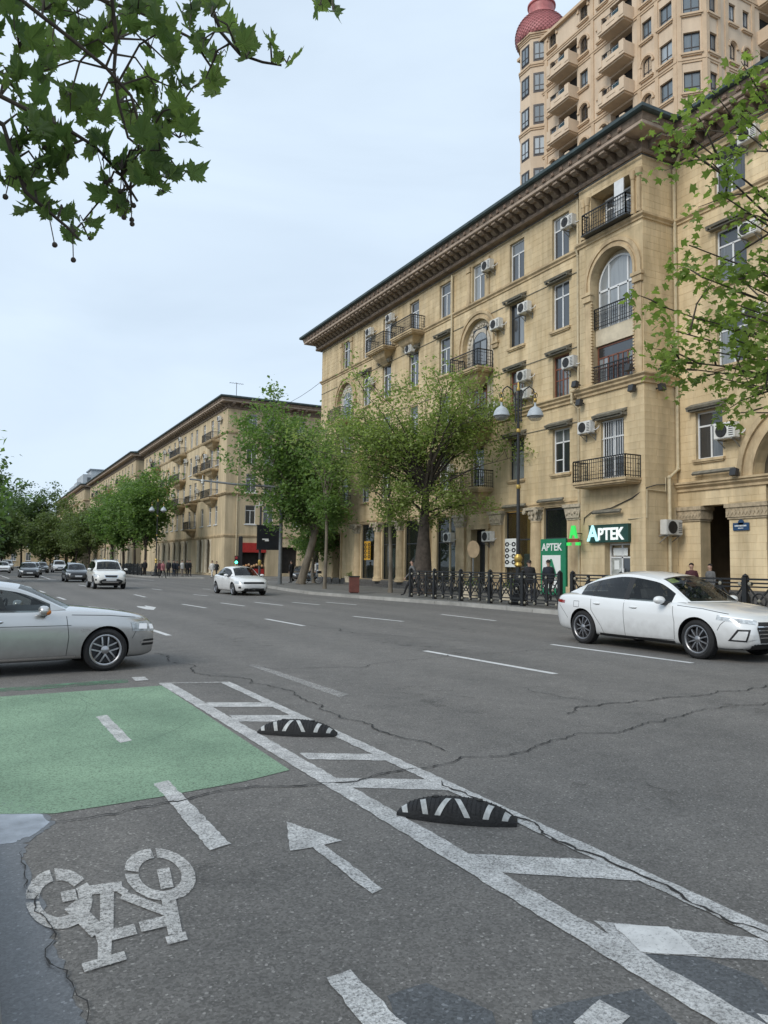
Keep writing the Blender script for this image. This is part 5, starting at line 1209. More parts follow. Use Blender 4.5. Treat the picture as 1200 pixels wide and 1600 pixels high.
    for s0, s1 in zip(S_[:-1], S_[1:]):
        for t0, t1 in zip(T_[:-1], T_[1:]):
            sm, tm = (s0+s1)/2, (t0+t1)/2
            tgt = ws if (.03 < sm < .93 and tm < .91) else rw if (n-.94 < sm < n-.06 and tm < .91) else cab
            for sg in (-1, 1):
                p = [cano(s0, t0), cano(s1, t0), cano(s1, t1), cano(s0, t1)]; p = [(a, b*sg, c) for a, b, c in p]
                tgt.add(p if sg < 0 else p[::-1], [(0, 1, 2, 3)], 0)
    # side walls: belt to roof rail, with the side glass between
    exs = sorted([(ex[0](i*.05), ex[1](i*.05), ex[2](i*.05)) for i in range(20*n+1)])
    fy = pchip([(p[0], p[1]) for i, p in enumerate(exs) if i == 0 or p[0] > exs[i-1][0]+1e-4]); fz = pchip([(p[0], p[2]) for i, p in enumerate(exs) if i == 0 or p[0] > exs[i-1][0]+1e-4])
    X0, X1 = exs[0][0], exs[-1][0]; pil = sp['pillars']           # [(x0, x1) ...] opaque black posts
    gl0, gl1 = sp['glass_x']
    xs2 = sorted({*[lerp(X0, X1, i/40) for i in range(41)], *[x for p in pil for x in p], gl0, gl1})
    V_ = [0, .07, .35, .65, .90, 1.0]
    def side(x, v):
        zb = min(sho(x), top(x)-.02)-.03; yb = wid(x)*(1-sp.get('tumble', .05))-.012; ze, ye = max(fz(x), zb), fy(x); kk = min(1., max(0., (ze-zb)/.3)); yb = lerp(ye, yb, kk) if ze-zb < .3 else yb
        return (x, lerp(yb, ye, v)+.018*math.sin(PI*v)*min(1, (ze-zb)*3), lerp(zb, ze, v))
    sw = [MB() for _ in range(len(pil)+1)]; blkp = MB()
    for x0, x1 in zip(xs2[:-1], xs2[1:]):
        if x1-x0 < 1e-5: continue
        xm = (x0+x1)/2
        for v0, v1 in zip(V_[:-1], V_[1:]):
            vm = (v0+v1)/2; isg = gl0 < xm < gl1 and .07 < vm < .90; post = [i for i, p in enumerate(pil) if p[0] < xm < p[1]]
            if isg and post: tgt = blkp
            elif isg: tgt = sw[sum(1 for p in pil if p[1] <= xm+1e-4)]
            elif gl0-.02 < xm < gl1+.02 and (vm < .07): tgt = blkp
            else: tgt = cab
            for sg in (-1, 1):
                p = [side(x0, v0), side(x1, v0), side(x1, v1), side(x0, v1)]; p = [(a, b*sg, c) for a, b, c in p]
                tgt.add(p if sg < 0 else p[::-1], [(0, 1, 2, 3)], 0)
    cab.build('roof', P, root, 40, fix='weld'); ws.build('windscreen', M_CGLASS, root, 40, fix=False); rw.build('rear_window', M_CGLASSD, root, 40, fix=False); blkp.build('window_pillar', M_CBLK, root, 40, fix=False)
    for i, s in enumerate(sw):
        if s.v: s.build('side_window', M_CGLASS if i == len(sw)-1 else M_CGLASSD, root, 40, fix=False)
    if sp.get('sticker'):
        q = [Vector(cano(a, b)) for a, b in ((.70, .60), (.88, .60), (.88, .84), (.70, .84))]; mb_ = MB(); mb_.add([(v.x-.012, -v.y, v.z-.012) for v in q], [(0, 1, 2, 3)]); mb_.build('windscreen_sticker', mat('lime_sticker', (.45, .55, .12), .5, .2, 12), root, fix=False)
    # ---- cabin furniture
    it = MB(); zb = sho(0)-.02
    for (x, y) in ((sp['seat'], .36), (sp['seat'], -.36), (sp['seat']-.85, .36), (sp['seat']-.85, -.36)):
        it.prism([(x-.16, zb-.02), (x+.02, zb-.02), (x-.10, zb+.26), (x-.22, zb+.24)], y-.22, y+.22, 'y'); it.prism([(x-.24, zb+.27), (x-.13, zb+.28), (x-.16, zb+.42), (x-.26, zb+.41)], y-.12, y+.12, 'y')
    dx = E_[0][0]-.42; it.prism([(dx-.2, zb-.05), (dx+.35, zb-.05), (dx+.3, zb+.02), (dx-.05, zb+.06)], -.62, .62, 'y')
    it.build('seats', M_SEAT, root)
    sw_ = MB(); sw_.tube([(dx-.32+.05*math.sin(a), .36+.19*math.cos(a), zb+.02+.17*math.sin(a)) for a in [2*PI*k/16 for k in range(16)]], .016, 6, closed=True); sw_.build('steering_wheel', M_CBLK, root, 60)
    # ---- projected details
    def cast(p, d):
        h = bvh.ray_cast(Vector(p), Vector(d)); return h[0], h[1]
    def patch(nm, poly, mp_, d, m, off=.004, h=.05, sym=True, smooth=60, parent=None):
        """poly (a, b) -> start point mp_(a, b); projected along d on the body"""
        for sg in ((1, -1) if sym else (1,)):
            bm = bmesh.new(); vs_ = [bm.verts.new((a, b, 0)) for a, b in poly]; bm.faces.new(vs_); bmesh.ops.triangulate(bm, faces=bm.faces)
            for _ in range(4):
                ed = [e for e in bm.edges if e.calc_length() > h]
                if not ed: break
                bmesh.ops.subdivide_edges(bm, edges=ed, cuts=1); bmesh.ops.triangulate(bm, faces=[f for f in bm.faces if len(f.verts) > 3])
            ok = True; dd = Vector(d); dd.y *= sg
            for v in bm.verts:
                s = Vector(mp_(v.co.x, v.co.y)); s.y *= sg; hit, nn = cast(s, dd)
                if hit is None:
                    hit, nn, _, _ = bvh.find_nearest(s+dd*1.0)
                if nn.dot(dd) > 0: nn = -nn
                v.co = hit+nn*off
            me_ = bpy.data.meshes.new(nm); bmesh.ops.recalc_face_normals(bm, faces=bm.faces)
            bm.normal_update()
            if bm.faces and sum(f.normal.dot(dd) for f in bm.faces) > 0: bmesh.ops.reverse_faces(bm, faces=bm.faces)
            bm.to_mesh(me_); bm.free(); me_.materials.append(m); me_.shade_smooth(); obj(nm, me_, parent or root)
    SIDE = (lambda a, b: (a, 2, b), (0, -1, 0)); FRONT = (lambda a, b: (4, a, b), (-1, 0, 0)); REAR = (lambda a, b: (-4, a, b), (1, 0, 0))
    DG = (lambda a, b: (xn+a*.7071+.5, wid(xn-.4)-a*.7071+.5, b), (-.7071, -.7071, 0)); DGR = (lambda a, b: (xt-a*.7071-.5, wid(xt+.4)-a*.7071+.5, b), (.7071, -.7071, 0))
    def seam(pts, w_=.0042):
        P_ = [Vector((a, b)) for a, b in pts]; out = []
        for a, b in zip(P_[:-1], P_[1:]):
            k = max(1, int((b-a).length/.05)); out += [a.lerp(b, i/k) for i in range(k)]
        out.append(P_[-1])
        for sg in (1, -1):
            l = []; r = []
            for i, p in enumerate(out):
                d = (out[min(i+1, len(out)-1)]-out[max(i-1, 0)]).normalized(); nn = Vector((-d.y, d.x))*w_
                for arr, q in ((l, p+nn), (r, p-nn)):
                    hit, nv = cast((q.x, 2*sg, q.y), (0, -sg, 0))
                    if hit is None: hit, nv, _, _ = bvh.find_nearest(Vector((q.x, .9*sg, q.y)))
                    arr.append(hit+Vector((0, .0025*sg, 0)))
            k = len(out); mb = MB(); mb.add(l+r, [(i, k+i, k+i+1, i+1) for i in range(k-1)]); mb.build('door_seam', M_CBLK, root, fix=False)
    for s in sp.get('seams', ()): seam(s)
    for (nm, poly, proj, m, sym, off) in sp.get('patches', ()):
        pr = {'S': SIDE, 'F': FRONT, 'R': REAR, 'D': DG, 'DR': DGR}[proj]
        patch(nm, poly, pr[0], pr[1], {'head': M_HEAD, 'tail': M_TAIL, 'blk': M_CBLK, 'chr': M_CHROME, 'plate': M_PLATE, 'lit': M_LITL, 'amb': M_AMBER, 'paint': P}[m], off, .05 if hires else .12, sym)
    # door handles and mirrors
    for sg in (1, -1):
        for (hx, hz) in sp['handles']:
            hit, nv = cast((hx, 2*sg, hz), (0, -sg, 0)); hit = hit or Vector((hx, .9*sg, hz))
            b = MB(); b.sphere((hx, hit.y+.012*sg, hz), .1, 10, 6, sc=(1, .16, .2)); b.sphere((hx+.01, hit.y+.0*sg, hz-.012), .085, 10, 6, 1, sc=(1, .12, .22)); b.build('door_handle', [M_CHROME if sp.get('chrome_handles') else P, M_CBLK], root, 60)
        mxp, mz = sp['mirror']; yb = wid(mxp)*(1-sp.get('tumble', .05))
        b = MB(); c = (mxp, sg*(yb+.13), mz)
        prof = [(0, -.075), (.06, -.072), (.085, -.055), (.095, -.02), (.088, .03), (.06, .062), (0, .075)]
        b.lathe([(r_, z_) for r_, z_ in prof], 16, c, 'x', 0, sx=1.25, sy=.78); b.prism([(mxp-.03, mz-.085), (mxp+.05, mz-.085), (mxp+.07, mz-.02), (mxp-.02, mz-.02)], sg*(yb-.06), sg*(yb+.08), 'y', 1)
        mo = b.build('mirror', [P, M_CBLK], root, 50)
        if sp.get('amber_mirror'):
            g = MB(); g.sphere((mxp+.035, sg*(yb+.17), mz-.02), .075, 10, 6, sc=(.72, 1.0, .6)); g.build('indicator', M_AMBER, mo, 60)
    # ---- wheels
    wk = make_wheel(R, sp['rim'])
    for x in (xf, xr):
        for s in (-1, 1):
            a = obj('wheel', wk[0], root, (x, s*(sp['track']), R), 0 if s > 0 else PI)
            r_ = obj('rim', wk[1], a)
            d_ = obj('brake_disc', wk[2], a)
            if x == xf and sp.get('steer'): a.rotation_euler[2] += sp['steer']
    u = MB(); u.box(xr-.5, xf+.5, -.55, .55, .2, .5); u.build('underbody', M_CBLK, root)
    return root
WK = {}
def make_wheel(R, style):
    k = (R, style)
    if k in WK: return WK[k]
    w_ = .105; ri = R*.70
    t = MB(); prof = [(ri, -w_*.9), (ri+.02, -w_), (R*.86, -w_*1.06), (R-.02, -w_*.92), (R, -w_*.7), (R+.0, -w_*.2), (R-.004, -w_*.19), (R-.004, -w_*.12), (R, -w_*.11), (R, w_*.11), (R-.004, w_*.12), (R-.004, w_*.19), (R, w_*.2), (R, w_*.7), (R-.02, w_*.92), (R*.86, w_*1.06), (ri+.02, w_), (ri, w_*.9)]
    t.lathe(prof, 40, (0, 0, 0), 'y')
    r = MB(); r.lathe([(ri+.012, -w_*.85), (ri-.005, -w_*.7), (ri-.02, 0), (ri-.008, w_*.7), (ri+.012, w_*.98), (ri-.004, w_*1.0), (ri-.018, w_*.9)], 36, (0, 0, 0), 'y', 0)
    face = w_*.62
    if style == 'five_twin': n, tw, wd = 5, .042, .026
    elif style == 'ten': n, tw, wd = 10, 0, .026
    elif style == 'seven_twin': n, tw, wd = 7, .028, .02
    else: n, tw, wd = 5, 0, .05
    for i in range(n):
        a = 2*PI*i/n+.3
        for o in ((-1, 1) if tw else (0,)):
            def pt(rr, off, y): return (rr*math.cos(a)-off*math.sin(a), y, rr*math.sin(a)+off*math.cos(a))
            f0, f1 = o*tw*.9, o*tw*1.15; b0, b1 = .04, ri-.012
            V = []
            for (rr, off, ww, yy) in ((b0, f0, wd*.9, face+.012), (b1*.55, (f0+f1)/2, wd*.85, face+.02), (b1, f1, wd*.8, face+.004)):
                V += [pt(rr, off-ww/2, yy), pt(rr, off+ww/2, yy), pt(rr, off+ww/2, yy-.035), pt(rr, off-ww/2, yy-.035)]
            F = []
            for j in (0, 4): F += [(j, j+1, j+5, j+4), (j+1, j+2, j+6, j+5), (j+2, j+3, j+7, j+6), (j+3, j, j+4, j+7)]
            r.add(V, F, 0)
    r.lathe([(0, face+.03), (.035, face+.028), (.062, face+.012), (.065, face-.03)], 20, (0, 0, 0), 'y', 0)
    d = MB(); d.lathe([(0, .01), (ri-.03, .01), (ri-.03, -.01), (0, -.01)], 28, (0, 0, 0), 'y')
    WK[k] = (t.mesh('wheel', M_TYRE, 35), r.mesh('rim', M_RIM if style != 'ten' else mat('two_tone_alloy', (.30, .30, .31), .35, .2, 30, metal=.8), 30), d.mesh('brake_disc', M_RIMD, 40)); return WK[k]

# --- white fastback sedan on the right
SED = dict(wb=2.78, r=.335, track=.775, paint=('pearl_white_paint', (.74, .75, .75)), rim='ten', seat=.1, arch=.05, sticker=True,
    top=[(-2.40, .78), (-2.33, .98), (-2.1, 1.035), (-1.7, 1.04), (-.6, 1.0), (.6, .99), (.95, .985), (1.5, .93), (2.0, .85), (2.26, .78), (2.36, .66)],
    bot=[(-2.40, .48), (-2.3, .30), (-1.9, .23), (-1.0, .19), (1.0, .19), (1.9, .19), (2.2, .21), (2.36, .33)],
    sho=[(-2.4, .70), (-2.2, .94), (-1.6, .97), (-.4, .935), (.8, .90), (1.6, .84), (2.0, .76), (2.36, .52)],
    wid=[(-2.40, .60), (-2.3, .74), (-2.05, .84), (-1.5, .905), (-.6, .92), (.6, .92), (1.4, .91), (1.9, .86), (2.15, .80), (2.3, .71), (2.36, .62)],
    edge=[(1.08, .70, .955), (.32, .585, 1.345), (-.42, .585, 1.43), (-1.12, .565, 1.335), (-2.0, .60, 1.03)], centre=[(1.30, .965), (.44, 1.43), (-.38, 1.50), (-1.16, 1.42), (-2.12, 1.045)],
    pillars=[(-1.13, -1.07), (-.30, -.17)], glass_x=(-1.5, .80), handles=[(-.95, .84), (.0, .815)], mirror=(.72, .98), chrome_handles=False,
    seams=[[(-.24, .26), (-.24, .93)], [(.92, .30), (.95, .60), (.90, .88)], [(-1.13, .96), (-1.10, .70), (-.86, .40), (-.80, .26)], [(.92, .28), (-.8, .24)], [(.98, .90), (1.5, .865), (1.95, .80)], [(1.99, .74), (1.86, .62), (1.80, .52)], [(-2.12, .76), (-1.95, .62), (-1.84, .50)], [(-1.62, .86), (-1.46, .86), (-1.46, .74), (-1.62, .74), (-1.62, .86)]],
    patches=[('headlight', [(-.42, .70), (-.1, .665), (.16, .64), (.19, .70), (-.05, .735), (-.4, .775)], 'D', 'head', True, .006), ('running_light', [(-.36, .752), (.12, .70), (.14, .715), (-.36, .768)], 'D', 'lit', True, .010),
             ('grille', [(-.50, .34), (.50, .34), (.57, .58), (.50, .68), (-.50, .68), (-.57, .58)], 'F', 'blk', False, .006), ('grille_bar', [(-.55, .60), (.55, .60), (.55, .615), (-.55, .615)], 'F', 'chr', False, .012), ('grille_bar', [(-.55, .54), (.55, .54), (.55, .555), (-.55, .555)], 'F', 'chr', False, .012),
             ('grille_bar', [(-.54, .48), (.54, .48), (.54, .495), (-.54, .495)], 'F', 'chr', False, .012), ('grille_bar', [(-.52, .42), (.52, .42), (.52, .435), (-.52, .435)], 'F', 'chr', False, .012), ('air_intake', [(-.25, .36), (.02, .36), (.08, .56), (-.12, .56)], 'D', 'blk', True, .005), ('intake_trim', [(-.20, .385), (.0, .385), (.04, .53), (-.10, .53)], 'D', 'paint', True, .008),
             ('lower_grille', [(-.6, .235), (.6, .235), (.64, .30), (-.64, .30)], 'F', 'blk', False, .005), ('taillight', [(-.34, .80), (.16, .83), (.16, .90), (-.34, .86)], 'DR', 'tail', True, .006), ('sill_trim', [(-.92, .20), (.92, .20), (.92, .265), (-.92, .265)], 'S', 'blk', True, .004),
             ('number_plate', [(-.26, .355), (.26, .355), (.26, .465), (-.26, .465)], 'F', 'plate', False, .02)])
white_sedan = car_proto(SED, 'sedan_car', 'large white fastback sedan driving at the right edge, side view')
white_sedan.location = (12.35, 11.12, 0); white_sedan.scale = (1.04,)*3; white_sedan.rotation_euler[2] = -PI/2+rad(1.0)
# --- silver saloon crossing at the left
SIL = dict(wb=2.76, r=.325, track=.765, paint=('silver_paint', (.54, .535, .525), .6, .25), rim='five_twin', seat=.02, amber_mirror=True, arch=.045, chrome_handles=True, steer=rad(-6),
    top=[(-2.27, .80), (-2.2, 1.0), (-1.9, 1.04), (-1.5, 1.035), (-.6, 1.0), (.5, .98), (.92, .985), (1.45, .94), (1.9, .875), (2.13, .82), (2.22, .68)],
    bot=[(-2.27, .42), (-2.15, .28), (-1.8, .22), (-1.0, .18), (1.0, .18), (1.8, .17), (2.1, .18), (2.22, .25)],
    sho=[(-2.27, .72), (-2.05, .93), (-1.4, .945), (-.4, .915), (.8, .885), (1.5, .85), (1.9, .79), (2.22, .60)],
    wid=[(-2.27, .60), (-2.15, .72), (-1.9, .81), (-1.4, .87), (-.6, .885), (.6, .885), (1.35, .88), (1.8, .83), (2.0, .78), (2.15, .71), (2.22, .63)],
    edge=[(.84, .69, .93), (.08, .575, 1.265), (-.55, .575, 1.345), (-1.15, .56, 1.27), (-1.8, .60, 1.02)], centre=[(1.04, .96), (.20, 1.335), (-.52, 1.405), (-1.2, 1.34), (-1.95, 1.035)],
    pillars=[(-.42, -.30)], glass_x=(-1.4, .58), handles=[(-1.1, .80), (-.18, .80)], mirror=(.44, .955),
    seams=[[(-.36, .24), (-.36, .90)], [(.80, .27), (.82, .55), (.80, .70), (.78, .86)], [(.80, .25), (-.8, .22)], [(.86, .875), (1.4, .855), (1.85, .81)], [(1.93, .70), (1.84, .58), (1.79, .48)], [(-2.0, .74), (-1.85, .60), (-1.78, .48)]],
    patches=[('headlight', [(-.30, .60), (.14, .57), (.16, .70), (-.02, .745), (-.32, .735)], 'D', 'head', True, .007), ('lamp_unit', [(-.22, .63), (-.08, .62), (-.06, .70), (-.2, .71)], 'D', 'lit', True, .011), ('lamp_unit', [(-.02, .615), (.09, .61), (.1, .68), (-.01, .69)], 'D', 'lit', True, .011), ('bumper_slot', [(-.16, .40), (.10, .40), (.10, .425), (-.16, .425)], 'D', 'chr', True, .008), ('air_intake', [(-.14, .36), (.14, .36), (.12, .455), (-.12, .455)], 'D', 'blk', True, .004),
             ('grille', [(-.36, .52), (.36, .52), (.40, .70), (-.40, .70)], 'F', 'blk', False, .006), ('grille_bar', [(-.38, .60), (.38, .60), (.38, .625), (-.38, .625)], 'F', 'chr', False, .012), ('lower_grille', [(-.5, .27), (.5, .27), (.52, .40), (-.52, .40)], 'F', 'blk', False, .005), ('number_plate', [(-.26, .42), (.26, .42), (.26, .53), (-.26, .53)], 'F', 'plate', False, .02),
             ('sill_strip', [(-.9, .235), (.93, .235), (.93, .265), (-.9, .265)], 'S', 'chr', True, .004), ('crease_shade', [(-2.0, .735), (.85, .715), (.85, .724), (-2.0, .744)], 'S', 'blk', True, .001), ('taillight', [(-.25, .70), (.2, .74), (.2, .88), (-.25, .86)], 'DR', 'tail', True, .006), ('fender_badge', [(1.0, .635), (1.12, .635), (1.12, .65), (1.0, .65)], 'S', 'chr', True, .006)])  # the flank crease is only its shade, drawn as a thin black strip
silver = car_proto(SIL, 'sedan_car', 'silver saloon car cut by the left edge, crossing the avenue')
# --- compact white saloon in the middle
CMP = dict(wb=2.70, r=.315, track=.75, paint=('plain_white_paint', (.76, .76, .75)), rim='seven_twin', seat=.1, arch=.05,
    top=[(-2.2, .80), (-2.15, 1.0), (-1.9, 1.06), (-1.5, 1.06), (-.6, 1.0), (.6, .99), (.98, .99), (1.5, .93), (1.95, .82), (2.15, .72), (2.24, .56)],
    bot=[(-2.2, .42), (-2.1, .28), (-1.8, .22), (-1.0, .19), (1.0, .19), (1.8, .18), (2.1, .2), (2.24, .30)], sho=[(-2.2, .72), (-2.0, .94), (-1.4, .96), (-.4, .93), (.8, .90), (1.5, .84), (1.9, .74), (2.24, .48)],
    wid=[(-2.2, .62), (-2.1, .72), (-1.9, .80), (-1.4, .87), (-.6, .885), (.6, .885), (1.35, .88), (1.8, .84), (2.02, .77), (2.17, .66), (2.24, .56)],
    edge=[(1.06, .69, .955), (.30, .58, 1.33), (-.42, .58, 1.41), (-1.08, .56, 1.32), (-1.8, .60, 1.04)], centre=[(1.28, .97), (.42, 1.41), (-.38, 1.475), (-1.12, 1.40), (-1.95, 1.06)],
    pillars=[(-1.08, -1.03), (-.28, -.18)], glass_x=(-1.4, .78), handles=[(-.95, .83), (-.02, .81)], mirror=(.70, .99), seams=[[(-.23, .26), (-.23, .92)], [(.90, .30), (.90, .88)]],
    patches=[('headlight', [(-.42, .60), (.1, .59), (.14, .66), (-.1, .71), (-.42, .72)], 'D', 'head', True, .007), ('grille', [(-.56, .58), (.56, .58), (.52, .68), (-.52, .68)], 'F', 'blk', False, .008), ('lower_grille', [(-.58, .25), (.58, .25), (.5, .37), (-.5, .37)], 'F', 'blk', False, .006), ('fog_lamp', [(-.12, .36), (.06, .36), (.04, .46), (-.1, .46)], 'D', 'blk', True, .006), ('number_plate', [(-.26, .41), (.26, .41), (.26, .53), (-.26, .53)], 'F', 'plate', False, .02), ('taillight', [(-.3, .78), (.2, .80), (.2, .92), (-.3, .9)], 'DR', 'tail', True, .006)])
comp = car_proto(CMP, 'sedan_car', 'white compact saloon seen from its front corner near the black board', False)
comp.location = (12.2, 39.2, 0); comp.rotation_euler[2] = -PI/2+rad(2)
# --- white sport utility car
SUV = dict(wb=2.70, r=.36, track=.80, paint=('cream_white_paint', (.74, .73, .69)), rim='five', seat=.1, arch=.06, tumble=.04,
    top=[(-2.2, .95), (-2.15, 1.12), (-1.9, 1.16), (-1.4, 1.16), (.5, 1.14), (1.0, 1.15), (1.5, 1.10), (1.95, 1.0), (2.15, .90), (2.25, .70)],
    bot=[(-2.2, .55), (-2.1, .36), (-1.8, .30), (1.8, .28), (2.1, .30), (2.25, .42)], sho=[(-2.2, .86), (-2.0, 1.06), (-1.4, 1.09), (-.4, 1.06), (.8, 1.04), (1.5, 1.0), (1.95, .90), (2.25, .62)],
    wid=[(-2.2, .72), (-2.1, .82), (-1.9, .88), (-1.4, .93), (-.6, .945), (.6, .945), (1.35, .94), (1.8, .90), (2.05, .83), (2.2, .72), (2.25, .64)],
    edge=[(1.06, .76, 1.11), (.42, .66, 1.56), (-.45, .67, 1.68), (-1.75, .65, 1.62), (-2.12, .72, 1.16)], centre=[(1.26, 1.13), (.54, 1.64), (-.4, 1.73), (-1.8, 1.67), (-2.2, 1.17)],
    pillars=[(-1.28, -1.18), (-.28, -.18)], glass_x=(-1.85, .80), handles=[(-.95, .96), (-.02, .95)], mirror=(.74, 1.14), seams=[[(-.23, .36), (-.23, 1.04)], [(.90, .40), (.90, 1.02)]],
    patches=[('headlight', [(-.42, .74), (.06, .72), (.12, .80), (-.1, .88), (-.42, .88)], 'D', 'head', True, .007), ('grille', [(-.36, .66), (.36, .66), (.40, .84), (-.40, .84)], 'F', 'chr', False, .008), ('grille_mesh', [(-.32, .69), (.32, .69), (.35, .81), (-.35, .81)], 'F', 'blk', False, .013), ('lower_bumper', [(-.62, .36), (.62, .36), (.66, .50), (.4, .60), (-.4, .60), (-.66, .50)], 'F', 'blk', False, .006), ('skid_plate', [(-.45, .38), (.45, .38), (.5, .46), (-.5, .46)], 'F', 'chr', False, .012), ('fog_lamp', [(-.2, .5), (-.02, .5), (-.02, .6), (-.2, .6)], 'D', 'blk', True, .006), ('number_plate', [(-.28, .50), (.28, .50), (.28, .61), (-.28, .61)], 'F', 'plate', False, .02), ('taillight', [(-.2, .95), (.1, .95), (.1, 1.12), (-.2, 1.12)], 'DR', 'tail', True, .006), ('sill_trim', [(-.92, .30), (.92, .30), (.92, .40), (-.92, .40)], 'S', 'blk', True, .004)])
suv = car_proto(SUV, 'suv_car', 'cream white sport utility car driving towards the viewer, nearest of the oncoming traffic', False)
suv.location = (6.95, 49.2, 0); suv.rotation_euler[2] = -PI/2
rr = MB()
for s in (-1, 1): rr.tube([(.35, s*.62, 1.66), (.1, s*.63, 1.74), (-1.5, s*.62, 1.72), (-1.7, s*.62, 1.66)], .02, 6)
rr.build('roof_rail', M_CHROME, suv, 50)
silver.location = (.32, 12.58, 0); silver.scale = (.95,)*3; silver.rotation_euler[2] = rad(8)
# --- the rest of the traffic and parked cars: copies with their own paint
PAINTS = {'black': paint('black_paint', (.012, .013, .016)), 'dark': paint('dark_grey_paint', (.05, .055, .06), .4), 'white': MATS['plain_white_paint'], 'silver': MATS['silver_paint'], 'blue': paint('navy_paint', (.015, .03, .08)), 'grey': paint('grey_paint', (.22, .23, .24), .5)}
def traffic(proto, x, y, col, label, rz=-PI/2, group='cars on the avenue'):
    c = copy_tree(proto); c.location = (x, y, 0); c.rotation_euler[2] = rz; c['label'] = label; c['group'] = group
    for ch in c.children:
        if ch.name.split('.')[0] in ('body', 'roof', 'mirror', 'door_handle'): paint_slot(ch, 0, PAINTS[col])
    return c
for o in (comp, suv): o['group'] = 'cars on the avenue'
traffic(comp, 6.9, 65.0, 'black', 'black saloon with a blue windscreen just behind the cream white utility car')
traffic(comp, 4.4, 81, 'dark', 'dark saloon driving towards the viewer left of the black saloon')
traffic(suv, 10.2, 117, 'white', 'distant white utility car between dark cars, middle of the far traffic')
traffic(comp, 12.4, 122, 'grey', 'distant grey car right of the distant white utility car')
traffic(comp, 7.6, 112, 'dark', 'distant dark car left of the distant white utility car')
traffic(comp, 5.8, 98, 'grey', 'grey car half hidden right behind the dark saloon')
traffic(comp, 2.9, 108, 'white', 'distant white car peeping out left of the dark saloon')
traffic(comp, 1.8, 128, 'white', 'distant white saloon near the left edge of the traffic'); traffic(comp, .3, 140, 'silver', 'distant silver car at the far left of the traffic'); traffic(suv, 4.2, 135, 'silver', 'distant pale van-like car above the dark saloon roof')
traffic(suv, -.2, 165, 'white', 'tiny white utility car at the left edge far down the avenue')
# parked cars in the side street and along the far kerb
PK = 'cars parked in the side street'
traffic(comp, 27.3, 68.5, 'black', 'black parked car whose nose shows behind the grey pole', -PI/2-.35, PK); traffic(suv, 31.0, 70.5, 'silver', 'silver parked utility car behind the person in black', -PI/2+.2, PK); traffic(comp, 34.2, 69.5, 'white', 'white parked car behind the bicycle', -PI/2, PK)
traffic(comp, 17.2, 101, 'blue', 'dark blue car parked behind the far iron fence', -PI/2, PK)
# ================================================================== trees
import numpy as np
M_BARK = mat('plane_tree_bark', (.085, .068, .052), .95, .3, 3, .6, 14, stretch=(1, 1, .4)); M_BARKL = mat('pale_plane_bark', (.20, .17, .13), .95, .25, 2.5, .5, 14, stretch=(1, 1, .4)); M_BARKD = mat('dark_bark', (.075, .06, .048), .95, .3, 4, .8, 14)
LF_RIGHT = leafmat('bright_plane_leaf', (.13, .20, .05), (.30, .38, .11), trans=.55); LF_FRESH = leafmat('fresh_green_leaf', (.17, .235, .075), (.35, .42, .16), trans=.55); LF_MID = leafmat('mid_green_leaf', (.10, .18, .055), (.22, .315, .11), trans=.5); LF_DARK = leafmat('dark_green_leaf', (.075, .125, .055), (.14, .20, .09)); LF_OLIVE = leafmat('olive_green_leaf', (.095, .14, .05), (.19, .235, .10)); LF_NEAR = leafmat('plane_leaf', (.085, .14, .06), (.21, .275, .10), trans=.62)
DIAM = (np.array([(0, -.5, 0), (.32, -.05, .06), (0, .5, -.03), (-.32, -.05, .06)]), [(0, 1, 2, 3)])
_st = []
for k in range(5):
    a = PI/2+(k-2)*1.02; _st.append((.52*math.cos(a)*(1 if k in (1, 2, 3) else .8), .52*math.sin(a)*(1 if k in (1, 2, 3) else .8), -.05))
    if k < 4: a2 = a+.51; _st.append((.27*math.cos(a2), .27*math.sin(a2), .03))
STAR = (np.array([(0, -.22, .03)]+_st), [tuple(range(10))])
def rand_rot(rng, n, updroop=.6):
    nz_ = rng.normal(size=(n, 3)); nz_[:, 2] = np.abs(nz_[:, 2])+updroop; nz_ /= np.linalg.norm(nz_, axis=1)[:, None]
    t = rng.normal(size=(n, 3)); t[:, 2] -= .5; t -= nz_*np.sum(t*nz_, axis=1)[:, None]; t /= np.linalg.norm(t, axis=1)[:, None]
    b = np.cross(t, nz_); return np.stack([b, t, nz_], axis=2)
def leaf_mesh(name, centres, sizes, rng, m, tmpl=DIAM):
    V, F = tmpl; n = len(centres); R_ = rand_rot(rng, n); P = np.einsum('nij,vj->nvi', R_, V)*sizes[:, None, None]+centres[:, None, :]
    nv = len(V); me = bpy.data.meshes.new(name); me.vertices.add(n*nv); me.vertices.foreach_set('co', P.reshape(-1).astype(np.float32))
    k = len(F[0]); loops = (np.arange(n)[:, None]*nv+np.array(F[0])[None, :]).reshape(-1)
    me.loops.add(n*k); me.loops.foreach_set('vertex_index', loops.astype(np.int32)); me.polygons.add(n); me.polygons.foreach_set('loop_start', (np.arange(n)*k).astype(np.int32))
    me.update(calc_edges=True); me.materials.append(m); me.validate(); return me
def bez(a, b, c, n): return [a*(1-t)**2+b*2*t*(1-t)+c*t*t for t in [i/n for i in range(n+1)]]
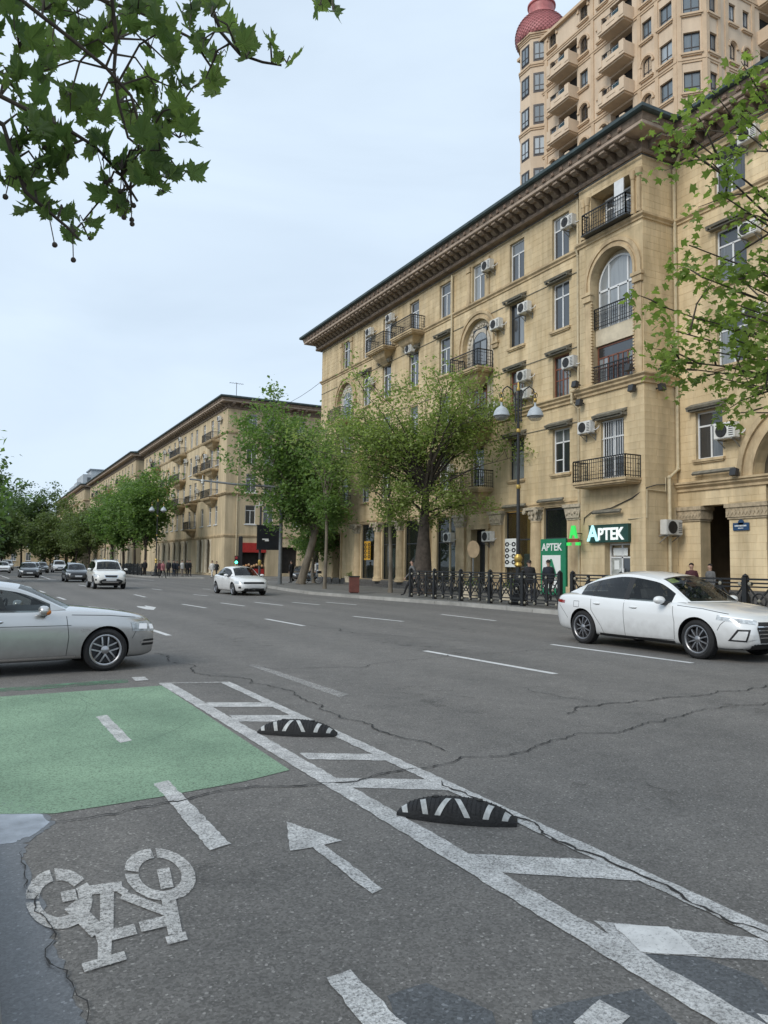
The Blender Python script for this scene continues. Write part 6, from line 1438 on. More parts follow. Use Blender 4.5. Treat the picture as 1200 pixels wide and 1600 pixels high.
def tree(label, base, fork, ellips, n_limb, n_leaf, lsize, leafm, bark, tr, seed, tmpl=DIAM, targets=None, clump=.5, lean=(0, 0), group='street trees', twigs=5, name='plane_tree', twig_len=.35, taper=.82, low=.0):
    rng = np.random.default_rng(seed); rnd = random.Random(seed); T = thing(name, label, 'tree', base, 0, group)
    w = MB(); fk = Vector((lean[0], lean[1], fork))
    tp = [Vector((lean[0]*t+.06*math.sin(3*t+seed), lean[1]*t+.06*math.cos(4*t+seed), fork*t)) for t in (0, .06, .25, .5, .75, 1)]
    w.tube(tp, [tr*1.35, tr*1.08, tr, lerp(tr, tr*taper, .5), lerp(tr, tr*taper, .8), tr*taper], 12)
    cents = []; nsub = []
    if targets is None:
        targets = []
        for i in range(n_limb):
            e = ellips[i % len(ellips)]; d = Vector((rnd.gauss(0, 1), rnd.gauss(0, 1), rnd.gauss(.15, .9))).normalized(); r_ = rnd.uniform(.55, .92)
            targets.append(Vector((e[0]+d.x*e[3]*r_, e[1]+d.y*e[4]*r_, e[2]+d.z*e[5]*r_)))
    for i, t in enumerate(targets):
        st = fk.lerp(tp[4], rnd.uniform(0, .7)) if t.z > fork*.95 or not low else tp[3].lerp(tp[4], rnd.random()); d = t-st; ctl = st+Vector((d.x*.35+rnd.uniform(-.4, .4), d.y*.35+rnd.uniform(-.4, .4), d.z*.65+rnd.uniform(0, .3)))
        P = bez(st, ctl, t, 7); r0 = tr*(taper/.82)*rnd.uniform(.26, .44)
        P = [p+Vector((rnd.uniform(-.06, .06), rnd.uniform(-.06, .06), rnd.uniform(-.06, .06)))*(k > 0) for k, p in enumerate(P)]
        w.tube(P, [max(.012, r0*(1-k/7.5)**1.1) for k in range(8)], 7)
        sub_ = []
        for k in range(twigs):
            q = rnd.uniform(.40, 1.0); j = min(6, int(q*7)); p = P[j].lerp(P[j+1], q*7-j) if j < 7 else P[7]
            dd = (d.normalized()*rnd.uniform(.2, 1)+Vector((rnd.gauss(0, .7), rnd.gauss(0, .7), rnd.gauss(.1, .5)))).normalized(); ln = d.length*twig_len*rnd.uniform(.5, 1.1)
            e2 = p+dd*ln+Vector((0, 0, -.06*ln)); mm = p.lerp(e2, .5)+Vector((rnd.uniform(-.1, .1), rnd.uniform(-.1, .1), .08))*ln*.6
            w.tube([p, mm, e2], [max(.012, r0*.22), max(.009, r0*.14), .006], 5)
            cents += [mm.lerp(e2, .45), e2, e2+Vector((rnd.gauss(0, clump), rnd.gauss(0, clump), rnd.gauss(0, clump)))*.8]
        cents.append(t)
    w.build('trunk', bark, T, 60)
    C = np.array([tuple(c) for c in cents]); ci = rng.integers(0, len(C), n_leaf); off = rng.normal(size=(n_leaf, 3))*clump*np.array([.62, .62, .5])
    P = C[ci]+off
    sz = lsize*rng.uniform(.65, 1.3, n_leaf)
    o = obj('crown', leaf_mesh('crown', P, sz, rng, leafm, tmpl), T)
    return T
def E(cx, cy, cz, rx, ry=None, rz=None): return (cx, cy, cz, rx, ry or rx, rz or rx)
# the thick plane tree in front of the long building
tree('thick dark trunked plane tree with thin spring leaves before the long building', (20.67, 34.6, .13), 6.0, [E(-.3, .2, 9.4, 4.4, 4.4, 3.3), E(-2.8, 1.8, 8.6, 2.8, 2.8, 2.8), E(2.2, -1.8, 8.4, 3.2, 3.2, 3.0), E(-.8, .6, 7.0, 4.6, 4.6, 2.2), E(-3.9, 2.3, 8.2, 2.4, 2.4, 2.4), E(2.6, -1.6, 9.4, 2.6, 2.6, 2.4), E(.0, 0, 4.9, 3.2, 3.2, 1.5)], 58, 24000, .17, LF_FRESH, M_BARKD, .46, 11, twigs=8, clump=.5, twig_len=.30, taper=.34, low=.35)
# trees at the corner of the side street
tree('dense green plane tree with a leaning pale trunk at the street corner', (21.0, 52.6, .13), 4.2, [E(-1.9, .9, 9.0, 3.8, 3.8, 3.7), E(-2.8, 1.4, 11.0, 2.6, 2.6, 3.0), E(.6, -.4, 8.6, 3.4, 3.4, 3.8), E(.3, -.2, 5.6, 2.2, 2.2, 1.8)], 42, 22000, .28, LF_MID, M_BARKL, .30, 12, clump=.55, lean=(.9, -.3), twigs=7)
tree('small bushy green tree low behind the tall corner plane tree', (23.6, 56.5, .13), 1.8, [E(0, 0, 3.6, 2.3, 2.3, 1.6)], 14, 4200, .24, LF_MID, M_BARKL, .15, 22, clump=.45)
tree('slender young plane tree right of the bicycle, thin straight trunk', (18.6, 42.8, .13), 6.0, [E(0, 0, 8.4, 2.2, 2.2, 2.6), E(.3, 0, 4.6, 1.4, 1.4, .9)], 18, 4200, .19, LF_MID, M_BARKL, .10, 13, clump=.42)
tree('slender young plane tree left of the walking person, thin straight trunk', (19.65, 36.5, .13), 5.0, [E(-.6, .4, 6.4, 1.8, 1.8, 1.7), E(.2, -.2, 4.2, 1.5, 1.5, .8)], 16, 2600, .17, LF_FRESH, M_BARKL, .11, 14, clump=.4)
# the near tree whose boughs enter at the right edge
nb = Vector((21.4, 9.6, .13)); tg = []
for (x, y, d_) in ((1110, 255, 17.5), (1090, 215, 17), (1150, 190, 18), (1180, 150, 18), (1195, 215, 17), (1125, 300, 17.5), (1160, 340, 17), (1190, 300, 17.5), (1080, 380, 18), (1100, 430, 17.5), (1150, 430, 17), (1190, 400, 17), (1140, 470, 17),
                   (1035, 480, 17.5), (1060, 520, 17), (1090, 500, 17.5), (1035, 560, 17), (1075, 575, 17.5), (1110, 545, 17), (1150, 530, 17), (1180, 500, 17), (1130, 590, 17), (1165, 600, 16.5), (1195, 565, 16.5), (1160, 640, 16.5), (1198, 630, 16), (1250, 420, 17), (1290, 280, 18), (1330, 180, 18), (1260, 120, 18.5), (1300, 560, 17), (1400, 300, 17), (1420, 480, 17), (1500, 220, 18), (1560, 400, 17.5), (1480, 100, 19), (1380, 20, 19), (1600, 260, 19), (1650, 480, 18)):
    tg.append(dp(x, y, d_*1.42 if False else d_)-nb)
tree('leafy plane tree whose boughs reach in from the right edge', tuple(nb), 5.0, [], 0, 6800, .20, LF_RIGHT, M_BARK, .30, 15, STAR, tg, .27, twigs=5, twig_len=.13)
# trees along the far pavement
FT_ = 'trees along the far pavement'
for (x, y, h_, r_, lm, lab, sd) in ((17.8, 95, 7.0, 2.7, LF_MID, 'fresh green tree beside the far lamp post, nearest of the far row', 31), (17.6, 101, 7.4, 2.9, LF_MID, 'tall fresh green tree in the middle of the far row', 32), (17.4, 108, 7.3, 2.9, LF_MID, 'fresh green tree third along the far row', 33), (17.2, 116, 7.0, 3.0, LF_MID, 'fresh green tree at the back of the far row', 34), (17.0, 140, 5.8, 3.6, LF_OLIVE, 'brownish olive tree left of the fresh green row', 35), (17.0, 160, 6.2, 4.2, LF_OLIVE, 'low olive green tree deeper down the avenue', 36)):
    tree(lab, (x, y, .13), h_*.5, [E(0, 0, h_*.98, r_, r_, h_*.52), E(.5, -.5, h_*1.3, r_*.75, r_*.75, h_*.4)], 26, 9500, .40, lm, M_BARKD, .17, sd, clump=.75, group=FT_, twigs=5)
LT_ = 'trees on the left of the avenue'
for (x, y, h_, r_, lm, lab, sd) in ((-2.8, 66, 6.6, 4.2, LF_MID, 'dark leaning tree top at the very left edge, nearest of the left row', 41), (-2.6, 92, 8.5, 5.2, LF_DARK, 'dark green tree second in the left row', 42), (-2.4, 116, 9, 5.6, LF_MID, 'dark green tree third in the left row', 43), (-2.0, 145, 9.5, 6, LF_DARK, 'dark green tree at the back of the left row', 44), (1.0, 186, 11, 7, LF_DARK, 'broad dark tree closing the avenue at the left', 45), (9.0, 196, 12.5, 7.5, LF_DARK, 'tall dark tree closing the avenue in the middle', 46), (16.0, 205, 11, 7, LF_OLIVE, 'olive tree closing the avenue at the right', 47), (12.6, 176, 7, 4.6, LF_OLIVE, 'smaller olive tree before the tall dark tree', 48), (4.6, 181, 7.5, 4.6, LF_OLIVE, 'smaller olive tree left of the tall dark tree', 49), (19.5, 186, 8, 5, LF_OLIVE, 'olive tree beside the far blocks', 50), (-8, 175, 12, 7, LF_DARK, 'dark tree far left behind the left row', 51)):
    tree(lab, (x, y, .13), h_*.42, [E(0, 0, h_*.95, r_, r_, h_*.5), E(.8, -.5, h_*1.25, r_*.65, r_*.65, h_*.35), E(-.5, .5, h_*.58, r_*1.0, r_*1.0, h_*.32)], 30, 9500, .58, lm, M_BARKD, .24, sd, clump=1.0, group=LT_, twigs=5)
# ---- overhanging plane tree at the upper left: every leaf is a thing one can see
def lobed(seed):
    rnd = random.Random(seed); pts = []
    lob = [(-2.30, .55), (-1.15, .82), (0, 1.0), (1.15, .82), (2.30, .55)]; out = []
    for i, (a, r_) in enumerate(lob):
        a += rnd.uniform(-.06, .06); r_ *= rnd.uniform(.92, 1.06)
        for da, k in ((-.30, .60), (-.22, .80), (-.13, .72), (0, 1.0), (.13, .72), (.22, .80), (.30, .60)): out.append((a+da*(1.25 if abs(k-.6) > .01 else 1.35), r_*k))
        if i < 4: out.append(((a+lob[i+1][0])/2, .56*rnd.uniform(.9, 1.1)))
    cu, fo_ = rnd.uniform(.02, .26), rnd.uniform(.0, .35)
    V = [(r_*math.sin(a)*.55*(1-.25*fo_), r_*math.cos(a)*.55+.12, -cu*(r_**2)*(1+.4*math.cos(2*a))+fo_*abs(math.sin(a))*r_*.45+rnd.uniform(-.03, .03)) for a, r_ in out]
    n = len(V); mb = MB(); mb.add([(0, .12, .02)]+V+[(0, -.05, .01)], [(0, i+2, i+1) for i in range(n-1)]+[(0, n+1, n), (0, 1, n+1)])
    return mb.mesh('leaf', LF_NEAR, fix=False)
LM = [lobed(s) for s in range(12)]
NT = thing('plane_tree', 'plane tree whose boughs with large lobed leaves hang into the upper left corner', 'tree', (-3.4, .9, .0)); nb = Vector((-3.4, .9, 0)); rnd = random.Random(21)
w = MB(); w.tube([(0, 0, 0), (0, .02, .4), (.05, .1, 2), (.15, .2, 3.6), (.3, .4, 4.6)], [.36, .27, .24, .22, .18], 14)
BR = [  # boughs: pixel and distance along each
    [(-500, -260, 3.9), (-200, -90, 3.7), (20, -10, 3.6), (110, 60, 3.55), (165, 105, 3.5), (205, 150, 3.5), (225, 220, 3.45), (245, 270, 3.45)],
    [(-150, -420, 4.0), (60, -200, 3.9), (170, -40, 3.8), (182, 60, 3.75), (178, 110, 3.7), (185, 160, 3.7), (200, 215, 3.65), (230, 240, 3.6)],
    [(-420, -120, 3.7), (-160, 40, 3.5), (0, 150, 3.4), (60, 180, 3.35), (110, 205, 3.3), (150, 230, 3.3), (190, 275, 3.3), (215, 315, 3.3)],
    [(-380, 20, 3.4), (-120, 130, 3.25), (5, 195, 3.2), (22, 250, 3.15), (40, 300, 3.1), (75, 330, 3.1), (105, 355, 3.1), (122, 372, 3.1)],
    [(100, -420, 4.2), (250, -180, 4.0), (320, -20, 3.9), (345, 50, 3.85), (375, 85, 3.8), (410, 97, 3.8), (440, 102, 3.8)],
    [(300, -420, 4.2), (420, -180, 4.1), (490, -60, 4.0), (512, -5, 4.0), (522, 12, 4.0)],
    [(-300, -300, 4.4), (-60, -120, 4.3), (100, -20, 4.2), (220, 20, 4.2), (270, 45, 4.2), (300, 60, 4.2), (330, 105, 4.1), (345, 125, 4.1)]]
anchors = []
for b_ in BR:
    P = [dp(x, y, d_)-nb for x, y, d_ in b_]; st = Vector((.15, .2, 3.9)); P = [st, st.lerp(P[0], .5)+Vector((0, 0, .25))]+P
    w.tube(P, [(.10 if i == 0 else .055 if i == 1 else .008*(1-(i-2)/len(P))+.002) for i in range(len(P))], 7)
    anchors += [(P[i].lerp(P[i+1], t), i/len(P)) for i in range(2, len(P)-1) for t in (0, .5)]
w.build('trunk', M_BARK, NT, 60)
CL = [(20, 20, 30, 9), (70, 15, 40, 9), (120, 20, 40, 9), (175, 30, 35, 7), (30, 75, 35, 8), (80, 70, 30, 6), (125, 75, 30, 6), (15, 120, 30, 8), (55, 115, 30, 6), (30, 150, 25, 5), (110, 150, 25, 5), (150, 60, 30, 6), (215, 20, 30, 6), (250, 50, 22, 6), (235, 75, 22, 5), (300, 20, 30, 7), (330, 25, 25, 6), (355, 50, 22, 5), (345, 85, 22, 5), (385, 90, 20, 4), (420, 75, 14, 2), (448, 98, 10, 2), (500, 8, 14, 2), (520, 15, 12, 2),
      (320, 60, 20, 4), (150, 170, 30, 7), (185, 140, 25, 5), (205, 175, 28, 7), (240, 130, 26, 7), (265, 100, 20, 5), (275, 140, 25, 7), (230, 185, 25, 6), (265, 190, 22, 6), (285, 165, 18, 4), (280, 215, 20, 5), (320, 125, 16, 3), (335, 135, 14, 3), (45, 205, 25, 6), (80, 215, 28, 7), (100, 235, 20, 4), (30, 235, 20, 4), (65, 265, 24, 5), (25, 280, 22, 5), (95, 275, 22, 4), (150, 225, 22, 5), (160, 250, 18, 3), (215, 235, 18, 3), (250, 235, 16, 3), (190, 265, 20, 4), (215, 275, 16, 3), (240, 255, 18, 4), (265, 280, 18, 4), (255, 300, 12, 2), (285, 275, 12, 2), (165, 300, 16, 3), (185, 325, 14, 3), (205, 330, 10, 2), (50, 320, 16, 4), (75, 335, 16, 4), (100, 340, 14, 3), (130, 345, 12, 3), (110, 375, 12, 3), (140, 375, 10, 2), (-40, 60, 50, 8), (-60, 160, 40, 7), (60, -40, 60, 9), (180, -40, 60, 8), (300, -40, 50, 7), (480, -30, 30, 4)]
tw = MB(); nl = 0
for (x, y, r_, n) in CL:
    d0 = 3.15+.9*rnd.random()*(1 if y < 200 else .3)+(.25 if y < 120 else 0)
    c = dp(x, y, d0)-nb; a = min(anchors, key=lambda q: (q[0]-c).length)[0]
    mid_ = a.lerp(c, .5)+Vector((0, 0, .05)); tw.tube([a, mid_, c], [.005, .004, .003], 5)
    n = max(2, round(n*(.80 if y < 170 else 1.15)))
    for k in range(n):
        ang = rnd.uniform(0, 2*PI); rr_ = r_*math.sqrt(rnd.random()); p = dp(x+rr_*math.cos(ang), y+rr_*math.sin(ang), d0+rnd.uniform(-.18, .18))-nb
        sz = rnd.uniform(.055, .118)*(.8 if y > 330 else 1)
        o = obj('leaf', rnd.choice(LM), NT, p); o.scale = (sz*1.5,)*3; o.rotation_euler = (rnd.gauss(PI*.72, .42), rnd.gauss(0, .4), rnd.uniform(0, 2*PI)); nl += 1
        tw.tube([c, c.lerp(p, .6)+Vector((0, 0, .02)), p], [.003, .002, .0015], 4)
for k in range(16):
    x, y, r_, n = rnd.choice(CL[36:62]); c = dp(x, y, 3.3)-nb; c = min(anchors, key=lambda q: (q[0]-c).length)[0]; p = c+Vector((rnd.uniform(-.05, .05), rnd.uniform(-.05, .05), -rnd.uniform(.07, .14))); tw.sphere(p, .010, 7, 5); tw.tube([c, p], .0018, 4)
# the rest of the crown, beyond the picture's edge
cc = []
for b_ in BR:
    P = [dp(x, y, d_)-nb for x, y, d_ in b_[:2]]; st = Vector((.15, .2, 3.9))
    for k in range(9): cc.append(st.lerp(P[0], .35+.65*rnd.random())+Vector((rnd.gauss(0, .25), rnd.gauss(0, .25), rnd.gauss(.15, .2))))
for k in range(60):
    a = rnd.uniform(PI*.55, PI*1.75); cc.append(Vector((.3+rnd.uniform(.5, 3.2)*math.cos(a), .3+rnd.uniform(.5, 3.2)*math.sin(a), rnd.uniform(4.6, 7.5))))
rng = np.random.default_rng(8); C_ = np.array([tuple(c) for c in cc]); P_ = C_[rng.integers(0, len(C_), 1800)]+rng.normal(size=(1800, 3))*.2
W_ = P_+np.array(tuple(nb)); keep = []
for q in W_:
    v = Vector(q)-CPOS; z = v.dot(FWD); keep.append(z < .3 or not (-90 < 600+1200*v.dot(CR)/z < 1290 and -90 < 800-1200*v.dot(CU)/z < 1690))
P_ = P_[np.array(keep)]; obj('crown', leaf_mesh('crown', P_, .17*rng.uniform(.6, 1.2, len(P_)), rng, LF_NEAR, STAR), NT, kind='stuff')
lm_ = MB()
for k in range(14):
    e = cc[-1-k*4]; lm_.tube([(.3, .4, 4.5), Vector((.3, .4, 4.5)).lerp(e, .5)+Vector((0, 0, .4)), e], [.06, .035, .01], 6)
lm_.tube([(.3, .4, 4.55), (.35, .45, 5.6), (.3, .4, 6.8)], [.17, .12, .05], 10); lm_.build('limbs', M_BARK, NT, 60)
tw.build('twigs', M_BARK, NT, 60, kind='stuff')
print('near leaves', nl)
# ================================================================== street furniture
M_GOLD = mat('gilded_iron', (.52, .36, .10), .4, .15, 8, metal=.6); M_LAMPS = mat('lamp_shade_grey', (.42, .46, .49), .5, .1, 5); M_LGLASS = glassmat('lamp_bowl', (.9, .9, .88), .6, .1, (.5, .5, .48)); M_PGREY = mat('grey_steel_pole', (.16, .17, .175), .55, .12, 3, metal=.2)
def lamp_post(loc, rz, label, s=1.0):
    t = thing('street_lamp', label, 'street lamp', loc, rz, 'ornate street lamps'); t.scale = (s,)*3
    b = MB(); b.box(-.34, .34, -.34, .34, 0, .16); b.lathe([(.30, .16), (.30, .22), (.22, .3), (.19, .7), (.22, .75), (.17, .8), (.15, 1.1), (.13, 1.18), (.10, 1.2), (.10, 1.55)], 16); b.lathe([(.075, 1.5), (.07, 4.6), (.055, 4.7), (.055, 7.1), (.05, 8.6)], 14)
    for s_ in (-1, 1):
        b.cyl((s_*.11, 0, 7.3), (s_*.11, 0, 8.55), .028, n=8)
        b.tube([(s_*.10, 0, 7.6), (s_*.12, 0, 8.3), (s_*.22, 0, 8.62), (s_*.45, 0, 8.78), (s_*.60, 0, 8.66), (s_*.68, 0, 8.42), (s_*.68, 0, 8.18)], .028, 8)
        b.tube([(s_*.68+.09*math.cos(a), 0, 8.42+.11*math.sin(a)) for a in [2*PI*k/12 for k in range(12)]], .013, 6, closed=True)
    for zz in (7.4, 7.8, 8.25): b.box(-.16, .16, -.03, .03, zz-.02, zz+.02)
    b.build('post', M_IRON, t, 40)
    g = MB(); g.lathe([(.11, 1.5), (.16, 1.56), (.14, 1.62), (.11, 1.68), (.15, 1.75), (.17, 1.86), (.12, 1.96), (.10, 2.0)], 14); g.lathe([(.085, 4.62), (.10, 4.68), (.085, 4.78)], 12); g.lathe([(.08, 6.9), (.095, 6.96), (.08, 7.04)], 12); g.lathe([(.05, 8.6), (.075, 8.68), (.03, 8.76), (.05, 8.84), (0, 8.98)], 10)
    for s_ in (-1, 1): g.sphere((s_*.68, 0, 8.22), .07, 8, 6, sc=(1, 1, 1.5)); g.sphere((s_*.68, 0, 8.48), .05, 8, 6)
    g.build('gilded_ring', M_GOLD, t, 50)
    for s_ in (-1, 1):
        h = MB(); h.lathe([(.0, 8.12), (.04, 8.12), (.045, 7.98), (.09, 7.95), (.20, 7.88), (.29, 7.74), (.32, 7.62), (.335, 7.60), (.335, 7.56), (.30, 7.56)], 20, (s_*.68, 0, 0)); ho = h.build('lamp_shade', M_LAMPS, t, 50)
        h = MB(); h.lathe([(.30, 7.57), (.27, 7.47), (.18, 7.39), (0, 7.36)], 18, (s_*.68, 0, 0)); h.build('lamp_bowl', M_LGLASS, ho, 60)
    return t
lamp_post((18.75, 24.2, .13), rad(-28), 'ornate black and gold double lamp post behind the iron fence, nearest one', .985)
lamp_post((17.0, 84.5, .13), rad(-28), 'ornate double lamp post left of the corner block, by the pedestrians', .93); lamp_post((17.0, 122, .13), rad(-28), 'farther ornate lamp post before the olive trees')
# --- iron fence
def fence_panel_mesh(L_):
    b = MB()
    for zz in (.16, .28, 1.02, 1.12): b.box(0, L_, -.025, .025, zz-.02, zz+.02)
    b.box(0, L_, -.045, .045, 1.2, 1.25); n = 3; c = L_/n
    for i in range(n+1): b.box(i*c-.05 if 0 < i < n else i*c-.03, i*c+.05 if 0 < i < n else i*c+.03, -.03, .03, .08, 1.22)
    for i in range(n):
        x0, x1 = i*c+.04, (i+1)*c-.04; zc = .65; xm = (x0+x1)/2
        for (a, z_a) in ((x0, .28), (x1, .28), (x0, 1.02), (x1, 1.02)): b.bar((a, 0, z_a), (xm, 0, zc), .03, .04)
        b.tube([(xm+.2*math.cos(t), 0, zc+.2*math.sin(t)) for t in [2*PI*k/14 for k in range(14)]], .022, 6, closed=True)
        for s_ in (-1, 1): b.tube([(xm+s_*.40-s_*.14*math.cos(t), 0, zc+.26*math.sin(t)) for t in [-PI/2+PI*k/8 for k in range(9)]], .02, 5)
    o = MB()
    for i in range(n+1):
        for zz in (.14, 1.10):
            for s_ in (-1, 1): o.sphere((min(max(i*c, .1), L_-.1), s_*.045, zz), .055, 8, 6, sc=(1, .5, 1))
    for i in range(n): o.sphere(((i+.5)*c, 0, .65), .055, 8, 6, sc=(1, .9, 1))
    return b, o
def fence(p0, p1, npan, label, orn=True):
    A, B = Vector(p0), Vector(p1); d = (B-A); Lp = d.length/npan; rz = math.atan2(d.y, d.x); d.normalize()
    t = thing('iron_fence', label, 'fence', (A.x, A.y, .13), rz, 'black iron fences'); b, o = fence_panel_mesh(Lp-.1); pm = b.mesh('fence_panel', M_IRON, fix=False); om = o.mesh('ornament', mat('pale_ornament_paint', (.30, .28, .22), .6, .2, 10), 60)
    q = MB(); q.box(-.07, .07, -.07, .07, 0, 1.28); q.lathe([(.07, 1.28), (.09, 1.31), (.04, 1.35), (0, 1.38)], 10); q.box(-.08, .08, -.08, .08, 0, .05); qm = q.mesh('post', M_IRON)
    for i in range(npan+1): obj('post', qm, t, (i*Lp, 0, 0))
    for i in range(npan):
        pp = obj('fence_panel', pm, t, (i*Lp+.05, 0, 0))
        if orn: obj('ornament', om, pp, kind='stuff')
fence((18.05, 31.4), (18.31, 21.25), 5, 'black iron fence with crossed panels along the kerb before the pharmacy'); fence((18.32, 20.6), (18.4, -2), 10, 'black iron fence continuing behind the large white sedan')
fence((16.0, 87), (16.2, 110), 9, 'far black iron fence beyond the side street', False)
# --- flexible rubber lane separators
M_RUB = mat('black_rubber', (.014, .014, .015), .75, .2, 14, .4, 60); M_REFL = mat('grey_white_reflector', (.46, .47, .46), .55, .2, 18)
def separator(pl, pr, hpx, label):
    A, B = gp(*pl), gp(*pr); d = B-A; Ls = d.length; c = (A+B)/2; rz = math.atan2(d.y, d.x)
    t = thing('lane_separator', label, 'lane separator', (c.x, c.y, .012), rz, 'rubber lane separators')
    W_, H_ = .105, .115
    def surf(u, v, o=0.):     # u -1..1 along, v 0..pi over the hump
        k = max(0., 1-abs(u)**2.3); kw = .45+.55*k
        return ((u*Ls/2), -math.cos(v)*(W_*kw+o), (H_*k**.72)*math.sin(v)**.8+.012+o)
    b = MB(); N, Mv = 30, 12; V = [surf(-1+2*i/N, PI*j/Mv) for i in range(N+1) for j in range(Mv+1)]
    b.add(V, [(i*(Mv+1)+j, (i+1)*(Mv+1)+j, (i+1)*(Mv+1)+j+1, i*(Mv+1)+j+1) for i in range(N) for j in range(Mv)])
    b.prism([(p[0], p[1]) for p in [surf(-1+2*i/N, 0) for i in range(N+1)]+[surf(1-2*i/N, PI) for i in range(N+1)]], -.01, .013, 'z')
    b.build('hump', M_RUB, t, 50)
    for k in range(22):
        u = -.8+1.6*k/21; r_ = MB(); pts = [surf(u, PI*j/10, .001) for j in range(1, 10)]; r_.tube(pts, .0035, 4); r_.build('rib', M_RUB, t, fix=False)
    for (u0, sl) in ((-.86, .03), (-.52, .05), (-.2, -.10), (.12, .12), (.55, -.05), (.84, -.03)):
        for vs_ in ((.12, 1.25),):
            s = MB(); n = 8; wd = .048; V = []
            for j in range(n+1):
                v = lerp(vs_[0], vs_[1], j/n); uu = u0-sl*(j/n-.5)*1.6
                V += [surf(uu-wd, v, .004), surf(uu+wd, v, .004)]
            s.add(V, [(2*j, 2*j+1, 2*j+3, 2*j+2) for j in range(n)]); s.build('reflector', M_REFL, t, 60)
    for u in (-.35, .38):
        x, y, z = surf(u, PI*.5); q = MB(); q.lathe([(.022, .0), (.022, .008), (.0, .008)], 10, (x, y, z-.002)); q.build('bolt', M_CBLK, t)
separator((404, 1145), (526, 1150), 0, 'farther black rubber lane separator with pale stripes beside the green box'); separator((622, 1272), (808, 1289), 0, 'nearer black rubber lane separator with pale stripes in the hatched strip')
# --- traffic pole with arm, camera and black board
pz = .13; P0 = gp(437, 913, .13)
tp = thing('traffic_pole', 'tall grey traffic pole with a long arm reaching left over the road', 'pole', P0)
b = MB(); b.lathe([(.30, 0), (.30, .04), (.15, .05), (.14, 1.2), (.11, 8.0), (.10, 8.05)], 14); b.build('pole', M_PGREY, tp, 40); arm_end = Vector((-5.9, 3.4, 7.6))
b = MB(); b.tube([(0, 0, 7.05), tuple(arm_end*.5+Vector((0, 0, 3.45))), tuple(arm_end)], [.10, .085, .06], 10); b.tube([(-.05, 0, 5.6), (-1.4, .8, 7.15)], .035, 6); b.build('arm', M_PGREY, tp, 40)
b = MB(); c = arm_end*.86+Vector((0, 0, .95)); b.lathe([(.0, .12), (.12, .1), (.13, -.05), (.05, -.08)], 12, tuple(c)); b.sphere((c.x, c.y, c.z-.14), .11, 10, 7); b.cyl((c.x, c.y, c.z+.1), (c.x, c.y, c.z+.4), .03); b.build('dome_camera', M_AC, tp, 50)
# the black board hangs on a second dark post next to it
p2 = gp(405, 905, .13); bd = thing('black_board', 'black square information board on a dark post left of the grey pole', 'sign', p2, rad(-10))
b = MB(); b.lathe([(.22, 0), (.20, .3), (.12, .4), (.10, 6.9), (.09, 7.0)], 12); b.build('post', M_IRON, bd, 40); b = MB(); b.box(-.35, 2.05, -.30, -.12, 2.85, 5.1); b.build('panel', mat('black_panel', (.012, .014, .018), .35, .15, 2), bd)
b = MB(); b.box(-.4, 2.1, -.31, -.11, 5.1, 5.16); b.box(-.4, 2.1, -.31, -.11, 2.79, 2.85); b.build('panel_rim', M_CBLK, bd); b = MB(); b.box(.15, .75, -.312, -.302, 3.75, 3.85); b.box(.4, .78, -.312, -.302, 3.62, 3.72); b.build('notice', M_SIGNW, bd)
b = MB(); b.lathe([(.13, 1.3), (.18, 1.4), (.14, 1.55), (.17, 1.7), (.11, 1.85)], 12); b.build('gilded_ring', M_GOLD, bd, 50); b = MB(); b.box(-.16, .16, -.15, .15, 7.0, 7.4); b.box(-.5, -.2, -.1, .1, 6.8, 7.05); b.build('camera_box', M_AC, bd)
# traffic light
t1 = Vector((25.9, 83.2, .13)); tl = thing('traffic_light', 'dark traffic light post showing green left of the red shop', 'traffic light', t1, rad(-15)); s = .95
b = MB(); b.box(-.22, .22, -.18, .18, 0, 4.6*s); b.lathe([(.22, 0), (.2, .1), (0, .14)], 12, (0, 0, 4.6*s)); b.build('post', M_PGREY if False else M_CBLK, tl)
b = MB(); b.box(-.62, -.24, -.26, -.0, 1.5*s, 2.45*s); b.build('signal_head', M_CBLK, tl)
b = MB(); b.lathe([(0, -.29), (.15, -.28), (.16, -.26)], 14, (-.43, 0, 1.68*s), 'y'); b.build('green_lamp', mat('lit_green_signal', (.1, .9, .55), .4, .02, emit=((.1, 1, .6), 3.0)), tl); b = MB(); b.lathe([(0, -.29), (.15, -.28), (.16, -.26)], 14, (-.43, 0, 2.2*s), 'y'); b.build('red_lamp', mat('dim_red_signal', (.30, .03, .03), .4, .05), tl)
# --- small signs on the shop fronts and pavement
def poster(label, u, z, w_, h_, base, ink, rows, cols, y=-.02, fr=None):
    fr = fr or FM; t = thing('poster', label, 'sign', MAIN.location+fr.p(u, y, z), fr.rz); b = MB(); b.box(-w_/2, w_/2, 0, .03, -h_/2, h_/2); b.build('board', base, t); b = MB()
    for r in range(rows):
        for c in range(cols):
            x = lerp(-w_*.3, w_*.3, c/max(1, cols-1)) if cols > 1 else 0; zz = lerp(h_*.30, -h_*.33, r/max(1, rows-1)); rx = w_*.36/cols; b.lathe([(rx*.45, -.006), (rx*1.05, -.006), (rx*1.05, 0), (rx*.45, 0)], 12, (x, 0, zz), 'y', sx=1, sy=.7)
            if cols > 1 and c == 0: b.box(x+rx*.8, x+w_*.35, -.005, 0, zz-.012, zz+.012)
    b.build('spectacles', ink, t); return t
M_INK = mat('black_print', (.015, .015, .016), .5, .1); M_ORP = mat('orange_board', (.62, .34, .03), .5, .06, 3)
poster('orange poster with rows of black spectacles on the left shop front', 9.2, 2.65, 1.0, 1.35, M_ORP, M_INK, 4, 2, -.12); poster('white poster with three pairs of black spectacles behind the lamp post', 25.95, 2.35, .95, 1.5, M_SIGNW, M_INK, 4, 2, -.03)
for r_ in range(1): pass
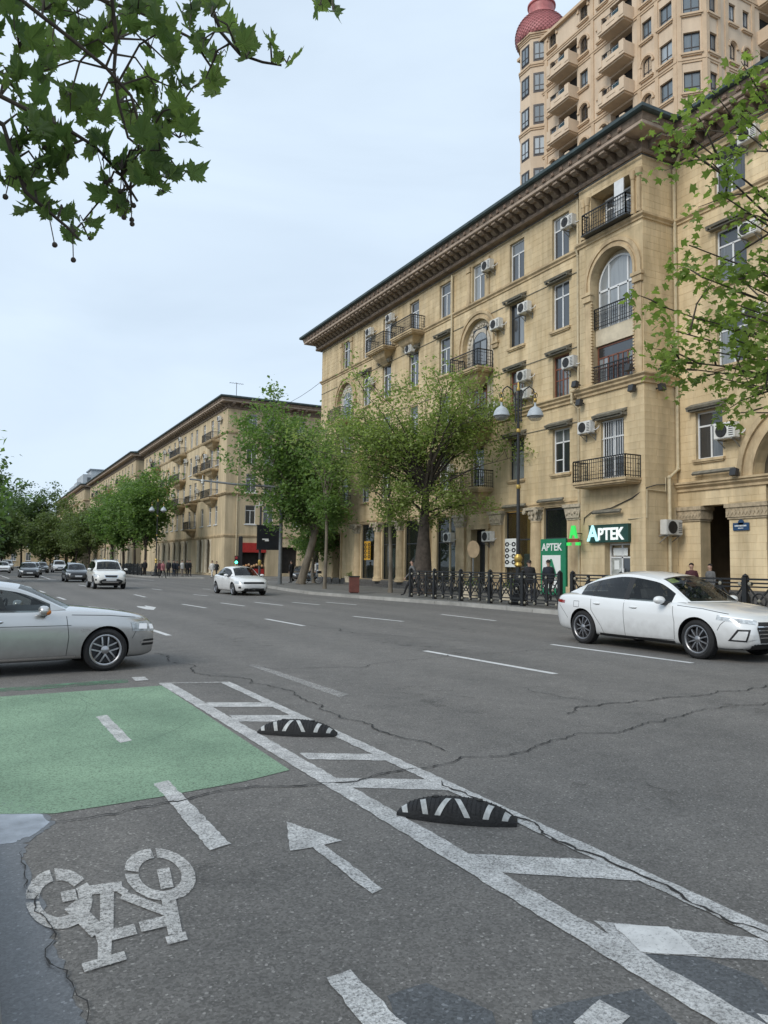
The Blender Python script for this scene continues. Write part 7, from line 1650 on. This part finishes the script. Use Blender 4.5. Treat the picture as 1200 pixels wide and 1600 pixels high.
p = gp(739, 933, .13); rs_ = thing('round_sign', 'cream oval sign on a thin post behind the fence', 'sign', p, rad(-25)); b = MB(); b.cyl((0, 0, 0), (0, 0, 2.0), .035); b.build('post', M_PGREY, rs_); b = MB(); b.lathe([(0, -.06), (.42, -.06), (.42, .0), (0, .0)], 22, (0, 0, 2.3), 'y', sx=.7, sy=1.0); b.build('disc', mat('cream_sign', (.42, .31, .19), .6, .15, 4), rs_)
# planters and bench-like boxes
def planter(loc, label, m, r=.4, h=.75, plant=True):
    t = thing('planter', label, 'planter', loc); b = MB(); b.lathe([(r*.85, 0), (r*.8, .05), (r*.95, h-.1), (r*1.05, h-.08), (r*1.05, h), (r*.85, h), (r*.8, h-.1), (0, h-.1)], 16); b.build('tub', m, t, 40)
    if plant:
        rng = np.random.default_rng(3); P_ = rng.normal(size=(120, 3))*np.array([r*.4, r*.4, .12])+np.array([0, 0, h+.12]); obj('plant', leaf_mesh('plant', P_, .12*rng.uniform(.6, 1.2, 120), rng, LF_MID), t, kind='stuff')
M_RBOX = mat('rust_red_planter', (.14, .045, .032), .6, .15, 4)
pb_ = gp(553, 927, .13); t = thing('red_box', 'rust red square litter box on the pavement by the young trees', 'litter box', pb_, rad(-20)); b = MB(); b.box(-.25, .25, -.25, .25, .05, .85); b.build('box', M_RBOX, t); b = MB(); b.box(-.28, .28, -.28, .28, .85, .9); b.box(-.2, .2, -.2, .2, 0, .05); b.build('lid', M_CBLK, t)
planter(gp(541, 915, .13)+Vector((1.6, 2.8, 0)), 'pale stone planter with a small plant by the old door', M_PALE, .42, .6); planter((20.6, 27.2, .13), 'low stone planter bowl behind the fence near the pharmacy', M_PALE, .42, .55); planter((20.6, 30.2, .13), 'low stone planter bowl behind the fence by the dark door', M_PALE, .42, .55)
# --- bicycle
def bicycle(loc, rz, label, col):
    t = thing('bicycle', label, 'bicycle', loc, rz, 'bicycles'); fm = mat('bike_frame_'+col[0], col[1], .4, .05)
    for x in (-.52, .52):
        w_ = MB(); w_.tube([(x+.33*math.cos(a), 0, .34+.33*math.sin(a)) for a in [2*PI*k/28 for k in range(28)]], .02, 6, closed=True); wo = w_.build('wheel', M_TYRE, t, 60); q = MB()
        for k in range(12): q.bar((x, 0, .34), (x+.32*math.cos(PI*k/6), 0, .34+.32*math.sin(PI*k/6)), .005, .005)
        q.build('spokes', M_CHROME, wo, fix=False)
    f = MB()
    for a, b in (((-.52, 0, .34), (-.05, 0, .30)), ((-.05, 0, .30), (-.20, 0, .80)), ((-.20, 0, .76), (.36, 0, .74)), ((-.05, 0, .30), (.38, 0, .66)), ((-.52, 0, .34), (-.20, 0, .74)), ((.52, 0, .34), (.36, 0, .86)), ((.36, 0, .86), (.30, 0, 1.0))): f.tube([a, b], .018, 7)
    f.build('frame', fm, t, 50); h = MB(); h.tube([(.22, -.27, 1.0), (.30, -.1, 1.02), (.30, .1, 1.02), (.22, .27, 1.0)], .014, 6); h.build('handlebar', M_CBLK, t, 50); s = MB(); s.sphere((-.22, 0, .86), .13, 10, 6, sc=(1.1, .6, .35)); s.build('saddle', M_CBLK, t, 60)
    k = MB(); k.box(.42, .72, -.16, .16, .78, .98); k.build('basket', M_CBLK, t)
bicycle(gp(487, 912, .13), rad(-12), 'grey blue bicycle parked on the pavement behind the slender tree', ('blue', (.10, .16, .20))); bicycle((16.9, 82.9, .13), rad(20), 'dark bicycle leaning at the far kerb among the pedestrians', ('dark', (.03, .03, .035)))

# ================================================================== people
M_SKIN = mat('skin', (.42, .26, .19), .6, .06, 6); M_HAIR = mat('dark_hair', (.015, .012, .010), .7, .2, 20); M_SHOE = mat('dark_shoe', (.02, .02, .02), .6, .1)
def cloth(n, c): return mat('cloth_'+n, c, .85, .15, 9, .3, 60)
PM = {}
def person_mesh(pose):
    if pose in PM: return PM[pose]
    st = {'stand': 0, 'walk': .26, 'talk': .05, 'sit': 0}[pose]
    J = {'pelvis': (0, 0, .94, .135), 'waist': (0, 0, 1.08, .125), 'chest': (.015, 0, 1.30, .15), 'neck0': (0, 0, 1.44, .07), 'neck': (.01, 0, 1.50, .055), 'head': (.03, 0, 1.60, .092), 'crown': (.02, 0, 1.68, .080)}
    for s, n in ((1, 'l'), (-1, 'r')):
        f = st*s
        J['hip'+n] = (0, s*.09, .88, .098); J['knee'+n] = (f*.9+.03, s*.095, .48, .065); J['ank'+n] = (f*1.5-(.12 if f < 0 else 0), s*.10, .09+(.06 if f < 0 else 0), .042); J['toe'+n] = (f*1.5+.17-(.12 if f < 0 else 0), s*.115, .045, .038)
        bend = {'stand': .03, 'walk': .12, 'talk': .22, 'sit': 0}[pose]
        J['sho'+n] = (0, s*.185, 1.385, .068); J['elb'+n] = (-f*.55-.02, s*.235, 1.10, .048); J['wri'+n] = (-f*.8+bend, s*.225, .87+(.22 if pose == 'talk' and s > 0 else 0), .033)
        J['han'+n] = (-f*.85+bend+.03, s*.22, .79+(.24 if pose == 'talk' and s > 0 else 0), .028)
        for k in range(4): J[f'fin{n}{k}'] = (-f*.85+bend+.05, s*(.20+.014*k), .715+.01*abs(k-1.5)+(.28 if pose == 'talk' and s > 0 else 0), .009)
        J['thu'+n] = (-f*.85+bend+.08, s*.195, .77+(.26 if pose == 'talk' and s > 0 else 0), .010)
    if pose == 'sit':      # seated driver, hands forward on the wheel
        for s, n in ((1, 'l'), (-1, 'r')):
            J['knee'+n] = (.46, s*.13, .98, .065); J['ank'+n] = (.72, s*.13, .60, .042); J['toe'+n] = (.88, s*.14, .64, .038); J['hip'+n] = (.04, s*.09, .92, .098)
            J['elb'+n] = (.18, s*.26, 1.16, .048); J['wri'+n] = (.40, s*.18, 1.22, .033); J['han'+n] = (.48, s*.17, 1.24, .028); J['thu'+n] = (.49, s*.14, 1.27, .010)
            for k in range(4): J[f'fin{n}{k}'] = (.55, s*(.15+.014*k), 1.21+.005*k, .009)
    Ed = [('pelvis', 'waist'), ('waist', 'chest'), ('chest', 'neck0'), ('neck0', 'neck'), ('neck', 'head'), ('head', 'crown')]
    for n in 'lr':
        Ed += [('pelvis', 'hip'+n), ('hip'+n, 'knee'+n), ('knee'+n, 'ank'+n), ('ank'+n, 'toe'+n), ('chest', 'sho'+n), ('sho'+n, 'elb'+n), ('elb'+n, 'wri'+n), ('wri'+n, 'han'+n), ('han'+n, 'thu'+n)]+[('han'+n, f'fin{n}{k}') for k in range(4)]
    keys = list(J); me = bpy.data.meshes.new('person'); me.from_pydata([J[k][:3] for k in keys], [(keys.index(a), keys.index(b)) for a, b in Ed], [])
    o = bpy.data.objects.new('tmp', me); COL.objects.link(o); o.modifiers.new('k', 'SKIN'); sb = o.modifiers.new('s', 'SUBSURF'); sb.levels = sb.render_levels = 1
    for i, k in enumerate(keys): sv = me.skin_vertices[0].data[i]; sv.radius = (J[k][3],)*2; sv.use_root = (k == 'pelvis')
    dg = bpy.context.evaluated_depsgraph_get(); m2 = bpy.data.meshes.new_from_object(o.evaluated_get(dg)); bpy.data.objects.remove(o)
    for m in (M_SKIN, M_SKIN, M_SKIN, M_SHOE): m2.materials.append(m)
    hands = [Vector(J['han'+n][:3]) for n in 'lr']
    for p in m2.polygons:
        c = p.center; i = 1
        if c.z > 1.455 and abs(c.y) < .13: i = 0
        elif min((c-h).length for h in hands) < .10: i = 0
        elif c.z < .10: i = 3
        elif c.z < .93 and abs(c.y) < .2 and not any((c-Vector(J['wri'+n][:3])).length < .13 for n in 'lr'): i = 2
        p.material_index = i
    m2.shade_smooth(); hm = MB(); hm.sphere((.008, 0, 1.635), .108, 14, 10, sc=(.98, .90, 1.05)); hme = hm.mesh('hair', M_HAIR, 60)
    bm = bmesh.new(); bm.from_mesh(hme); bmesh.ops.delete(bm, geom=[v for v in bm.verts if v.co.z < 1.60+.9*max(0, v.co.x-.0)*.8 or (v.co.x > .055 and v.co.z < 1.66)], context='VERTS'); bm.to_mesh(hme); bm.free()
    fc = MB(); fc.sphere((.125, 0, 1.595), .016, 6, 5, sc=(1, .8, 1.4)); [fc.sphere((.02, s*.092, 1.60), .024, 6, 5, sc=(.7, .4, 1.2)) for s in (-1, 1)]; fme = fc.mesh('face_features', M_SKIN, 60)
    jk = MB(); ring = []
    for z_, rx, ry in ((.80, .155, .205), (.95, .16, .20), (1.12, .15, .19), (1.30, .165, .215), (1.40, .12, .19), (1.455, .07, .08)): ring.append((z_, rx, ry))
    n = 16; V = [(rx*math.cos(2*PI*k/n)+.005, ry*math.sin(2*PI*k/n), z_) for z_, rx, ry in ring for k in range(n)]; jk.add(V, [(i*n+k, i*n+(k+1) % n, (i+1)*n+(k+1) % n, (i+1)*n+k) for i in range(len(ring)-1) for k in range(n)])
    PM[pose] = (m2, hme, fme, jk.mesh('jacket', M_HAIR, 60)); return PM[pose]
def person(loc, face, pose, top, trou, label, h=1.72, coat=False, hair=None):
    m = person_mesh(pose); t = thing('person', label, 'person', loc, face, 'pedestrians'); t.scale = (h/1.72,)*3
    b = obj('body', m[0], t); paint_slot(b, 1, cloth(*top)); paint_slot(b, 2, cloth(*trou)); hr = obj('hair', m[1], t); obj('face_features', m[2], t)
    if hair: paint_slot(hr, 0, hair)
    j = obj('jacket', m[3], t); paint_slot(j, 0, cloth(*top)); j.scale = (1.04, 1.04, 1) if not coat else (1.08, 1.05, 1)
    if coat: j.scale[2] = 1.0
BK = ('black', (.014, .014, .016)); DK = ('dark_navy', (.02, .024, .035)); GY = ('grey', (.13, .13, .13)); WH = ('white', (.6, .58, .55)); PK_ = ('pink', (.42, .16, .17)); MR = ('maroon', (.06, .014, .02)); JN = ('jeans', (.04, .055, .085)); BG = ('beige', (.4, .33, .27)); RD = ('red', (.25, .03, .03))
def up(px, py, z=.13): return gp(px, py, z)
person(up(644, 931), rad(150), 'walk', GY, BK, 'person in a grey coat walking at the left end of the iron fence', 1.74)
person(up(827, 941), rad(60), 'stand', BK, DK, 'person in black seen from behind next to the lamp post', 1.76); person(up(857, 941), rad(70), 'stand', DK, BK, 'person in dark clothes standing before the green pharmacy board', 1.78)
person((24.6, 20.9, .13), rad(200), 'talk', MR, BK, 'person in a maroon jacket by the arcade pillar behind the white sedan', 1.70); person((25.3, 20.6, .13), rad(170), 'stand', GY, BK, 'person in grey half hidden in the arcade', 1.68)
person(up(455, 911), rad(120), 'stand', BK, BK, 'person in a long black coat beside the leaning tree trunk', 1.75, True); person(up(492, 909)+Vector((.3, .8, 0)), rad(180), 'stand', WH, JN, 'person in a white shirt behind the parked bicycle', 1.75)
for (px, py, pose, tp_, tr_, lab, h) in ((254, 904, 'walk', PK_, BK, 'person in a pink top stepping off the far kerb', 1.62), (249, 901, 'stand', MR, BK, 'person in dark red beside the pink top pedestrian', 1.68), (263, 901, 'stand', BK, BK, 'person in black right of the pink top pedestrian', 1.76), (271, 901, 'stand', DK, JN, 'person in dark clothes in the middle of the far group', 1.72), (276, 901, 'talk', DK, BK, 'shorter dark person left of the white shirt in the far group', 1.66), (284, 901, 'stand', WH, BG, 'person in white shirt and beige trousers in the far group', 1.74), (292, 901, 'stand', BK, BK, 'person in black at the right of the far group', 1.76), (296, 901, 'talk', BK, DK, 'rightmost dark person of the far group', 1.74), (331, 903, 'walk', WH, WH, 'person all in white walking behind the white compact saloon', 1.70), (338, 902, 'walk', BK, BK, 'person in black with red scarf beside the person in white', 1.64), (364, 899, 'stand', WH, GY, 'person in a white top partly hidden by the traffic light', 1.70), (226, 899, 'stand', BK, BK, 'dark person behind the far iron fence', 1.74)):
    person(up(px, py), rad(-90+40*math.sin(px)), pose, tp_, tr_, lab, h)
for car, seat, lab, tp_ in ((silver, .02, 'driver in a dark cap shape behind the side window of the silver saloon', DK), (white_sedan, .1, 'driver in dark clothes behind the windscreen of the large white sedan', BK)):
    M_ = Matrix.Translation(car.location) @ Matrix.Rotation(car.rotation_euler[2], 4, 'Z'); q = M_ @ Vector((seat-.06, .36, -.42)); person(q, car.rotation_euler[2], 'sit', tp_, BK, lab.replace(' in a dark cap shape', ''), 1.66)
# overhead wire to the corner of the long building
ow = thing('overhead_wire', 'thin overhead wire sagging across the side street gap', 'wire', (25, 58.8, 17.0)); b = MB(); b.tube([Vector((0, 0, 0)).lerp(Vector((1.2, 27.6, 2.6)), t)+Vector((0, 0, -1.2*4*t*(1-t))) for t in [k/10 for k in range(11)]], .018, 5); b.build('cable', M_IRON, ow)
